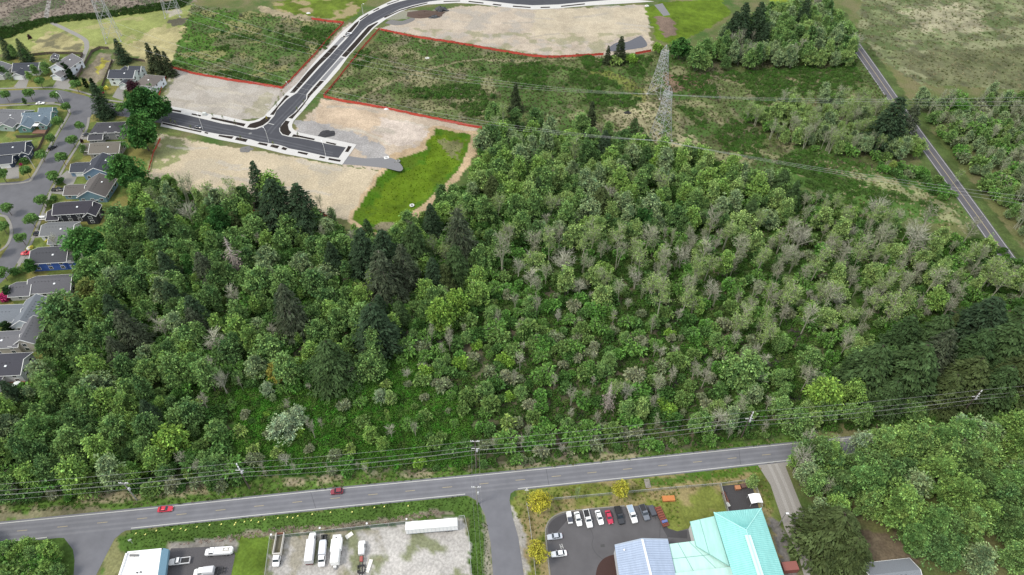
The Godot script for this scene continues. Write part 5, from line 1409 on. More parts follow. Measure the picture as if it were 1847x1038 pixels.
	mound(tip, "sand_load", 0.95, 1.25, grainy("load_sand", lin(0.2, 0.19, 0.1), 2.0), 6, 2.4, 0.3)
	wheels(tip, [-3.6, -2.5, 3.4], 1.05, 0.5)
	var box := thing("box_truck", "white box truck with a pale grey box standing first of three in the gravel yard", "truck", Vector3(-61.5, 0, -90.95), 95)
	truck_cab(box, 5.2, white_paint)
	part(box, "cargo_box", grainy("box_pale", lin(0.72, 0.72, 0.73), 4.0, 0.5), [[Vector3(-1.2, 2.0, 0), Vector3(6.8, 2.3, 2.4)]], 0.06)
	part(box, "rear_door", look(0.5, 0.5, 0.5), [[Vector3(-4.63, 1.95, 0), Vector3(0.08, 2.0, 2.1)]], 0.02)
	part(box, "bumper", look(0.12, 0.05, 0.05), [[Vector3(-4.7, 0.65, 0), Vector3(0.25, 0.25, 2.3)]], 0.03)
	part(box, "frame", look(0.03, 0.03, 0.03), [[Vector3(-1.2, 0.7, 0), Vector3(7, 0.25, 1.1)]], 0.03)
	wheels(box, [-2.8, 3.6], 1.05, 0.48)
	var cov := thing("covered_truck", "white truck with a smooth grey-white cover between the box truck and the caravan", "truck", Vector3(-57.76, 0, -90.08), -84)
	truck_cab(cov, 4.6, white_paint)
	var cs := Shape.new()
	loft(cs, [[-3.2, 0.95, 1.1, 2.2, 0.4], [-2.6, 1.1, 1.0, 2.55, 0.5], [1.4, 1.1, 1.0, 2.55, 0.5]])
	put("cover", cs.mesh(), look(0.6, 0.62, 0.66, 0.5), cov)
	part(cov, "frame", look(0.025, 0.025, 0.025), [[Vector3(-1.4, 0.75, 0), Vector3(7.4, 0.3, 1.6)]], 0.03)
	part(cov, "machinery", look(0.03, 0.03, 0.03), [[Vector3(-4.4, 1.15, 0.5), Vector3(1.6, 0.9, 0.5)], [Vector3(-4.2, 1.0, -0.5), Vector3(1.2, 0.7, 0.6)], [Vector3(-5.2, 0.9, 0), Vector3(0.4, 0.7, 1.9)]], 0.08)
	wheels(cov, [-2.4, -3.4, 3.2], 1.05, 0.5)
	var rv := thing("caravan", "long white travel trailer with rounded roof in the gravel yard", "caravan", Vector3(-53.55, 0, -90.26), -86)
	landmark(Vector3(-53.46, 0, -89.74), "white caravan in the gravel yard")
	var wp := look(0.82, 0.82, 0.81, 0.4)
	part(rv, "shell", wp, [[Vector3(0, 1.9, 0), Vector3(8.6, 2.5, 2.5)]], 0.22)
	part(rv, "slide_out", wp, [[Vector3(-1.2, 1.8, 1.4), Vector3(3.8, 1.8, 0.5)], [Vector3(-1.6, 1.9, -1.4), Vector3(3.6, 1.6, 0.4)]], 0.08)
	part(rv, "roof_vent", look(0.7, 0.7, 0.68), [[Vector3(-0.2, 3.2, 0.1), Vector3(1.0, 0.2, 0.6)]], 0.05)
	part(rv, "roof_hatch", look(0.08, 0.08, 0.08), [[Vector3(-3.2, 3.18, 0.1), Vector3(0.45, 0.12, 0.45)]], 0.03)
	part(rv, "roof_vent", look(0.7, 0.7, 0.68), [[Vector3(0.9, 3.18, -0.1), Vector3(0.5, 0.14, 0.5)]], 0.05)
	part(rv, "drawbar", look(0.2, 0.2, 0.2), [[Vector3(4.9, 0.6, 0), Vector3(1.3, 0.14, 0.8)]], 0.03)
	part(rv, "gas_bottle", wp, [[Vector3(4.8, 0.95, 0), Vector3(0.5, 0.7, 0.9)]], 0.15)
	wheels(rv, [-0.5, 0.5], 1.15, 0.38)
	var tank := thing("tank_truck", "white truck with a rounded front and bare dark chassis at the yard's lower edge", "truck", Vector3(-45.73, 0, -89.05), 97)
	truck_cab(tank, 4.4, white_paint)
	cs = Shape.new()
	loft(cs, [[-0.2, 0.9, 1.2, 2.3, 0.4], [1.4, 1.0, 1.0, 2.4, 0.5]])
	put("sleeper", cs.mesh(), look(0.65, 0.66, 0.68, 0.5), tank)
	part(tank, "frame", look(0.02, 0.02, 0.022), [[Vector3(-3.6, 0.85, 0.45), Vector3(7.4, 0.3, 0.18)], [Vector3(-3.6, 0.85, -0.45), Vector3(7.4, 0.3, 0.18)], [Vector3(-3.2, 0.8, 0), Vector3(0.5, 0.3, 1.6)], [Vector3(-5.4, 0.8, 0), Vector3(0.5, 0.3, 1.6)]], 0.03)
	part(tank, "red_pump", look(0.3, 0.08, 0.07), [[Vector3(-1.4, 1.3, 0), Vector3(1.6, 0.7, 0.9)]], 0.1)
	wheels(tank, [-3.4, -4.7, 3.0], 1.05, 0.5)
	var tr := thing("semi_trailer", "long white box trailer parked along the gravel yard's back fence", "trailer", Vector3(-24.96, 0, -97.52), 5)
	landmark(Vector3(-24.78, 0, -97.52), "long white box trailer in the gravel yard")
	part(tr, "box", grainy("trailer_white", lin(0.85, 0.85, 0.85), 8.0, 0.5), [[Vector3(0, 2.6, 0), Vector3(16.0, 2.9, 2.6)]], 0.08)
	part(tr, "lower_rail", look(0.35, 0.38, 0.4), [[Vector3(0, 1.2, 1.31), Vector3(15.8, 0.16, 0.06)]], 0.02)
	for k in 13:
		part(tr, "side_post", look(0.55, 0.6, 0.62), [[Vector3(-7.3 + k * 1.2, 2.5, 1.32), Vector3(0.08, 2.5, 0.05)]], 0.01)
	part(tr, "landing_leg", look(0.2, 0.2, 0.2), [[Vector3(-5, 0.6, 0.8), Vector3(0.2, 1.2, 0.2)], [Vector3(-5, 0.6, -0.8), Vector3(0.2, 1.2, 0.2)]], 0.02)
	wheels(tr, [4.6, 5.8], 1.1, 0.5)
	car(Vector3(-100.53, 0, -87.18), 187, "pickup", Color(0.78, 0.78, 0.78), "white pickup with an open bed on the dark yard beside the white building", 6.2)
	var pump := thing("service_truck", "white service truck with rounded tool body at the top of the dark yard", "truck", Vector3(-89.32, 0, -90.08), 184)
	landmark(Vector3(-89.55, 0, -89.74), "white service truck on the dark yard")
	truck_cab(pump, 4.2, white_paint)
	cs = Shape.new()
	loft(cs, [[-4.2, 0.8, 0.9, 1.9, 0.3], [-3.7, 1.1, 0.8, 2.1, 0.3], [1.2, 1.15, 0.8, 2.1, 0.3]])
	put("tool_body", cs.mesh(), white_paint, pump)
	part(pump, "roof_rack", look(0.35, 0.33, 0.28), [[Vector3(-2.4, 2.25, 0.4), Vector3(2.2, 0.2, 0.12)], [Vector3(-2.4, 2.25, -0.4), Vector3(2.2, 0.2, 0.12)], [Vector3(-1.6, 2.25, 0), Vector3(0.14, 0.2, 0.9)], [Vector3(-3.0, 2.25, 0), Vector3(0.14, 0.2, 0.9)]], 0.03)
	wheels(pump, [-2.2, 2.8], 1.05, 0.46)
	var dk := thing("flatbed_truck", "white cab truck with a dark rear chassis at the picture's bottom edge", "truck", Vector3(-90.96, 0, -84), 186)
	truck_cab(dk, 4.0, white_paint)
	cs = Shape.new()
	loft(cs, [[-2.0, 1.15, 0.8, 2.5, 0.5], [1.0, 1.1, 0.8, 2.5, 0.5]])
	put("cover", cs.mesh(), look(0.5, 0.5, 0.52, 0.5), dk)
	part(dk, "chassis", look(0.02, 0.02, 0.022), [[Vector3(-3.4, 0.9, 0.5), Vector3(3.4, 0.2, 0.2)], [Vector3(-3.4, 0.9, -0.5), Vector3(3.4, 0.2, 0.2)], [Vector3(-3, 0.95, 0), Vector3(0.3, 0.3, 2.0)], [Vector3(-4.4, 0.95, 0), Vector3(0.3, 0.3, 2.0)]], 0.03)
	wheels(dk, [-2.6, 2.6], 1.05, 0.46)
	for q in [[Vector3(-50.71, 0, -95.54), 40.0, Vector3(2.4, 0.4, 1.3), "white board lying on the gravel behind the caravan"], [Vector3(-43.08, 0, -86), 80.0, Vector3(4.0, 0.3, 1.1), "cream board lying beside the truck with the bare chassis"]]:
		var b := thing("board", q[3], "board", q[0], q[1])
		part(b, "panel", look(0.66, 0.64, 0.58), [[Vector3(0, 0.2, 0), q[2]]], 0.04)
	# things behind the hall
	o = thing("timber_stack", "stack of fresh orange timber boards on the dry grass behind the hall", "timber stack", Vector3(50.7, 0, -107.74), 3)
	for k in 5:
		part(o, "plank", grainy("timber_orange", lin(0.62, 0.25, 0.09), 3.0), [[Vector3(0, 0.5, -0.72 + k * 0.36), Vector3(4.0, 0.9, 0.34)]], 0.02)
	o = thing("canopy_shelter", "white canopy shelter in the dark work yard behind the hall", "shelter", Vector3(78.26, 0, -106.87), 5)
	plane(o, "canopy", [Vector3(-1.9, 2.3, -1.6), Vector3(0, 2.8, -1.6), Vector3(0, 2.8, 1.6), Vector3(-1.9, 2.3, 1.6)], look(0.82, 0.82, 0.82), 0.08)
	plane(o, "canopy", [Vector3(0, 2.8, -1.6), Vector3(1.9, 2.3, -1.6), Vector3(1.9, 2.3, 1.6), Vector3(0, 2.8, 1.6)], look(0.82, 0.82, 0.82), 0.08)
	for k in [Vector3(-1.8, 1.1, 1.5), Vector3(1.8, 1.1, 1.5), Vector3(-1.8, 1.1, -1.5), Vector3(1.8, 1.1, -1.5)]:
		part(o, "post", look(0.4, 0.4, 0.4), [[k, Vector3(0.1, 2.2, 0.1)]], 0.01)
	for q in [[Vector3(73.98, 0, -111.57), 5.0, "orange-brown crate at the back fence of the dark work yard", Color(0.3, 0.13, 0.06)], [Vector3(76.13, 0, -112.17), 10.0, "dark brown crate in the far corner of the dark work yard", Color(0.09, 0.05, 0.04)]]:
		o = thing("crate", q[2], "crate", q[0], q[1])
		var cc: Color = q[3]
		part(o, "box", look(cc.r, cc.g, cc.b), [[Vector3(0, 0.5, 0), Vector3(1.7, 0.9, 1.3)]], 0.03)
		part(o, "lid", look(cc.r * 1.2, cc.g * 1.2, cc.b * 1.2), [[Vector3(0, 1.0, 0), Vector3(1.8, 0.1, 1.4)]], 0.02)
	o = thing("metal_rack", "rust-brown rack of pipes along the dark work yard's left fence", "rack", Vector3(69.24, 0, -108.23), -80)
	for k in 4:
		part(o, "pipe", look(0.16, 0.07, 0.05), [[Vector3(0, 0.5 + 0.25 * (k % 2), -0.5 + k * 0.34), Vector3(4, 0.24, 0.24)]], 0.08)
	for k in [-1.4, 1.4]:
		part(o, "post", look(0.06, 0.04, 0.04), [[Vector3(k, 0.5, -0.75), Vector3(0.12, 1.0, 0.12)], [Vector3(k, 0.5, 0.75), Vector3(0.12, 1.0, 0.12)]], 0.02)
	o = thing("hand_cart", "small pale cart standing by the hall's back corner", "cart", Vector3(69.58, 0, -105.72), -70)
	part(o, "tray", look(0.4, 0.4, 0.38), [[Vector3(0, 0.6, 0), Vector3(1.6, 0.3, 0.9)]], 0.04)
	wheels(o, [-0.5, 0.5], 0.45, 0.25)
	o = thing("cargo_container", "brick-red container standing against the hall's right wall", "container", Vector3(83.15, 0, -85.16), 5)
	part(o, "box", look(0.22, 0.075, 0.06, 0.6), [[Vector3(0, 1.2, 0), Vector3(4.6, 2.4, 2.6)]], 0.05)
	for k in 8:
		part(o, "rib", look(0.19, 0.06, 0.05, 0.6), [[Vector3(-2.0 + k * 0.57, 1.2, 1.32), Vector3(0.2, 2.2, 0.05)]], 0.01)
	o = thing("yard_lamp_post", "leaning-looking grey lamp post between the hall and the gravel drive", "lamp post", Vector3(83.92, 0, -98.8))
	s = Shape.new()
	s.tube(Vector3.ZERO, Vector3(0, 8.6, 0), 0.2, 0.14, 8)
	put("pole", s.mesh(), look(0.22, 0.21, 0.2), o)
	part(o, "lamp_head", look(0.7, 0.72, 0.74), [[Vector3(0.4, 8.65, 0.2), Vector3(0.9, 0.24, 0.5)]], 0.08)
	landmark(Vector3(83.92, 0, -98.8), "grey lamp post by the gravel drive")
	# sign and small posts
	o = thing("road_sign", "white pointed sign on a post at the side road's corner", "sign", Vector3(4.8, 0, -109.99), 0)
	s = Shape.new()
	s.tube(Vector3.ZERO, Vector3(0, 1.9, 0), 0.06, 0.06, 5)
	put("post", s.mesh(), look(0.4, 0.4, 0.4), o)
	s = Shape.new()
	s.hexa([Vector3(-0.7, 1.5, -0.03), Vector3(0.7, 1.5, -0.03), Vector3(0.7, 1.5, 0.03), Vector3(-0.7, 1.5, 0.03), Vector3(-0.06, 3.2, -0.03), Vector3(0.06, 3.2, -0.03), Vector3(0.06, 3.2, 0.03), Vector3(-0.06, 3.2, 0.03)])
	put("panel", s.mesh(), look(0.78, 0.78, 0.77), o)
	o = thing("road_sign", "small white sign on a thin post beside the left side road", "sign", Vector3(-117.28, 0, -93.05), 30)
	s = Shape.new()
	s.tube(Vector3.ZERO, Vector3(0, 2.6, 0), 0.06, 0.06, 5)
	put("post", s.mesh(), look(0.4, 0.4, 0.4), o)
	part(o, "panel", look(0.78, 0.78, 0.77), [[Vector3(0, 2.5, 0.08), Vector3(0.9, 0.8, 0.06)]], 0.02)
	var names := ["leftmost", "second from the left", "third from the left", "fourth from the left", "fifth from the left"]
	var n := 0
	for p in [Vector3(-74.11, 0, -94.47), Vector3(-59.56, 0, -96.61), Vector3(-45.21, 0, -98.06), Vector3(-33, 0, -99.53), Vector3(-73, 0, -94.82)]:
		o = thing("fence_lamp", "thin pole with a white cap on the gravel yard's back fence, %s" % names[n], "pole", p)
		s = Shape.new()
		s.tube(Vector3.ZERO, Vector3(0, 3.0 if n != 4 else 1.6, 0), 0.06, 0.06, 5)
		put("pole", s.mesh(), look(0.35, 0.35, 0.35), o)
		part(o, "cap", look(0.78, 0.78, 0.78), [[Vector3(0, 3.1 if n != 4 else 1.7, 0), Vector3(0.5, 0.35, 0.5)]], 0.1)
		n += 1
	var green_veil := veil("green_mesh", 0.07, 0.12, 0.1, 0.6)
	var grey_veil := veil("grey_mesh", 0.3, 0.31, 0.3, 0.42)
	chain_fence(vs([-74.8, -94.47, -56.09, -96.61, -32.98, -99.35]), 2.0, "green-meshed fence along the back of the gravel yard", green_veil)
	chain_fence(vs([-16.81, -101.1, -15.05, -101.29, -13.37, -95, -11.7, -79.75]), 2.0, "chain fence at the right end of the gravel yard, beside the side road", grey_veil)
	chain_fence(vs([-74.8, -94.47, -74.04, -88.03, -72.93, -79.75]), 2.0, "chain fence at the left end of the gravel yard, beside the mown grass", grey_veil)
	chain_fence(vs([4.73, -105.72, 5.37, -101.38, 6.24, -92.35, 7.28, -79.75]), 1.6, "low pale fence left of the car park, behind the yellow trees", grey_veil)
	chain_fence(vs([11.94, -107.26, 33.71, -109.4, 57.64, -111.77, 68.78, -112.77, 76.72, -113.87]), 1.6, "low pale fence along the main road behind the car park", grey_veil)
	chain_fence(vs([68.37, -112.57, 68.47, -108.04, 68.73, -101.94]), 2.2, "pale fence between the dry grass and the dark work yard", grey_veil)
	chain_fence(vs([76.72, -113.87, 79.8, -111.57, 79.9, -104.2]), 2.2, "pale fence between the dark work yard and the gravel drive", grey_veil)
	# footbridge over the ditch, daffodils
	o = thing("footbridge", "short grey wooden footbridge over the grassy ditch behind the car park", "footbridge", Vector3(44.75, 0, -113.37), 5)
	for k in 6:
		part(o, "plank", look(0.22, 0.2, 0.18), [[Vector3(0, 0.2, -1.4 + k * 0.55), Vector3(1.8, 0.12, 0.5)]], 0.02)
	var daff := Shape.new()
	leaves(daff, Vector3(0, 0.3, 0), Vector3(0.25, 0.16, 0.25), 18, 0.26, Color(0.66, 0.6, 0.22), 0.3, 0.5)
	var dm := daff.mesh()
	n = 0
	for p in [Vector3(-117.44, 0, -96.07), Vector3(-114.38, 0, -95.77), Vector3(-111.37, 0, -96.98), Vector3(-106.47, 0, -97.37), Vector3(-103.96, 0, -97.66), Vector3(-102.24, 0, -97.21), Vector3(-99.1, 0, -98.23), Vector3(-95.29, 0, -98.87), Vector3(-91.7, 0, -99.11), Vector3(-87.45, 0, -98.94), Vector3(-87.3, 0, -99.62), Vector3(-84.59, 0, -99.95), Vector3(-82.6, 0, -100.38), Vector3(-80.17, 0, -99.81), Vector3(-78.46, 0, -100.67), Vector3(-74.36, 0, -101.16), Vector3(-71.45, 0, -101.49), Vector3(-69.63, 0, -101.23), Vector3(-68.19, 0, -101.88), Vector3(-63.71, 0, -102.41), Vector3(-58, 0, -103.08), Vector3(-51.12, 0, -103.21), Vector3(-47.95, 0, -104.46), Vector3(-44.24, 0, -104.71), Vector3(-41.09, 0, -105.07), Vector3(-33.45, 0, -105.3)]:
		o = put("daffodil_clump", dm, leaf_look("leaf", 0.4))
		o.position = p
		tag(o, "pale yellow daffodil clump on the verge below the main road, one of a scattered row", "flowers", "daffodil clumps on the verge")
		n += 1


# ---------------------------------------------------------------- pylons, poles and wires
func pylon(at: Vector3, turn: float, high: float, foot: float, waist: float, label: String) -> void:
	var o := thing("lattice_pylon", label, "pylon", at, turn, "steel lattice pylons")
	var steel := look(0.42, 0.43, 0.44, 0.55, 0.2)
	var n := 9
	var half := func(t: float) -> float: return lerpf(foot, waist, 1.0 - pow(1.0 - t, 1.25))
	var corner := func(k: int, t: float) -> Vector3:
		var h: float = half.call(t)
		return Vector3(h if k in [0, 3] else -h, t * high, h if k < 2 else -h)
	for k in 4:
		var s := Shape.new()
		for j in n:
			s.tube(corner.call(k, float(j) / n), corner.call(k, float(j + 1) / n), 0.15, 0.13, 4)
		put("leg", s.mesh(), steel, o)
		s = Shape.new()
		s.block((corner.call(k, 0.0) as Vector3) + Vector3(0, 0.3, 0), Vector3(0.9, 0.6, 0.9), 0.1)
		put("footing", s.mesh(), look(0.4, 0.39, 0.37), o)
		s = Shape.new()
		var k2 := (k + 1) % 4
		var t0 := 0.0
		for j in 8:
			var t1 := t0 + (1.0 - t0) * 0.24 + 0.04
			t1 = minf(t1, 1.0)
			s.tube(corner.call(k, t0), corner.call(k2, t1), 0.065, 0.065, 4)
			s.tube(corner.call(k2, t0), corner.call(k, t1), 0.065, 0.065, 4)
			s.tube(corner.call(k, t1), corner.call(k2, t1), 0.065, 0.065, 4)
			var tm := (t0 + t1) * 0.5
			var mid: Vector3 = ((corner.call(k, tm) as Vector3) + (corner.call(k2, tm) as Vector3)) * 0.5
			if j < 3:
				s.tube(corner.call(k, tm), mid, 0.06, 0.06, 4)
				s.tube(mid, corner.call(k2, tm), 0.06, 0.06, 4)
			t0 = t1
		put("bracing", s.mesh(), steel, o)
	for h in [0.64, 0.8, 0.96]:
		var s := Shape.new()
		var w: float = half.call(h)
		for k in [-1.0, 1.0]:
			s.tube(Vector3(w * k, h * high, w), Vector3((w + 1.4) * k, h * high + 0.5, 0), 0.1, 0.1, 4)
			s.tube(Vector3(w * k, h * high, -w), Vector3((w + 1.4) * k, h * high + 0.5, 0), 0.1, 0.1, 4)
		put("cross_arm", s.mesh(), steel, o)
	var s := Shape.new()
	for k in 4:
		s.tube(corner.call(k, 1.0), Vector3(0.5, high + 3.5, 0), 0.12, 0.1, 4)
	put("peak", s.mesh(), steel, o)


func wire(a: Vector3, b: Vector3, sag: float, r: float, m: Material, label: String, group: String) -> void:
	var s := Shape.new()
	var n := 18
	var last := Vector3.ZERO
	for k in n + 1:
		var t := float(k) / n
		var p := (b - a) * t - Vector3(0, sag * 4.0 * t * (1.0 - t), 0)
		if k > 0:
			s.tube(last, p, r, r, 4)
		last = p
	var o := put("overhead_wire", s.mesh(), m)
	o.position = a
	tag(o, label, "wire", group)


func pole(at: Vector3, h: float, label: String, style: int) -> Node3D:
	var o := thing("utility_pole", label, "utility pole", at)
	var woody := look(0.07, 0.055, 0.045, 0.9) if style != 1 else look(0.25, 0.24, 0.22, 0.8)
	var pale := look(0.5, 0.5, 0.5, 0.6)
	var s := Shape.new()
	s.tube(Vector3.ZERO, Vector3(0, h, 0), 0.24, 0.15, 8)
	put("pole", s.mesh(), woody, o)
	if style == 0:
		for k in [h - 0.6, h - 2.2, h - 3.6]:
			part(o, "insulator", look(0.72, 0.73, 0.74), [[Vector3(0.25, k, 0.2), Vector3(0.3, 0.9, 0.3)]], 0.08)
	else:
		part(o, "cross_arm", pale, [[Vector3(0, h - 0.6, 0), Vector3(3.0, 0.22, 0.2)]], 0.03)
		for k in [-1.3, -0.7, 0.8, 1.3]:
			part(o, "insulator", look(0.7, 0.7, 0.7), [[Vector3(k, h - 0.3, 0), Vector3(0.2, 0.5, 0.2)]], 0.05)
	if style == 2 or style == 0:
		part(o, "cross_arm", pale, [[Vector3(0, h * 0.72, 0), Vector3(2.6, 0.2, 0.2)]], 0.03)
	part(o, "transformer_can", look(0.45, 0.46, 0.47, 0.5), [[Vector3(0.45, h * 0.66, 0.1), Vector3(0.6, 1.1, 0.6)]], 0.15)
	return o


func make_lines() -> void:
	pylon(Vector3(86.71, 0, -367.42), 45, 27, 4.6, 1.5, "far lattice pylon standing on the meadow beside the round trees")
	pylon(Vector3(80.06, 0, -317.59), 38, 29, 4.6, 1.5, "near lattice pylon standing at the top edge of the wood")
	pylon(Vector3(-266.03, 0, -439.06), 20, 46, 4.6, 1.8, "lattice pylon on the park grass above the walkway, its top out of the picture")
	pylon(Vector3(-240.22, 0, -478.33), 15, 48, 5.0, 1.8, "lattice pylon at the far right corner of the park grass, cut by the picture's top")
	landmark(Vector3(85.93, 0, -362.27), "far lattice pylon")
	landmark(Vector3(79.73, 0, -315.43), "near lattice pylon")
	landmark(Vector3(-265.02, 0, -436.6), "pylon on the park grass")
	var steel := look(0.5, 0.51, 0.52, 0.5, 0.2)
	var dull := look(0.4, 0.41, 0.41, 0.6)
	var tops := [[Vector3(80.15, 15.5, -339.64), Vector3(77.83, 21, -329.78), Vector3(75.5, 26.5, -319.92)], [Vector3(73.42, 17, -291.25), Vector3(71.28, 22.5, -282.73), Vector3(69.13, 28, -274.21)]]
	var far_left := [Vector3(-203.89, 31, -406), Vector3(-225.8, 31, -372.67)]
	var level_words := ["lower", "middle", "upper"]
	for t in 2:
		var end_a := Vector3(tops[t][0].x + 420, 0, tops[t][0].z + (-4 if t == 0 else 105))
		for k in 3:
			var a: Vector3 = tops[t][k]
			var l: Vector3 = far_left[t] + Vector3(0, k * 6.0, 0)
			wire(a, l, 13.0, 0.034, dull, "%s pylon wire running left from the %s pylon over the meadow" % [level_words[k], ["far", "near"][t]], "pylon wires")
			wire(a, Vector3(end_a.x, a.y + 2.0, end_a.z), 9.0, 0.035, dull, "%s pylon wire running right from the %s pylon" % [level_words[k], ["far", "near"][t]], "pylon wires")
	pole(Vector3(-121.52, 0, -107.45), 11.6, "short pale utility pole with crossarms at the roadside on the left", 1)
	pole(Vector3(-86.17, 0, -111.57), 16.2, "dark utility pole with white insulators near the bare grey fallen tree", 0)
	pole(Vector3(-11.83, 0, -119.1), 17.0, "tall utility pole opposite the side road", 2)
	pole(Vector3(-11.18, 0, -106.1), 11.5, "utility pole with wide crossarm at the side road's near left corner", 1)
	pole(Vector3(79.87, 0, -130.98), 16.0, "dark utility pole with pale crossarms at the roadside right of the dead white fir", 0)
	pole(Vector3(161.36, 0, -140.88), 14.5, "dark utility pole with three white insulators in front of the right-hand cedars", 0)
	landmark(Vector3(-121.52, 0, -107.45), "short pale utility pole at the left")
	landmark(Vector3(-86.17, 0, -111.57), "dark utility pole by the brambles")
	landmark(Vector3(-11.83, 0, -119.1), "tall utility pole opposite the side road")
	landmark(Vector3(79.87, 0, -130.98), "utility pole right of the dead white fir")
	landmark(Vector3(161.36, 0, -140.88), "utility pole in front of the cedars")
	var grey := look(0.3, 0.3, 0.3, 0.6)
	var line := [[Vector3(-194.24, 0, -101.19), 15.8], [Vector3(-86.17, 0, -111.57), 16.0], [Vector3(-11.83, 0, -119.1), 16.8], [Vector3(79.87, 0, -130.98), 15.8], [Vector3(161.36, 0, -140.88), 14.3], [Vector3(252.01, 0, -152.41), 14.5]]
	var drops := [0.0, 2.4, 3.6, 5.6, 7.2]
	var spans := ["left edge", "dark pole", "tall middle pole", "right-hand pole", "cedar pole"]
	for k in line.size() - 1:
		for d in drops.size():
			var a: Vector3 = line[k][0] + Vector3(0.2 * (d % 2), line[k][1] - drops[d], 0.6 * (d % 3))
			var b: Vector3 = line[k + 1][0] + Vector3(0.2 * (d % 2), line[k + 1][1] - drops[d], 0.6 * (d % 3))
			wire(a, b, 0.9 + 0.25 * d, 0.028, grey, "roadside wire, %s from the top, starting at the %s" % [["first", "second", "third", "fourth", "fifth"][d], spans[k]], "roadside wires")
	for k in 3:
		wire(Vector3(-11.83, 0, -119.1) + Vector3((k - 1) * 1.2, 15.0 if k == 1 else 12.2, 0), Vector3(-11.18, 0, -106.1) + Vector3((k - 1) * 1.3, 11.2, 0), 0.3, 0.018, grey, "wire crossing the main road at the middle side road, %s of three" % ["left", "middle", "right"][k], "crossing wires")
		wire(Vector3(-11.18, 0, -106.1) + Vector3((k - 1) * 1.3, 11.2, 0), Vector3(-7.76, 0, -73.46) + Vector3((k - 1) * 1.3, 11.0, 0), 1.0, 0.015, grey, "wire running down beside the middle side road, %s of three" % ["left", "middle", "right"][k], "crossing wires")


# ---------------------------------------------------------------- trees and undergrowth
func unit() -> Vector3:
	var y := rng.randf_range(-1, 1)
	var a := rng.randf() * TAU
	var r := sqrt(1.0 - y * y)
	return Vector3(cos(a) * r, y, sin(a) * r)


func leaf(s: Shape, p: Vector3, out: Vector3, size: float, c: Color) -> void:
	var t := out.cross(unit()).normalized() * size * 0.55
	var b := out.cross(t).normalized() * size * 0.42
	var f := out * size * 0.12
	var n := s.v.size()
	c = Color(c.r * 1.7, c.g * 1.7, c.b * 1.75)
	s.v.append_array([p + t - f, p + b + f, p - t - f, p - b + f])
	s.c.append_array([c, c, c, c])
	s.u.append_array([Vector2.ZERO, Vector2.ZERO, Vector2.ZERO, Vector2.ZERO])
	s.i.append_array([n, n + 1, n + 2, n, n + 2, n + 3])


# leaf-sized faces spread through one clump of a crown
func leaves(s: Shape, m: Vector3, r: Vector3, n: int, size: float, c: Color, jit: float, up: float) -> void:
	for k in n:
		var d := unit()
		d.y += up
		d = d.normalized()
		var p := m + d * r * (0.55 + 0.5 * sqrt(rng.randf()))
		var j := 1.0 + jit * rng.randf_range(-1, 1)
		var w := rng.randf_range(-0.12, 0.12) * jit * 2.0
		leaf(s, p, (d + unit() * 0.8).normalized(), size * rng.randf_range(0.6, 1.35), Color(c.r * j * (1 + w), c.g * j, c.b * j * (1 - w)))


# feathery sprays that reach outwards from the crown's axis
func sprays(s: Shape, m: Vector3, r: Vector3, n: int, size: float, c: Color, up := 0.3) -> void:
	var away := Vector3(m.x, 0.0, m.z)
	away = away.normalized() if away.length() > 0.3 else Vector3.ZERO
	for k in n:
		var d := unit()
		d.y += up
		d = d.normalized()
		var p := m + d * r * (0.45 + 0.5 * sqrt(rng.randf()))
		var f := (away * 0.5 + d * 0.75 + Vector3(0, 0.12, 0) + unit() * 0.55).normalized()
		var l := size * rng.randf_range(0.8, 1.9)
		var side := f.cross(unit()).normalized() * l * rng.randf_range(0.2, 0.34)
		var mid := p + f * l * 0.55
		var tip := p + f * l - Vector3(0, l * 0.25, 0)
		var j := rng.randf_range(0.6, 1.1) * 1.9 if rng.randf() < 0.78 else rng.randf_range(1.15, 1.7) * 2.0
		var w := rng.randf_range(-0.08, 0.08)
		var cc := Color(c.r * j * (1 + w), c.g * j, c.b * j * (1 - w))
		var i := s.v.size()
		s.v.append_array([p, mid + side, tip, mid - side])
		s.c.append_array([cc, cc, cc, cc])
		s.u.append_array([Vector2.ZERO, Vector2.ZERO, Vector2.ZERO, Vector2.ZERO])
		s.i.append_array([i, i + 1, i + 2, i, i + 2, i + 3])


func twig(s: Shape, a: Vector3, b: Vector3, w: float, c: Color) -> void:
	var d := (b - a).cross(unit()).normalized() * w
	var n := s.v.size()
	s.v.append_array([a - d, a + d, b])
	s.c.append_array([c, c, c])
	s.u.append_array([Vector2.ZERO, Vector2.ZERO, Vector2.ZERO])
	s.i.append_array([n, n + 1, n + 2])


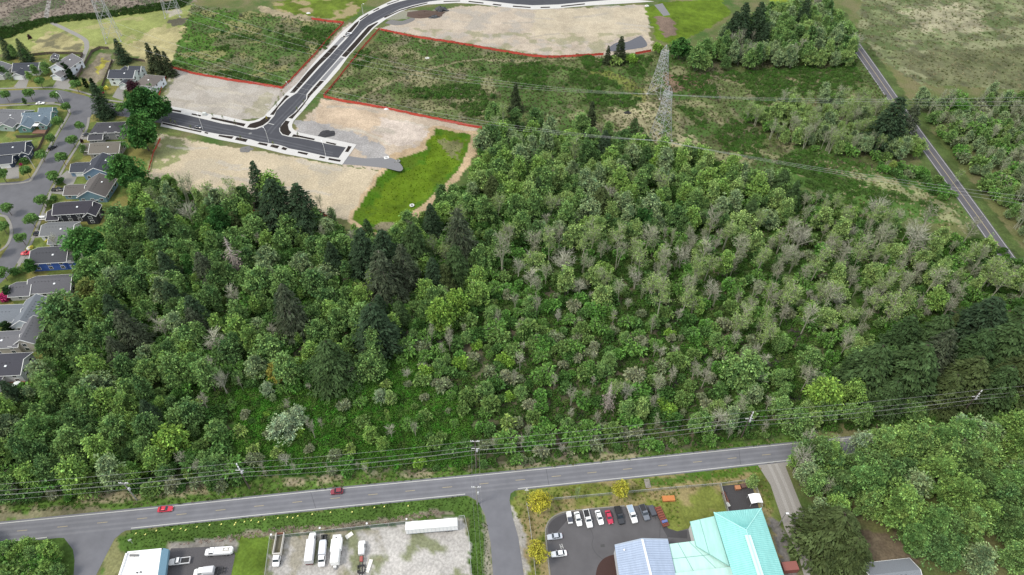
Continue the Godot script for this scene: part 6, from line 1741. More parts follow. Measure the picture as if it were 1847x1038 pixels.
func leafy(seed_at: int, tall: float, wide: float, c: Color, size := 0.43, per := 225, droop := 0.1) -> Array:
	rng.seed = seed_at
	var s := Shape.new()
	var t := Shape.new()
	t.col = Color(0.1, 0.09, 0.075)
	t.tube(Vector3(0, -0.3, 0), Vector3(0, tall * 0.75, 0), 0.2 * tall / 12.0, 0.05, 6)
	var lobes := int(tall * wide * 1.15)
	var p1 := rng.randf() * TAU
	var p2 := rng.randf() * TAU
	var tops := [Vector3(0, tall, 0), Vector3(cos(p1) * wide * 0.5, tall * rng.randf_range(0.78, 0.95), sin(p1) * wide * 0.5), Vector3(cos(p2) * wide * 0.6, tall * rng.randf_range(0.65, 0.85), sin(p2) * wide * 0.6)]
	for l in lobes:
		var f := rng.randf()
		var a := rng.randf() * TAU
		var reach := wide * (0.8 + 0.22 * sin(a * 2.0 + p1) + 0.16 * sin(a * 3.0 + p2)) * pow(1.0 - pow(f, 1.6), 0.7) * (0.75 + 0.5 * minf(f * 3.0, 0.5))
		var q := reach * sqrt(rng.randf_range(0.12, 1.15))
		var head: Vector3 = tops[l % 3] if l % 2 else tops[0]
		var y := lerpf(tall * 0.26, head.y * 0.95, f)
		var m := Vector3(cos(a) * q, y, sin(a) * q) + Vector3(head.x, 0, head.z) * f * 0.6
		var r := rng.randf_range(0.55, 1.25) * (0.75 + wide * 0.07)
		var tone := rng.randf_range(0.6, 1.35)
		sprays(s, m, Vector3(r, r * rng.randf_range(0.5, 0.9), r), int(per * r * r * 0.62), size, Color(c.r * tone * rng.randf_range(0.88, 1.15), c.g * tone, c.b * tone))
		if rng.randf() < 0.5:
			t.tube(Vector3(0, m.y * 0.55, 0), m, 0.09, 0.03, 4)
	for k in 70:   # sprays that break the outline
		var d := unit()
		d.y = absf(d.y)
		var m2 := Vector3(d.x * wide * 1.02, tall * (0.3 + 0.68 * d.y), d.z * wide * 1.02) * rng.randf_range(0.85, 1.12)
		sprays(s, m2, Vector3(0.7, 0.4, 0.7), 14, size * 1.1, Color(c.r * 1.3, c.g * 1.25, c.b * 1.15))
	return [s.mesh(), t.mesh(), tall]


# upswept thin tree; with few or no leaves
func airy(seed_at: int, tall: float, wide: float, bark: Color, c: Color, leaf_count: int, stems := 1) -> Array:
	rng.seed = seed_at
	var s := Shape.new()
	var t := Shape.new()
	t.col = bark
	for q in stems:
		var lean := Vector3(rng.randf_range(-0.12, 0.12), 1, rng.randf_range(-0.12, 0.12)) * (1.0 if stems == 1 else 1.15)
		var foot := Vector3(rng.randf_range(-1, 1), 0, rng.randf_range(-1, 1)) * (stems - 1) * 0.5
		var h := tall * (1.0 if q == 0 else rng.randf_range(0.75, 0.95))
		var top := foot + lean * h
		t.tube(foot - Vector3(0, 0.3, 0), foot.lerp(top, 0.55), 0.2, 0.13, 5)
		t.tube(foot.lerp(top, 0.55), top, 0.13, 0.03, 5)
		var n := 26 / stems + 7
		for k in n:
			var f := lerpf(0.4, 0.98, pow(float(k) / n, 0.8))
			var a := rng.randf() * TAU
			var l := wide * (1.15 - f * 0.75) * rng.randf_range(0.6, 1.15)
			var p := foot.lerp(top, f)
			var e := p + Vector3(cos(a) * l, l * rng.randf_range(0.75, 1.35), sin(a) * l)
			var bc := Color(bark.r, bark.g, bark.b) * rng.randf_range(0.75, 1.3)
			twig(t, p, e, 0.085, bc)
			twig(t, p, e, 0.085, bc)
			for j in 6:
				var g := rng.randf_range(0.25, 0.95)
				var tp := p.lerp(e, g)
				var te := tp + (unit() + Vector3(cos(a), 1.1, sin(a)) * 0.7) * wide * 0.3
				twig(t, tp, te, 0.05, bc * rng.randf_range(0.85, 1.25))
				for i in 1:
					twig(t, tp.lerp(te, 0.5), te + unit() * 0.6, 0.035, bc * rng.randf_range(0.9, 1.3))
				if leaf_count > 0:
					leaves(s, te, Vector3(0.6, 0.5, 0.6), leaf_count, 0.34, c * rng.randf_range(0.65, 1.35), 0.3, 0.1)
	return [s.mesh() if leaf_count > 0 else null, t.mesh(), tall]


func conifer(seed_at: int, tall: float, wide: float, c: Color, per: int, droop: float, power: float, bark := Color(0.06, 0.05, 0.042), needle := 1.0, low := 0.06) -> Array:
	rng.seed = seed_at
	var s := Shape.new()
	var t := Shape.new()
	t.col = bark
	t.tube(Vector3(0, -0.3, 0), Vector3(0, tall, 0), tall * 0.016, 0.03, 6)
	var rows := int(tall * 1.35)
	for l in rows:
		var f := lerpf(low, 0.985, float(l) / (rows - 1))
		var r := wide * pow(1.0 - f, power) + 0.25
		var n := 7 + int(r * 0.9)
		for k in n:
			var a := TAU * (k + rng.randf()) / n + l * 1.7
			var len := r * rng.randf_range(0.65, 1.12)
			var d := Vector3(cos(a), 0, sin(a))
			var p := Vector3(0, f * tall + rng.randf_range(-0.3, 0.3), 0)
			var e := p + d * len - Vector3(0, len * droop * rng.randf_range(0.7, 1.3), 0)
			twig(t, p, e, 0.07, bark * rng.randf_range(0.8, 1.5))
			var tone := rng.randf_range(0.65, 1.4)
			var cc := Color(c.r * tone, c.g * tone, c.b * tone)
			var side := d.cross(Vector3.UP)
			var m := int(per * (0.5 + len / wide) * needle)
			for j in m:
				var g := sqrt(rng.randf()) * 1.04
				var q := p.lerp(e, g) + side * rng.randf_range(-1, 1) * (0.16 + len * 0.16) + Vector3(0, rng.randf_range(-0.35, 0.1), 0)
				var o := (Vector3.UP * 0.8 + d * 0.5 + unit() * 0.6).normalized()
				var tt := (d + side * rng.randf_range(-0.9, 0.9) - Vector3(0, droop + 0.2, 0)).normalized() * rng.randf_range(0.35, 0.75)
				var b := o.cross(tt).normalized() * rng.randf_range(0.11, 0.24)
				var i := s.v.size()
				var w := rng.randf_range(0.75, 1.3)
				var lc := Color(cc.r * w, cc.g * w, cc.b * w)
				s.v.append_array([q - b, q + b, q + tt * 1.1 + b * 0.5, q + tt * 1.1 - b * 0.5])
				s.c.append_array([lc, lc, lc, lc])
				s.u.append_array([Vector2.ZERO, Vector2.ZERO, Vector2.ZERO, Vector2.ZERO])
				s.i.append_array([i, i + 1, i + 2, i, i + 2, i + 3])
	return [s.mesh(), t.mesh(), tall]


func bush(seed_at: int, c: Color, twiggy := 0.0) -> Array:
	rng.seed = seed_at
	var s := Shape.new()
	var t := Shape.new()
	t.col = Color(0.15, 0.125, 0.11)
	for k in 7:
		var a := TAU * k / 7.0 + rng.randf()
		var q := rng.randf_range(0.3, 1.35) if k > 0 else 0.0
		var m := Vector3(cos(a) * q, rng.randf_range(1.0, 2.3), sin(a) * q)
		var tone := rng.randf_range(0.7, 1.3)
		sprays(s, m, Vector3(1.0, 0.85, 1.0) * rng.randf_range(0.6, 1.2), 85, 0.44, Color(c.r * tone, c.g * tone, c.b * tone))
		t.tube(Vector3(0, 0, 0), m, 0.06, 0.02, 4)
		for j in int(twiggy * 10):
			twig(t, m, m + (unit() + Vector3(0, 0.6, 0)) * 1.3, 0.05, Color(0.25, 0.245, 0.19))
	return [s.mesh(), t.mesh(), 3.2]


func grow_stock() -> void:
	var tones := {
		"leafy_dark": Color(0.048, 0.088, 0.032), "leafy_mid": Color(0.074, 0.128, 0.043), "leafy_bright": Color(0.09, 0.152, 0.04),
		"leafy_yellow": Color(0.105, 0.158, 0.055), "leafy_sage": Color(0.1, 0.142, 0.072)}
	var n := 100
	for key in tones:
		var a := []
		for k in 5:
			n += 1
			a.append(leafy(n, [12.0, 15.5, 10.0, 13.5, 11.0][k], [3.9, 2.5, 4.9, 3.4, 3.2][k], tones[key]))
		stock[key] = a
	stock["big_alder"] = [leafy(221, 15.0, 5.6, Color(0.062, 0.116, 0.036), 0.4, 300), leafy(222, 17.0, 5.0, Color(0.078, 0.13, 0.036), 0.4, 300), leafy(223, 14.0, 6.0, Color(0.052, 0.092, 0.032), 0.4, 300), leafy(224, 16.0, 4.6, Color(0.078, 0.126, 0.04), 0.4, 300)]
	stock["maple"] = [leafy(201, 15.0, 7.6, Color(0.026, 0.068, 0.02), 0.55, 240), leafy(202, 17.0, 6.8, Color(0.032, 0.08, 0.022), 0.55, 240)]
	var bark := Color(0.315, 0.318, 0.235)
	stock["airy"] = []
	stock["airy_yellow"] = []
	stock["bare"] = []
	for k in 4:
		stock["airy"].append(airy(300 + k, [12.0, 13.5, 11.0, 14.0][k], [3.3, 2.9, 3.6, 3.0][k], bark, Color(0.115, 0.15, 0.068), 1, [1, 2, 1, 3][k]))
		stock["airy_yellow"].append(airy(320 + k, [12.0, 13.5, 11.0, 14.0][k], [3.3, 3.0, 3.6, 3.1][k], bark, Color(0.13, 0.185, 0.06), 5, [1, 2, 3, 1][k]))
		stock["bare"].append(airy(340 + k, [11.0, 12.5, 9.0, 13.0][k], [3.5, 2.8, 4.2, 2.6][k], [Color(0.32, 0.322, 0.245), Color(0.26, 0.262, 0.195), Color(0.34, 0.34, 0.27), Color(0.27, 0.265, 0.2)][k], Color(), 0, [1, 2, 3, 1][k]))
	stock["fir"] = []
	for k in 4:
		stock["fir"].append(conifer(400 + k, [23.0, 21.0, 24.0, 20.0][k], [7.2, 6.2, 6.8, 7.4][k], Color(0.036, 0.06, 0.032), 19, 0.3, 0.75))
	stock["cedar"] = []
	for k in 3:
		stock["cedar"].append(conifer(420 + k, [20.0, 22.0, 18.0][k], [6.6, 6.0, 6.8][k], [Color(0.05, 0.084, 0.033), Color(0.043, 0.075, 0.03), Color(0.06, 0.082, 0.032)][k], 24, 0.5, 0.6))
	stock["brown_fir"] = []
	for k in 2:
		stock["brown_fir"].append(conifer(440 + k, [22.0, 19.0][k], [6.0, 5.4][k], Color(0.055, 0.07, 0.042), 13, 0.5, 0.72, Color(0.17, 0.165, 0.13)))
	stock["dead_fir"] = [conifer(450, 18.0, 3.6, Color(0.2, 0.17, 0.15), 2, 0.45, 0.8, Color(0.34, 0.3, 0.27), 0.5)]
	stock["little_fir"] = [conifer(460, 15.0, 4.0, Color(0.04, 0.054, 0.028), 16, 0.2, 0.95)]
	stock["column_tree"] = [conifer(470, 6.0, 0.9, Color(0.022, 0.045, 0.018), 9, -0.6, 0.45)]
	stock["bush_dark"] = [bush(500, Color(0.035, 0.075, 0.02)), bush(501, Color(0.042, 0.082, 0.024))]
	stock["bush_mid"] = [bush(510, Color(0.06, 0.118, 0.028), 0.4), bush(511, Color(0.066, 0.108, 0.032)), bush(512, Color(0.054, 0.12, 0.026), 0.2)]
	stock["bush_bright"] = [bush(520, Color(0.1, 0.175, 0.03)), bush(521, Color(0.11, 0.16, 0.045), 0.3)]
	stock["bush_grey"] = [bush(530, Color(0.1, 0.125, 0.065), 1.2), bush(531, Color(0.115, 0.13, 0.075), 1.5)]
	stock["street_tree"] = []
	for k in 3:
		rng.seed = 600 + k
		var s := Shape.new()
		for j in 12:
			var d := unit()
			leaves(s, Vector3(0, 3.9, 0) + d * 0.95, Vector3(1.05, 0.9, 1.05), 95, 0.42, Color(0.062, 0.115, 0.032) * rng.randf_range(0.75, 1.3), 0.28, 0.3)
		var t := Shape.new()
		t.col = Color(0.12, 0.1, 0.085)
		t.tube(Vector3.ZERO, Vector3(0, 3.6, 0), 0.11, 0.07, 6)
		stock["street_tree"].append([s.mesh(), t.mesh(), 5.8])
	stock["yellow_tree"] = []
	for k in 3:
		var a := airy(620 + k, 6.4, 2.6, Color(0.16, 0.12, 0.08), [Color(0.25, 0.235, 0.03), Color(0.235, 0.225, 0.032), Color(0.23, 0.225, 0.032)][k], 12, 2)
		stock["yellow_tree"].append(a)
	stock["lime_tree"] = [leafy(640, 12.0, 4.4, Color(0.088, 0.15, 0.032), 0.6), leafy(641, 9.0, 4.4, Color(0.105, 0.145, 0.04), 0.5, 60)]
	stock["blossom_tree"] = [leafy(650, 9.0, 4.6, Color(0.125, 0.17, 0.105), 0.4, 150)]
	stock["plum_tree"] = [leafy(660, 7.5, 3.4, Color(0.03, 0.014, 0.02), 0.5, 110)]
	stock["olive_tree"] = [leafy(670, 12.0, 4.0, Color(0.075, 0.095, 0.03), 0.55, 120)]
	stock["pink_bush"] = [bush(680, Color(0.24, 0.025, 0.08))]
	stock["yellow_bush"] = [bush(690, Color(0.35, 0.32, 0.06))]
	stock["ochre_tree"] = [leafy(700, 7.0, 3.2, Color(0.115, 0.112, 0.028), 0.5, 120)]
	rng.seed = 77


func plant(kind: String, at: Vector3, tall := 0.0, wide := 1.0, pick := -1) -> void:
	var a: Array = stock[kind]
	var v := pick if pick >= 0 else rng.randi() % a.size()
	var unit_h: float = a[v][2]
	var f := tall / unit_h if tall > 0.0 else 1.0
	trees.append([kind, v, Vector3(at.x, 0, at.z), f * wide, f, true])


func fill(poly: PackedVector2Array, gap: float, mix: Array, keep := 1.0) -> void:
	var b := bounds(poly)
	var total := 0.0
	for m in mix:
		total += m[1]
	for z in int(b.size.y / gap) + 1:
		for x in int(b.size.x / gap) + 1:
			var p := b.position + Vector2((x + (0.5 if z % 2 else 0.0) + rng.randf_range(-0.42, 0.42)) * gap, (z + rng.randf_range(-0.42, 0.42)) * gap)
			var pick := rng.randf() * total
			var f := rng.randf()
			var sq := rng.randf_range(0.86, 1.2)
			if rng.randf() > keep or not inside(p, poly):
				continue
			var ok := true
			for q in clear_spots:
				if p.distance_to(Vector2(q.x, q.z)) < q.y:
					ok = false
					break
			if not ok or near_country_road(p):
				continue
			for m in mix:
				pick -= m[1]
				if pick <= 0.0:
					var kind: String = m[0]
					var v := rng.randi() % (stock[kind] as Array).size()
					var h := lerpf(m[2], m[3], f)
					trees.append([kind, v, Vector3(p.x, 0, p.y), h * sq, h, false])
					break


var clear_spots := []    # x, radius, z of spots kept free round the trees set one by one


func near_country_road(p: Vector2) -> bool:
	return absf(p.x - 227.0) < 5.4 and p.y < -190


func make_wood() -> void:
	grow_stock()
	for w in [[Vector3(-195.77, 0, -236.98), "great dark maple by the low white house"], [Vector3(-204.56, 0, -328.09), "two great round trees"], [Vector3(-120.43, 0, -130.98), "light green round tree on the left"], [Vector3(-128.37, 0, -225.66), "grey dead fir with spreading branches"], [Vector3(-55.44, 0, -208.02), "grey-topped fir below the green basin"], [Vector3(-56.06, 0, -179.67), "broad dark fir in mid-wood"], [Vector3(-71.04, 0, -165.54), "broad cedar above the bramble clearing"], [Vector3(-94.32, 0, -191.77), "dark brown fir left of the wood's middle"], [Vector3(-114.91, 0, -169.67), "round bare grey tree on the left"], [Vector3(-87.86, 0, -160.17), "ochre bush-like tree"], [Vector3(-80.67, 0, -134.37), "whitish blossoming tree by the brambles"], [Vector3(-46.88, 0, -129.86), "bright green pair of trees in the brambles"], [Vector3(-29.98, 0, -185.63), "tall lime-green tree in the middle"], [Vector3(36.26, 0, -142.55), "white dead fir by the road"], [Vector3(115.58, 0, -149.89), "lime-yellow tree above the road"], [Vector3(213.85, 0, -325.28), "tall dark fir beside the country road"], [Vector3(153.5, 0, -157.54), "great cedars at the right"], [Vector3(195.32, 0, -182.62), "spreading dark fir at the right edge"], [Vector3(104.36, 0, -96.8), "big fir beside the gravel drive"], [Vector3(160.37, 0, -449.09), "tall firs of the far stand"], [Vector3(194.84, 0, -261.51), "pale dry grass clearing on the right"], [Vector3(59.43, 0, -380.71), "dark bramble field under the wires"], [Vector3(-191.87, 0, -432.55), "green meadow by the park"], [Vector3(94.68, 0, -120.15), "mouth of the gravel drive"], [Vector3(21.94, 0, -293.81), "wood's top edge below the meadow"], [Vector3(67.31, 0, -218.43), "bare grey trees right of the middle"], [Vector3(120.09, 0, -191.77), "thin pale trunks at the right"], [Vector3(15.72, 0, -152.41), "scrub above the tall middle pole"], [Vector3(-148.66, 0, -152.41), "leafy mounds of the left wood"], [Vector3(-158.69, 0, -122.26), "lower left corner of the wood"], [Vector3(-88.48, 0, -218.43), "leafy hollow right of the dead fir"], [Vector3(-5.72, 0, -218.43), "pale crowns right of the cedars"], [Vector3(249.34, 0, -319.77), "grey-green willows beyond the country road"], [Vector3(148.74, 0, -108.04), "leafy grove at the bottom right"], [Vector3(114.54, 0, -108.04), "grove's tall crowns by the gravel drive"], [Vector3(-147.15, 0, -88.03), "thicket at the bottom left corner"], [Vector3(92.72, 0, -191.77), "bare thicket in the right half"], [Vector3(159.32, 0, -204.67), "thin trees below the dry clearing"], [Vector3(82.97, 0, -265.87), "leafy crowns below the near pylon"], [Vector3(-15.77, 0, -168.28), "shrubs below the lime-green tree"], [Vector3(55.04, 0, -168.28), "wet clearing in the right half"], [Vector3(93.8, 0, -152.41), "mixed crowns right of the white dead fir"], [Vector3(-133.28, 0, -185.63), "dark gap left of the brown fir"]]:
		landmark(w[0], w[1])
	# trees that stand out, one by one: [kind, point, height, width factor]
	for q in [
		["maple", Vector3(-184.83, 0, -222.91), 17, 1.5], ["maple", Vector3(-201.12, 0, -335.68), 21, 1.0], ["maple", Vector3(-193.15, 0, -307.83), 21, 1.1], ["maple", Vector3(-187.49, 0, -273.91), 20, 1.1], ["maple", Vector3(-136.7, 0, -212.03), 12, 0.8], ["maple", Vector3(-131.78, 0, -238.73), 16, 0.8],
		["fir", Vector3(-120.29, 0, -263.61), 22, 0.8], ["fir", Vector3(-106.15, 0, -244), 26, 1.15], ["fir", Vector3(-94.76, 0, -242.12), 25, 1.1], ["leafy_bright", Vector3(-114.81, 0, -262.32), 17, 1.1], ["leafy_dark", Vector3(-128.16, 0, -258.74), 12, 1.0],
		["airy_yellow", Vector3(-167.36, 0, -256.6), 13, 1.0], ["leafy_sage", Vector3(-161.39, 0, -258.26), 15, 0.8], ["airy", Vector3(-156.38, 0, -261.22), 15, 0.9], ["airy", Vector3(-152.51, 0, -262.1), 16, 0.9], ["leafy_yellow", Vector3(-146.95, 0, -255.27), 15, 0.8], ["airy_yellow", Vector3(-142.25, 0, -256.06), 15, 0.9], ["leafy_sage", Vector3(-137.04, 0, -253.16), 15, 0.8], ["airy_yellow", Vector3(-131.86, 0, -253.94), 15, 0.9], ["leafy_mid", Vector3(-128.38, 0, -249.53), 13, 0.9], ["leafy_bright", Vector3(-122.78, 0, -246.71), 12, 1.0], ["leafy_sage", Vector3(-83.36, 0, -246.75), 10, 0.6], ["airy", Vector3(-90.2, 0, -254.2), 10, 0.7],
		["dead_fir", Vector3(-119.33, 0, -214.56), 20, 1.5], ["brown_fir", Vector3(-128.62, 0, -206.94), 17, 1.1], ["brown_fir", Vector3(-145.68, 0, -171.66), 20, 1.2], ["brown_fir", Vector3(-147.75, 0, -163.29), 15, 1.1], ["fir", Vector3(-143.31, 0, -206.52), 18, 0.9], ["brown_fir", Vector3(-85.44, 0, -178.71), 26, 0.95],
		["olive_tree", Vector3(-173.93, 0, -196.68), 12, 1.0], ["leafy_dark", Vector3(-177.53, 0, -183.09), 16, 1.5], ["brown_fir", Vector3(-122.71, 0, -176.81), 16, 1.0],
		["brown_fir", Vector3(-51.99, 0, -197.04), 26, 1.15], ["fir", Vector3(-62.35, 0, -212.69), 24, 1.0], ["fir", Vector3(-53.21, 0, -211.99), 24, 1.0], ["brown_fir", Vector3(-44.5, 0, -203.18), 24, 1.0], ["cedar", Vector3(-41.52, 0, -216.91), 24, 0.9], ["fir", Vector3(-36.39, 0, -239.2), 17, 1.0], ["brown_fir", Vector3(-22.75, 0, -220.64), 28, 1.0], ["cedar", Vector3(-23.36, 0, -207.67), 20, 0.9], ["cedar", Vector3(-28.01, 0, -203.51), 14, 1.0],
		["fir", Vector3(-51.62, 0, -170.43), 24, 1.35], ["cedar", Vector3(-65.14, 0, -154.72), 22, 1.15], ["ochre_tree", Vector3(-86.44, 0, -157.56), 8, 1.0], ["lime_tree", Vector3(-28.07, 0, -181.25), 16, 0.8, 0], ["lime_tree", Vector3(-21.77, 0, -188.6), 14, 0.8, 0], ["bare", Vector3(15.44, 0, -151.18), 9, 1.0],
		["bare", Vector3(-111.08, 0, -166.56), 13, 1.35], ["bare", Vector3(-108.25, 0, -141.19), 11, 1.1], ["bare", Vector3(-104.23, 0, -149.67), 10, 0.7], ["bare", Vector3(-98.73, 0, -150.42), 9, 0.6], ["bare", Vector3(-68.46, 0, -130.43), 10, 0.8], ["bare", Vector3(-109.88, 0, -155.68), 12, 0.7], ["bare", Vector3(-202.36, 0, -227.45), 9, 1.0], ["bare", Vector3(-190.11, 0, -218.39), 9, 0.9], ["bare", Vector3(-103.12, 0, -116.33), 7, 1.3], ["bare", Vector3(-109.67, 0, -119.42), 7, 1.3],
		["lime_tree", Vector3(-114.92, 0, -125.65), 12, 1.1, 0], ["blossom_tree", Vector3(-78.3, 0, -131.99), 9, 1.15], ["blossom_tree", Vector3(-89.35, 0, -149.43), 6, 0.8], ["blossom_tree", Vector3(-47.41, 0, -146.23), 6, 0.8], ["blossom_tree", Vector3(-75.69, 0, -137.9), 7, 0.9], ["leafy_bright", Vector3(-48.4, 0, -129.54), 8, 0.95], ["leafy_bright", Vector3(-43.87, 0, -125.81), 8, 0.9], ["leafy_bright", Vector3(-43.55, 0, -136.96), 6, 0.7], ["blossom_tree", Vector3(118.23, 0, -124.59), 11, 0.7],
		["dead_fir", Vector3(34.25, 0, -142.86), 16, 1.1], ["airy_yellow", Vector3(36.33, 0, -145.89), 13, 0.8], ["leafy_yellow", Vector3(45.49, 0, -138.6), 12, 0.95], ["lime_tree", Vector3(111.29, 0, -144.51), 13, 1.1, 0], ["leafy_bright", Vector3(122.71, 0, -146.46), 11, 1.1], ["leafy_yellow", Vector3(72.3, 0, -139.55), 9, 0.9], ["leafy_mid", Vector3(85.92, 0, -154.41), 13, 1.2], ["bare", Vector3(70.15, 0, -152.17), 11, 1.3], ["airy", Vector3(53.26, 0, -149.67), 10, 1.2],
		["cedar", Vector3(128.8, 0, -152.68), 21, 1.15], ["cedar", Vector3(142.43, 0, -151.04), 23, 1.15], ["brown_fir", Vector3(157.36, 0, -160.82), 21, 1.25], ["cedar", Vector3(168.39, 0, -158.99), 22, 1.0], ["cedar", Vector3(181.3, 0, -162.14), 22, 1.1], ["cedar", Vector3(148.21, 0, -169.82), 18, 1.0], ["cedar", Vector3(160.62, 0, -169.82), 18, 1.0], ["fir", Vector3(181.73, 0, -176.48), 21, 1.6], ["cedar", Vector3(178.72, 0, -148.54), 20, 1.0], ["cedar", Vector3(163.35, 0, -149.68), 18, 1.1], ["cedar", Vector3(172.21, 0, -146.02), 18, 1.0], ["cedar", Vector3(132.33, 0, -142.3), 15, 1.0], ["cedar", Vector3(154.37, 0, -145.13), 15, 1.1], ["leafy_mid", Vector3(131.08, 0, -143.1), 10, 1.0], ["cedar", Vector3(194.83, 0, -173.06), 22, 1.1],
		["fir", Vector3(196.64, 0, -310.59), 28, 1.25], ["brown_fir", Vector3(210.9, 0, -317.96), 20, 1.2], ["fir", Vector3(146.93, 0, -427.1), 30, 1.2], ["fir", Vector3(157.07, 0, -428.79), 30, 1.2], ["fir", Vector3(142.34, 0, -428.11), 24, 1.1], ["fir", Vector3(194.79, 0, -450.57), 24, 1.1], ["fir", Vector3(160.77, 0, -420.99), 20, 1.2],
		["little_fir", Vector3(68.11, 0, -407.84), 17, 1.2], ["little_fir", Vector3(60.14, 0, -405.55), 12, 1.0], ["bush_bright", Vector3(65.75, 0, -403.78), 5, 1.3], ["bush_bright", Vector3(75.89, 0, -406.74), 5, 1.2], ["bush_bright", Vector3(94.46, 0, -419.56), 7, 0.8],
		["maple", Vector3(106.44, 0, -412.02), 14, 1.3], ["big_alder", Vector3(121.9, 0, -408.97), 14, 1.3, 0], ["big_alder", Vector3(135.78, 0, -415.1), 14, 1.1, 2], ["leafy_mid", Vector3(132.61, 0, -415.67), 12, 1.2],
		["little_fir", Vector3(2, 0, -347.9), 18, 1.0], ["little_fir", Vector3(42.67, 0, -324.1), 20, 0.9], ["cedar", Vector3(63.88, 0, -310.4), 17, 0.85], ["fir", Vector3(47.61, 0, -300.49), 16, 1.0], ["leafy_dark", Vector3(1.97, 0, -330.38), 12, 1.1], ["leafy_dark", Vector3(12.86, 0, -330.38), 12, 1.1], ["leafy_mid", Vector3(-10.25, 0, -336.19), 12, 1.1], ["leafy_dark", Vector3(-9.76, 0, -311), 13, 1.2], ["leafy_bright", Vector3(-5.42, 0, -313.68), 13, 1.2],
		["cedar", Vector3(41.19, 0, -252.68), 16, 1.1], ["cedar", Vector3(12.07, 0, -260.35), 16, 0.9], ["leafy_bright", Vector3(65.09, 0, -299.54), 14, 1.15], ["lime_tree", Vector3(73.24, 0, -285.68), 12, 0.9, 0], ["leafy_yellow", Vector3(88.41, 0, -293.99), 15, 1.5], ["maple", Vector3(59.54, 0, -241.93), 13, 0.75],
		["fir", Vector3(-229.95, 0, -342.35), 21, 1.2], ["fir", Vector3(-231.18, 0, -343.87), 12, 1.1], ["fir", Vector3(-245.88, 0, -406.93), 16, 1.15], ["little_fir", Vector3(-222.01, 0, -396.68), 18, 1.0], ["little_fir", Vector3(-215, 0, -392.28), 18, 1.0], ["little_fir", Vector3(-209.86, 0, -389.9), 16, 1.0], ["fir", Vector3(-308.23, 0, -409.08), 15, 1.1], ["fir", Vector3(-321.22, 0, -413.36), 14, 1.0], ["leafy_mid", Vector3(-315.95, 0, -410.64), 10, 1.1], ["leafy_dark", Vector3(-306.71, 0, -407.62), 9, 1.1],
		["leafy_mid", Vector3(-291.88, 0, -388.34), 8, 1.3], ["leafy_mid", Vector3(-286.47, 0, -391.17), 8, 1.2], ["leafy_bright", Vector3(-293.24, 0, -383.3), 6, 1.1], ["blossom_tree", Vector3(-306.05, 0, -383.99), 5, 0.6], ["leafy_dark", Vector3(-311.53, 0, -388.34), 7, 1.0], ["plum_tree", Vector3(-223.84, 0, -368.65), 7.5, 1.0], ["plum_tree", Vector3(-320.81, 0, -438.05), 4, 0.6], ["leafy_dark", Vector3(-225.01, 0, -360.76), 6, 0.9],
		["column_tree", Vector3(-276.92, 0, -392.59), 8, 1.0], ["column_tree", Vector3(-274.23, 0, -390.46), 8, 1.0], ["column_tree", Vector3(-271.23, 0, -387.64), 8, 1.0], ["column_tree", Vector3(-268.6, 0, -384.85), 7, 1.0], ["column_tree", Vector3(-261.2, 0, -377.16), 6, 1.0], ["column_tree", Vector3(-255.64, 0, -375.14), 6, 1.0], ["column_tree", Vector3(-251.33, 0, -375.14), 6, 1.0], ["column_tree", Vector3(-209.47, 0, -199.07), 6, 1.4], ["column_tree", Vector3(-199.84, 0, -179.37), 6, 1.5],
		["leafy_dark", Vector3(-281.48, 0, -354.34), 5, 0.9], ["leafy_mid", Vector3(-225.25, 0, -304.54), 6, 1.1], ["bush_dark", Vector3(-226.72, 0, -279), 3, 1.2], ["bush_dark", Vector3(-253.23, 0, -296.84), 3, 1.2], ["bush_dark", Vector3(-222.85, 0, -265.01), 3, 1.0], ["bush_mid", Vector3(-222.86, 0, -261.1), 3, 1.0], ["maple", Vector3(-207.31, 0, -213.79), 8, 0.85], ["bush_dark", Vector3(-214.76, 0, -213.16), 3.5, 1.2], ["pink_bush", Vector3(-211.93, 0, -197.79), 3.4, 1.3], ["pink_bush", Vector3(-254.18, 0, -294.31), 1.4, 0.8], ["yellow_bush", Vector3(-242.9, 0, -372.83), 2.4, 1.0], ["pink_bush", Vector3(-242.97, 0, -368.07), 1.4, 0.8], ["yellow_bush", Vector3(-211.5, 0, -234.29), 1.8, 0.8], ["yellow_bush", Vector3(-216.75, 0, -230.12), 1.6, 1.0], ["plum_tree", Vector3(-231.13, 0, -314.43), 3, 0.5],
		["cedar", Vector3(95.84, 0, -92.48), 19, 1.35, 2], ["cedar", Vector3(99.55, 0, -87.19), 15, 1.3, 2], ["airy", Vector3(100.08, 0, -107.6), 10, 1.0], ["bare", Vector3(93.68, 0, -116.29), 12, 0.8], ["bare", Vector3(98.57, 0, -124.59), 12, 0.9], ["bare", Vector3(107.04, 0, -122.47), 12, 0.8], ["leafy_bright", Vector3(94.33, 0, -118.68), 9, 1.0], ["leafy_yellow", Vector3(78.22, 0, -112.15), 7, 0.9],
		["yellow_tree", Vector3(8.67, 0, -103.66), 6.8, 1.15, 0], ["yellow_tree", Vector3(7.89, 0, -87.99), 6.6, 1.1, 1], ["yellow_tree", Vector3(35.24, 0, -107.84), 6.0, 1.05, 2], ["airy_yellow", Vector3(21.04, 0, -107.84), 6, 0.7],
		["lime_tree", Vector3(193.98, 0, -289.51), 6, 0.6, 1], ["leafy_bright", Vector3(210.23, 0, -299.54), 9, 1.0], ["airy_yellow", Vector3(219.88, 0, -277.21), 9, 1.0],
	]:
		var grow := 1.3 if q[0] == "cedar" and q[1].x > 120 else 1.18 if q[0] in ["fir", "cedar", "brown_fir"] and q[1].z > -330 else 1.0
		plant(q[0], q[1], q[2] * (1.0 + (grow - 1.0) * 0.5), q[3] * grow, q[4] if q.size() > 4 else -1)
		clear_spots.append(Vector3(q[1].x, 2.2 + 0.12 * q[2], q[1].z))
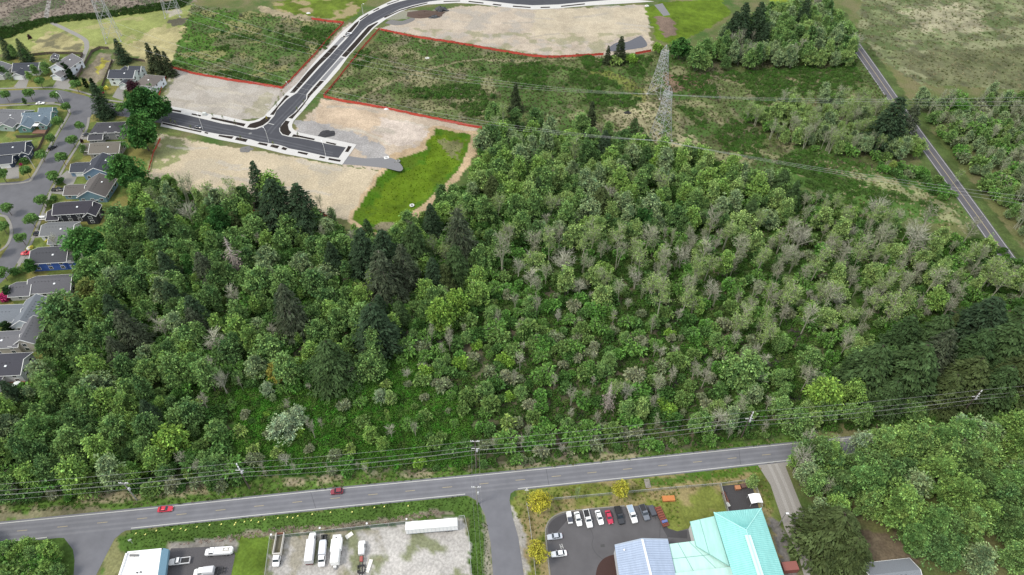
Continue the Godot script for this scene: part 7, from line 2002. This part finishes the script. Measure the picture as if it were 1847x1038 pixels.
	for p in [Vector3(-293.56, 0, -357.89), Vector3(-280.69, 0, -359.79), Vector3(-264.64, 0, -357.89), Vector3(-252.54, 0, -344.93), Vector3(-249.53, 0, -328.56), Vector3(-246.11, 0, -313.15), Vector3(-243.54, 0, -297.6), Vector3(-243.63, 0, -282.96), Vector3(-233.61, 0, -311.02), Vector3(-231.02, 0, -294.1), Vector3(-228.04, 0, -278.27), Vector3(-224.48, 0, -259.09), Vector3(-221.81, 0, -244.18), Vector3(-220.52, 0, -232.09), Vector3(-238, 0, -253.59), Vector3(-233.28, 0, -240.21), Vector3(-254.13, 0, -279.66), Vector3(-236.09, 0, -325.74), Vector3(-221.29, 0, -343.73), Vector3(-281.59, 0, -374.14), Vector3(-257.99, 0, -369.5), Vector3(-241.93, 0, -364.93), Vector3(-216.6, 0, -209.1), Vector3(-229.16, 0, -225)]:
		plant("street_tree", p, 7.2 * rng.randf_range(0.92, 1.12), rng.randf_range(1.1, 1.3))
	# the stands
	var left := vs([-176.44, -107.07, -131.34, -110.78, -108.56, -113.17, -90.84, -115.19, -102.43, -152.41, -97.32, -168.28, -101.16, -191.77, -115.26, -218.43, -131.15, -248.1, -183.17, -276.66, -181.58, -238.93, -179.81, -204.67, -179.5, -182.62, -174.55, -154.96, -193.83, -137.83])
	fill(left, 9.2, [["big_alder", 0.2, 0.75, 1.0], ["leafy_mid", 0.28, 0.85, 1.25], ["fir", 0.05, 0.7, 1.0], ["leafy_dark", 0.19, 0.9, 1.4], ["leafy_bright", 0.24, 0.85, 1.3], ["leafy_sage", 0.1, 0.8, 1.25], ["bare", 0.04, 0.8, 1.1]], 0.9)
	fill(left, 4.4, [["bush_mid", 0.34, 0.8, 2.1], ["bush_dark", 0.34, 0.8, 2.1], ["bush_bright", 0.1, 0.7, 1.5], ["leafy_dark", 0.12, 0.3, 0.6], ["leafy_mid", 0.1, 0.3, 0.6]], 0.7)
	fill(left, 6.4, [["leafy_mid", 0.3, 0.45, 0.9], ["leafy_dark", 0.16, 0.45, 0.9], ["leafy_bright", 0.16, 0.4, 0.8], ["leafy_sage", 0.14, 0.4, 0.8], ["bush_mid", 0.14, 1.0, 2.0], ["bush_dark", 0.08, 1.0, 1.8], ["bare", 0.03, 0.5, 0.8]], 0.7)
	var centre := vs([-131.15, -248.1, -80.79, -243.27, -72.29, -238.54, -53.37, -233.9, -46.08, -244.07, -33.37, -264.99, -17.43, -272.56, -5.97, -236.98, -5.36, -191.77, -36.16, -179.67, -39.38, -168.28, -58.25, -152.41, -102.43, -152.41, -97.32, -168.28, -101.16, -191.77, -115.26, -218.43])
	fill(centre, 9.5, [["fir", 0.06, 0.6, 0.95], ["cedar", 0.05, 0.6, 0.9], ["leafy_mid", 0.32, 0.8, 1.25], ["leafy_bright", 0.22, 0.75, 1.15], ["leafy_dark", 0.16, 0.8, 1.2], ["leafy_sage", 0.14, 0.7, 1.1], ["airy_yellow", 0.08, 0.8, 1.1]], 0.85)
	fill(centre, 4.4, [["bush_mid", 0.36, 0.8, 2.0], ["bush_dark", 0.36, 0.8, 2.0], ["bush_bright", 0.1, 0.7, 1.5], ["leafy_mid", 0.12, 0.3, 0.6]], 0.6)
	fill(centre, 5.6, [["leafy_mid", 0.16, 0.4, 0.8], ["leafy_bright", 0.12, 0.4, 0.7], ["bush_mid", 0.36, 0.9, 2.1], ["bush_dark", 0.18, 0.9, 1.9], ["bush_bright", 0.08, 0.8, 1.5], ["bare", 0.06, 0.5, 0.9]], 0.7)
	var brambles := vs([-102.43, -152.41, -58.25, -152.41, -39.38, -168.28, -33.59, -152.41, -14.69, -142.55, -13.76, -120.56, -52.82, -119.1, -91.19, -116.41])
	fill(brambles, 5.4, [["bush_mid", 0.3, 0.5, 1.5], ["bush_bright", 0.2, 0.5, 1.2], ["bush_grey", 0.22, 0.6, 1.5], ["bush_dark", 0.16, 0.6, 1.5], ["leafy_yellow", 0.06, 0.3, 0.55], ["bare", 0.08, 0.35, 0.7], ["leafy_sage", 0.04, 0.35, 0.6]], 0.62)
	fill(vs([-39.38, -168.28, -33.94, -179.67, -5.36, -191.77, 17.45, -191.77, 83.26, -179.67, 81.47, -152.41, 57.19, -130.53, 24.08, -126.12, -11.98, -123.11, -14.69, -142.55, -33.59, -152.41]), 4.4, [["bush_mid", 0.36, 0.8, 2.1], ["bush_dark", 0.2, 0.8, 1.8], ["bush_bright", 0.08, 0.7, 1.6], ["bush_grey", 0.16, 0.8, 1.7], ["leafy_mid", 0.06, 0.4, 0.7], ["bare", 0.09, 0.4, 0.85], ["airy", 0.06, 0.4, 0.75]], 0.86)
	var top := vs([-16.74, -319.77, -5.75, -335.51, 22.98, -317.59, 75.65, -308.02, 114.75, -286.04, 145.23, -265.87, 122.14, -240.89, 70.13, -236.21, 19.1, -229.37, -5.97, -236.98, -17.43, -272.56])
	fill(top, 9.0, [["cedar", 0.06, 0.6, 0.85], ["leafy_mid", 0.28, 0.9, 1.35], ["leafy_bright", 0.18, 0.9, 1.25], ["leafy_yellow", 0.18, 0.85, 1.2], ["leafy_sage", 0.2, 0.9, 1.25], ["leafy_dark", 0.1, 0.9, 1.3], ["airy_yellow", 0.06, 0.9, 1.2]], 0.92)
	fill(top, 4.6, [["bush_mid", 0.34, 0.8, 2.0], ["bush_dark", 0.34, 0.8, 2.0], ["leafy_dark", 0.16, 0.3, 0.6], ["leafy_mid", 0.16, 0.3, 0.6]], 0.6)
	fill(top, 6.2, [["leafy_mid", 0.26, 0.5, 0.9], ["leafy_dark", 0.2, 0.5, 0.9], ["leafy_sage", 0.14, 0.5, 0.9], ["leafy_yellow", 0.1, 0.5, 0.8], ["bush_mid", 0.14, 1.0, 2.0], ["bush_dark", 0.1, 1.0, 1.8], ["bare", 0.08, 0.6, 1.0]], 0.7)
	var grey := vs([-5.97, -236.98, 19.1, -229.37, 70.13, -236.21, 122.14, -240.89, 145.23, -265.87, 167, -251.38, 193.4, -233.9, 205.66, -233.14, 233.77, -211.43, 222.74, -191.77, 175.46, -188.06, 138.43, -173.32, 85.09, -168.28, 83.26, -179.67, 17.45, -191.77, -5.36, -191.77])
	fill(grey, 8.6, [["airy", 0.3, 0.7, 1.4], ["airy_yellow", 0.28, 0.75, 1.35], ["bare", 0.3, 0.7, 1.4], ["leafy_yellow", 0.13, 0.7, 1.15], ["leafy_bright", 0.06, 0.7, 1.0]], 0.9)
	fill(grey, 5.2, [["bush_mid", 0.32, 0.8, 2.0], ["bush_dark", 0.24, 0.8, 1.9], ["bush_grey", 0.14, 0.8, 1.6], ["bare", 0.22, 0.4, 0.95], ["airy", 0.12, 0.45, 0.8], ["leafy_mid", 0.04, 0.4, 0.7]], 0.75)
	fill(vs([85.09, -168.28, 138.43, -173.32, 130.17, -142.55, 124.43, -135.05, 81.41, -130.98, 56.89, -128.75, 81.47, -152.41]), 5.6, [["leafy_mid", 0.2, 0.45, 1.0], ["leafy_sage", 0.14, 0.45, 0.95], ["leafy_yellow", 0.1, 0.5, 0.95], ["bush_mid", 0.2, 0.9, 2.0], ["bush_dark", 0.1, 0.9, 1.9], ["bare", 0.14, 0.5, 1.1], ["airy", 0.12, 0.5, 1.1]], 0.9)
	fill(vs([134.6, -162.83, 173.03, -182.62, 220.14, -187.15, 195.38, -143.03, 133.51, -138.29, 130.17, -142.55]), 7.5, [["cedar", 0.5, 0.4, 0.7], ["leafy_dark", 0.3, 0.4, 0.7], ["leafy_mid", 0.2, 0.4, 0.7]])
	fill(vs([93.7, -118.06, 98.8, -121.41, 128.36, -125.04, 189.37, -132.32, 159.85, -79.75, 121.88, -79.75, 123.1, -89.74, 115.64, -92.35, 115.46, -98.61, 111.43, -99.53, 105.23, -96.8, 99.4, -92.35, 98.29, -96.8, 96.31, -106.1]), 7.6, [["big_alder", 0.7, 0.8, 1.15], ["leafy_bright", 0.1, 0.8, 1.1], ["leafy_mid", 0.1, 0.8, 1.1], ["leafy_dark", 0.1, 0.8, 1.1], ["leafy_sage", 0.12, 0.8, 1.2], ["bare", 0.04, 0.8, 1.0]])
	fill(vs([93.19, -118.89, 99.48, -120.56, 99.79, -108.04, 101.06, -96.8, 98.2, -92.35, 96.44, -96.43, 94.98, -108.81]), 4.4, [["leafy_mid", 0.4, 0.55, 0.95], ["leafy_bright", 0.25, 0.5, 0.9], ["leafy_sage", 0.2, 0.5, 0.9], ["bush_mid", 0.15, 1.0, 1.8]], 0.95)
	fill(vs([96.54, -120.15, 100.74, -121.62, 128.36, -125.04, 189.49, -132.55, 187.36, -128.75, 126.78, -120.99, 98.46, -117.24]), 4.4, [["big_alder", 0.6, 0.85, 1.05], ["leafy_mid", 0.25, 1.0, 1.25], ["leafy_sage", 0.15, 1.0, 1.25]])
	fill(vs([-178.77, -111.18, -131.34, -110.78, -108.42, -112.77, -89, -115.19, -88.21, -112.37, -107.34, -109.6, -130.2, -108.04, -176.12, -106.49]), 3.6, [["bush_mid", 0.3, 0.7, 1.6], ["bush_dark", 0.34, 0.7, 1.6], ["bush_grey", 0.2, 0.7, 1.5], ["bush_bright", 0.1, 0.6, 1.2], ["bare", 0.06, 0.35, 0.6]], 0.85)
	fill(vs([-89.68, -117.65, -52.82, -119.1, -13.79, -121.41, 22.15, -125.69, 53.12, -129.19, 80.88, -132.78, 104.88, -135.05, 104.04, -132.32, 80.13, -129.64, 52.77, -126.99, 21.97, -123.11, -13.69, -118.89, -52.38, -116.41, -88.55, -113.57]), 3.6, [["bush_mid", 0.34, 0.5, 1.3], ["bush_grey", 0.34, 0.5, 1.3], ["bush_dark", 0.14, 0.5, 1.2], ["bare", 0.18, 0.25, 0.55]], 0.6)
	fill(vs([-168.12, -92.35, -147.87, -92.87, -139.51, -91.12, -135.85, -88.37, -130.47, -78.16, -160.1, -78.16]), 3.0, [["leafy_bright", 0.4, 0.4, 0.65], ["leafy_mid", 0.15, 0.4, 0.6], ["bush_mid", 0.3, 1.2, 2.1], ["bush_bright", 0.15, 1.1, 1.8]], 0.95)
	fill(vs([98.07, -394.64, 127.25, -398.95, 141.21, -447.39, 186.43, -475.57, 230.53, -490.59, 226.03, -424.59, 215.61, -400.4, 164.65, -396.07]), 5.6, [["leafy_mid", 0.36, 0.75, 1.25], ["leafy_sage", 0.24, 0.8, 1.2], ["leafy_yellow", 0.14, 0.8, 1.15], ["bare", 0.1, 0.8, 1.2], ["leafy_dark", 0.16, 0.8, 1.2]], 0.95)
	fill(vs([129.01, -333.78, 152.98, -353.47, 196.46, -358.46, 212.03, -340.19, 216.76, -315.43, 213.49, -293.81, 193.99, -293.81, 178.91, -299.8, 152.64, -309.07, 137.72, -319.77]), 5.0, [["airy_yellow", 0.26, 0.65, 1.05], ["leafy_yellow", 0.28, 0.6, 1.0], ["leafy_sage", 0.2, 0.6, 1.0], ["bush_mid", 0.12, 1.0, 2.2], ["airy", 0.14, 0.7, 1.05]], 0.95)
	fill(vs([227.97, -354.71, 319.17, -363.55, 245.96, -233.14, 232.16, -230.87, 225.47, -257.24, 226.76, -297.79, 229.35, -336.68]), 4.8, [["leafy_sage", 0.22, 0.45, 0.85], ["leafy_mid", 0.14, 0.4, 0.75], ["bush_mid", 0.28, 1.2, 2.6], ["bush_grey", 0.14, 1.3, 2.4], ["airy", 0.16, 0.6, 0.9], ["leafy_yellow", 0.1, 0.45, 0.75]], 0.95)
	fill(vs([183.98, -297.79, 208.33, -293.81, 217.37, -266.75, 209.02, -263.25, 190.6, -285.09]), 4.6, [["bush_mid", 0.4, 0.8, 1.7], ["bush_dark", 0.3, 0.8, 1.6], ["airy", 0.2, 0.45, 0.7], ["bush_grey", 0.1, 0.8, 1.4]], 0.85)
	fill(vs([-87.57, -447.39, 21.77, -410.75, 83.11, -406.27, 71.35, -319.77, -19.77, -336.68, -95.46, -380.71]), 15.0, [["bush_dark", 0.5, 0.35, 0.8], ["bush_mid", 0.3, 0.35, 0.7], ["bush_grey", 0.2, 0.4, 0.7]], 0.7)
	fill(vs([-229.43, -484.88, -124.06, -462.06, -139.23, -380.71, -207.56, -403.32]), 15.0, [["bush_dark", 0.6, 0.35, 0.8], ["bush_mid", 0.3, 0.35, 0.7], ["bush_grey", 0.1, 0.4, 0.7]], 0.7)
	set_trees()
	undergrowth()


const WORDS := {
	"leafy_dark": ["leafy_tree", "dark green leafy tree", "tree"], "leafy_mid": ["leafy_tree", "mid green leafy tree", "tree"], "leafy_bright": ["leafy_tree", "bright green leafy tree", "tree"],
	"leafy_yellow": ["leafy_tree", "yellow-green leafy tree", "tree"], "leafy_sage": ["leafy_tree", "grey-green leafy tree", "tree"], "big_alder": ["broad_tree", "broad green leafy tree", "tree"], "maple": ["maple_tree", "broad dark green maple", "tree"],
	"airy": ["thin_tree", "pale thin tree", "tree"], "airy_yellow": ["thin_tree", "yellow-green thin tree", "tree"], "bare": ["bare_tree", "bare grey tree", "tree"],
	"fir": ["fir_tree", "dark fir", "conifer"], "little_fir": ["fir_tree", "slim dark fir", "conifer"], "cedar": ["cedar_tree", "drooping green cedar", "conifer"], "brown_fir": ["brown_fir_tree", "bare-branched brown fir", "conifer"], "dead_fir": ["dead_fir_tree", "dead grey fir", "conifer"],
	"column_tree": ["column_tree", "narrow dark column tree", "tree"], "bush_dark": ["bush", "dark green bush", "bush"], "bush_mid": ["bush", "mid green bush", "bush"], "bush_bright": ["bush", "bright green bush", "bush"], "bush_grey": ["bush", "twiggy grey-green bush", "bush"],
	"street_tree": ["street_tree", "round clipped street tree", "tree"], "yellow_tree": ["yellow_tree", "bright yellow spring tree", "tree"], "lime_tree": ["lime_green_tree", "lime-green tree", "tree"], "blossom_tree": ["blossom_tree", "whitish blossoming tree", "tree"],
	"plum_tree": ["plum_tree", "dark purple-leaved tree", "tree"], "olive_tree": ["olive_green_tree", "olive-brown leafy tree", "tree"], "pink_bush": ["flowering_bush", "pink flowering bush", "bush"], "yellow_bush": ["flowering_bush", "yellow-green flowering bush", "bush"], "ochre_tree": ["ochre_tree", "ochre-yellow round tree", "tree"]}
const ORDER := ["nearest", "second nearest", "third nearest", "fourth nearest", "fifth nearest", "sixth nearest", "seventh nearest", "eighth nearest", "ninth nearest", "tenth nearest", "eleventh nearest", "twelfth nearest", "thirteenth nearest", "fourteenth nearest", "fifteenth nearest", "sixteenth nearest", "seventeenth nearest", "eighteenth nearest", "nineteenth nearest", "twentieth nearest", "twenty-first nearest", "twenty-second nearest", "twenty-third nearest", "twenty-fourth nearest", "twenty-fifth nearest", "twenty-sixth nearest", "twenty-seventh nearest", "twenty-eighth nearest", "twenty-ninth nearest", "thirtieth nearest"]


func in_view(p: Vector3, margin: float) -> bool:
	var y := p.y - 205.0
	var fw := (-y - p.z) * 0.70711
	var up := (y - p.z) * 0.70711
	return absf(p.x / fw) < 0.7508 + margin and absf(up / fw) < 0.422 + margin


func set_trees() -> void:
	var by_name := {}
	for t in trees:
		var top := Vector3(t[2].x, 8.0 * t[4], t[2].z)
		if not (in_view(t[2], 0.07) or in_view(top, 0.07)):
			continue
		var n: String = WORDS[t[0]][0]
		if not by_name.has(n):
			by_name[n] = []
		by_name[n].append(t)
	var bark_look := leaf_look("bark", 0.0)
	var crown_look := leaf_look("leaf", 0.4)
	for n in by_name:
		var all: Array = by_name[n]
		all.sort_custom(func(a, b): return size_seen(a) > size_seen(b))
		var places := {}
		var rest := {}
		for k in all.size():
			var t: Array = all[k]
			if k >= 300:
				var key := "%s %d" % [t[0], t[1]]
				if not rest.has(key):
					rest[key] = []
				rest[key].append(t)
				continue
			var o := Node3D.new()
			o.name = numbered(n)
			add_child(o)
			o.position = t[2]
			o.rotation.y = rng.randf() * TAU
			o.scale = Vector3(t[3], t[4], t[3])
			var m: Array = stock[t[0]][t[1]]
			if m[0] != null:
				put("crown", m[0], crown_look, o)
				put("trunk", m[1], bark_look, o)
			else:
				put("branches", m[1], bark_look, o)
			o.set_meta("category", WORDS[t[0]][2])
			o.set_meta("group", "%s of the view" % {"tree": "broadleaf trees", "conifer": "conifers", "bush": "bushes"}[WORDS[t[0]][2]])
			var best := 1e9
			var words := ""
			for l in landmarks:
				var d: float = (l[0] as Vector3).distance_to(t[2])
				if d < best:
					best = d
					words = l[1]
			var place := "%s|%s" % [t[0], words]
			if not places.has(place):
				places[place] = []
			places[place].append([best, o, words, WORDS[t[0]][1]])
		for p in places:
			var a: Array = places[p]
			a.sort_custom(func(x, y): return x[0] < y[0])
			for k in a.size():
				var what: String = a[k][3]
				var text := ""
				if a.size() == 1:
					text = "%s by the %s" % [what, a[k][2]]
				elif k < ORDER.size():
					text = "%s, %s to the %s" % [what, ORDER[k], a[k][2]]
				else:
					text = "%s among those farther from the %s" % [what, a[k][2]]
				a[k][1].set_meta("label", text)
		if rest.size():
			var o := Node3D.new()
			o.name = numbered("far_%ss" % n.replace("_tree", "_tree") if n != "bush" else "far_bushes")
			add_child(o)
			tag(o, "the many smaller and farther %s of the wood seen as one mass" % ("bushes" if n == "bush" else n.replace("_", " ") + "s"), "bushes" if n == "bush" else "trees")
			o.set_meta("kind", "stuff")
			for key in rest:
				var list: Array = rest[key]
				var m: Array = stock[list[0][0]][list[0][1]]
				for side in 2:
					if m[side] == null:
						continue
					var mm := MultiMesh.new()
					mm.transform_format = MultiMesh.TRANSFORM_3D
					mm.mesh = m[side]
					mm.instance_count = list.size()
					for k in list.size():
						var t: Array = list[k]
						mm.set_instance_transform(k, Transform3D(Basis(Vector3.UP, k * 2.4).scaled_local(Vector3(t[3], t[4], t[3])), t[2]))
					var mi := MultiMeshInstance3D.new()
					mi.name = "crowns" if side == 0 else "trunks"
					mi.multimesh = mm
					mi.material_override = crown_look if side == 0 else bark_look
					mi.set_meta("kind", "stuff")
					o.add_child(mi, true)


func size_seen(t: Array) -> float:
	var h: float = t[4] * (stock[t[0]][t[1]][2] as float) * t[3]
	var s := h / Vector3(0, 205, 0).distance_to(t[2])
	return s * (0.0 if not in_view(t[2], 0.0) else 1.0) + (1.0 if t[5] else 0.0)


func scatter(called: String, words: String, mesh: Mesh, list: Array, tints: Array, look_at: Material) -> void:
	var mm := MultiMesh.new()
	mm.transform_format = MultiMesh.TRANSFORM_3D
	mm.use_colors = true
	mm.mesh = mesh
	mm.instance_count = list.size()
	for k in list.size():
		mm.set_instance_transform(k, list[k])
		mm.set_instance_color(k, tints[k])
	var mi := MultiMeshInstance3D.new()
	mi.name = numbered(called)
	mi.multimesh = mm
	mi.material_override = look_at
	mi.set_meta("kind", "stuff")
	mi.set_meta("label", words)
	mi.set_meta("category", "undergrowth")
	add_child(mi)


func sow(poly: PackedVector2Array, gap: float, size: Vector2, colors: Array, keep: float, patch: float, list: Array, tints: Array, gain := 1.0) -> void:
	var b := bounds(poly)
	for z in int(b.size.y / gap) + 1:
		for x in int(b.size.x / gap) + 1:
			var p := b.position + Vector2(x + rng.randf(), z + rng.randf()) * gap
			var s := rng.randf_range(size.x, size.y)
			var pickc := rng.randf()
			var angle := rng.randf() * TAU
			var j := rng.randf_range(0.75, 1.3)
			if rng.randf() > keep or nz.get_noise_2d(p.x * 1.1 + 77, p.y * 1.1 - 77) < patch or not inside(p, poly):
				continue
			if near_country_road(p) or not in_view(Vector3(p.x, 0, p.y), 0.08):
				continue
			var cc: Color = colors[int(pickc * colors.size()) % colors.size()]
			list.append(Transform3D(Basis(Vector3.UP, angle).scaled_local(Vector3(s, s * rng.randf_range(0.7, 1.3), s)), Vector3(p.x, 0, p.y)))
			tints.append(Color(cc.r * j, cc.g * j, cc.b * j) * gain)


func undergrowth() -> void:
	rng.seed = 900
	var s := Shape.new()
	leaves(s, Vector3(0, 0.35, 0), Vector3(1.0, 0.5, 1.0), 74, 0.42, Color(1, 1, 1), 0.35, 0.4)
	var clump := s.mesh()
	s = Shape.new()
	for k in 22:
		var a := rng.randf() * TAU
		var q := Vector3(cos(a), 0, sin(a)) * rng.randf() * 0.6
		twig(s, q, q + Vector3(rng.randf_range(-0.5, 0.5), rng.randf_range(0.35, 0.8), rng.randf_range(-0.5, 0.5)), 0.07, Color(1, 1, 1) * rng.randf_range(0.7, 1.2))
	var tuft := s.mesh()
	var look_at := leaf_look("leaf", 0.4)
	var list := []
	var tints := []
	var floor_greens := [Color(0.045, 0.1, 0.02), Color(0.055, 0.105, 0.025), Color(0.04, 0.085, 0.02), Color(0.07, 0.11, 0.03), Color(0.05, 0.12, 0.02)]
	sow(wood, 1.75, Vector2(0.8, 1.5), floor_greens, 0.8, -0.6, list, tints, 1.2)
	sow(vs([-102.43, -152.41, -58.25, -152.41, -39.38, -168.28, -14.69, -142.55, -13.74, -120.15, -52.79, -118.89, -91.07, -116.01]), 1.2, Vector2(0.7, 1.3), [Color(0.045, 0.115, 0.016), Color(0.05, 0.105, 0.018), Color(0.04, 0.125, 0.016)], 0.85, -0.6, list, tints, 1.65)
	scatter("wood_undergrowth", "low green brambles and ferns covering the floor of the wood", clump, list, tints, look_at)
	list = []
	tints = []
	for q in [vs([-159.66, -450.79, -146.48, -459.43, -120.32, -454.22, -122.21, -423.02, -145.32, -421.46, -153.39, -432.55]), vs([-198.62, -436.6, -181.34, -447.39, -167.91, -439.06, -173.91, -420.68, -193.09, -424.59]), vs([-219.64, -407.76, -173.57, -394.64, -142.6, -380.71, -137.95, -375.32, -178.34, -387.6]), vs([-101.97, -420.68, -93.8, -426.16, -86.51, -413.01, -94.85, -398.23, -104.39, -403.32]), vs([-26.44, -420.68, -12.06, -421.46, -10.14, -413.77, -24.37, -413.77]), vs([-8.2, -401.86, 12.86, -407.76, 47.05, -394.64, 74.96, -370.68, 72.4, -351.01, 50.36, -354.71, 21.88, -367.42, -7.91, -380.71]), vs([-36.52, -354.71, -14.12, -359.73, -13.69, -342.56, -29.43, -342.56]), vs([-74.39, -373.99, -21.38, -380.71, -14.15, -360.99, -66.51, -363.55]), vs([41.65, -416.82, 91.69, -416.82, 80.57, -387.6, 47.17, -396.07]), vs([97.6, -387.6, 217.7, -409.25, 211.86, -373.99, 153.32, -354.71, 106.84, -364.19]), vs([95.4, -354.71, 129.7, -336.68, 148.24, -314.36, 182.52, -293.81, 159.79, -277.12, 111.27, -309.07]), vs([143.84, -279.44, 170.22, -283.19, 185.73, -272.56, 205.57, -261.51, 200.82, -244.87, 178.14, -253.04, 156.06, -265.87])]:
		sow(q, 1.5, Vector2(0.8, 1.5), [Color(0.035, 0.08, 0.016), Color(0.045, 0.085, 0.02), Color(0.04, 0.07, 0.02)], 0.6, -0.12, list, tints, 1.75)
	sow(vs([-356.63, -452.5, -325.23, -473.73, -293.27, -481.12, -252.81, -500.31, -237.93, -504.28, -237.33, -490.59, -282.31, -473.73, -320.91, -464.72, -341.06, -437.42]), 1.7, Vector2(0.9, 1.7), [Color(0.035, 0.075, 0.018), Color(0.045, 0.08, 0.022)], 0.9, -0.5, list, tints)
	scatter("meadow_brambles", "dark green bramble mats spread over the meadow", clump, list, tints, look_at)
	list = []
	tints = []
	var dry := [Color(0.13, 0.12, 0.07), Color(0.1, 0.12, 0.045), Color(0.075, 0.115, 0.03), Color(0.12, 0.105, 0.07), Color(0.07, 0.115, 0.028), Color(0.17, 0.16, 0.09)]
	sow(vs([-232.61, -494.45, -117.16, -466.5, -137.28, -375.32, -214.91, -400.4]), 1.5, Vector2(0.8, 1.6), [Color(0.07, 0.125, 0.03), Color(0.085, 0.12, 0.04), Color(0.12, 0.115, 0.07), Color(0.06, 0.115, 0.025), Color(0.14, 0.13, 0.07)], 0.55, -0.7, list, tints, 1.45)
	sow(vs([-111.14, -366.12, -88.26, -452.5, 21.9, -414.53, 99.09, -418.36, 228.1, -418.36, 228.02, -348.57, 177.26, -279.44, 115.43, -288.93, 82.39, -313.29, 23.08, -319.77, -15.83, -329.78]), 1.6, Vector2(0.8, 1.6), dry, 0.7, -0.7, list, tints, 1.25)
	sow(vs([263.24, -514.4, 387.31, -514.4, 309.94, -370.68, 246.56, -377.33, 226.36, -428.54]), 2.0, Vector2(0.9, 1.7), [Color(0.25, 0.23, 0.14), Color(0.14, 0.15, 0.07), Color(0.1, 0.12, 0.05), Color(0.2, 0.2, 0.11)], 0.4, -0.7, list, tints, 1.35)
	sow(vs([-376.56, -504.28, -237.93, -504.28, -284.6, -479.26, -323.48, -470.1, -344.58, -444.03]), 1.8, Vector2(0.9, 1.7), [Color(0.2, 0.17, 0.15), Color(0.14, 0.115, 0.1), Color(0.24, 0.21, 0.18)], 0.7, -0.7, list, tints, 1.5)
	sow(vs([153.27, -311.17, 182.52, -293.81, 216.25, -279.44, 215.38, -242.87, 167.6, -253.04]), 1.5, Vector2(0.8, 1.5), [Color(0.06, 0.12, 0.025), Color(0.3, 0.27, 0.17), Color(0.1, 0.12, 0.04)], 0.6, -0.7, list, tints, 1.7)
	scatter("rough_grass", "rough dry and green grass of the open meadows", tuft, list, tints, look_at)
	list = []
	tints = []
	var lush := [Color(0.055, 0.11, 0.022), Color(0.065, 0.115, 0.026), Color(0.08, 0.12, 0.032)]
	sow(vs([-123.3, -93.93, -119.49, -97.34, -108.83, -98.61, -81.74, -101.75, -15.43, -109.01, -10.65, -106.49, -7.59, -98.61, -6.17, -81.37, -12.1, -81.37, -13.68, -101.94, -19.22, -103.06, -21.95, -104.2, -49.6, -99.35, -70.3, -98.06, -86.94, -95.36, -106.64, -92.52, -118.4, -91.12]), 0.7, Vector2(0.35, 0.65), lush, 0.7, -0.7, list, tints, 1.1)
	sow(vs([-168.54, -105.72, -130.85, -109.6, -88.66, -113.98, -13.52, -119.31, 21.95, -122.68, 68.13, -127.43, 101.83, -131.42, 99.3, -129.42, 22.74, -120.56, -13.41, -116.83, -58.4, -111.97, -111.37, -105.72, -166.69, -102.31]), 0.9, Vector2(0.6, 1.2), lush + [Color(0.2, 0.18, 0.1)], 0.75, -0.7, list, tints, 1.6)
	sow(vs([0.45, -106.87, 2.27, -110.38, 58.52, -116.62, 83.35, -119.73, 84.64, -111.97, 84.44, -103.25, 79.94, -102.31, 82.14, -113.57, 68.87, -113.17, 54.6, -109.99, 52.62, -98.61, 47.29, -101.38, 46.38, -105.91, 36.37, -105.91, 25.39, -104.96, 14.97, -103.25, 11.7, -101.01, 10.38, -98.43, 9.63, -81.37, 6.01, -81.37, 2.86, -96.8]), 0.9, Vector2(0.5, 1.0), [Color(0.12, 0.15, 0.03), Color(0.075, 0.13, 0.02), Color(0.2, 0.17, 0.08)], 0.6, -0.7, list, tints, 1.8)
	sow(basin, 1.2, Vector2(0.4, 0.8), [Color(0.07, 0.15, 0.006), Color(0.1, 0.15, 0.01)], 0.3, -0.5, list, tints, 1.2)
	for k in list.size():
		var o: Vector3 = list[k].origin
		if inside(Vector2(o.x, o.z), basin):
			list[k].origin.y = -1.6 * clampf(edge_distance(Vector2(o.x, o.z), basin) / 6.0, 0, 1)
	scatter("verge_grass", "lush grass of the road verges and the storm basin", tuft, list, tints, look_at)
	list = []
	tints = []
	sow(vs([-106.52, -92.17, -87.04, -95.72, -70.43, -98.61, -49.63, -99.53, -21.95, -104.2, -19.72, -102.69, -49.33, -97.7, -69.92, -96.43, -84.86, -94.11]), 0.9, Vector2(0.7, 1.1), [Color(0.26, 0.2, 0.17), Color(0.3, 0.25, 0.21)], 0.95, -0.5, list, tints, 1.7)
	sow(vs([-13.78, -121.2, 22.13, -125.47, 37.7, -128.75, 57.19, -130.53, 55.71, -127.43, 22.03, -123.96, -11.85, -119.73]), 1.2, Vector2(0.9, 1.5), [Color(0.24, 0.21, 0.18), Color(0.3, 0.26, 0.19)], 0.7, -0.3, list, tints, 1.4)
	scatter("dry_reeds", "pale dry reeds along the ditches by the main road", tuft, list, tints, look_at)
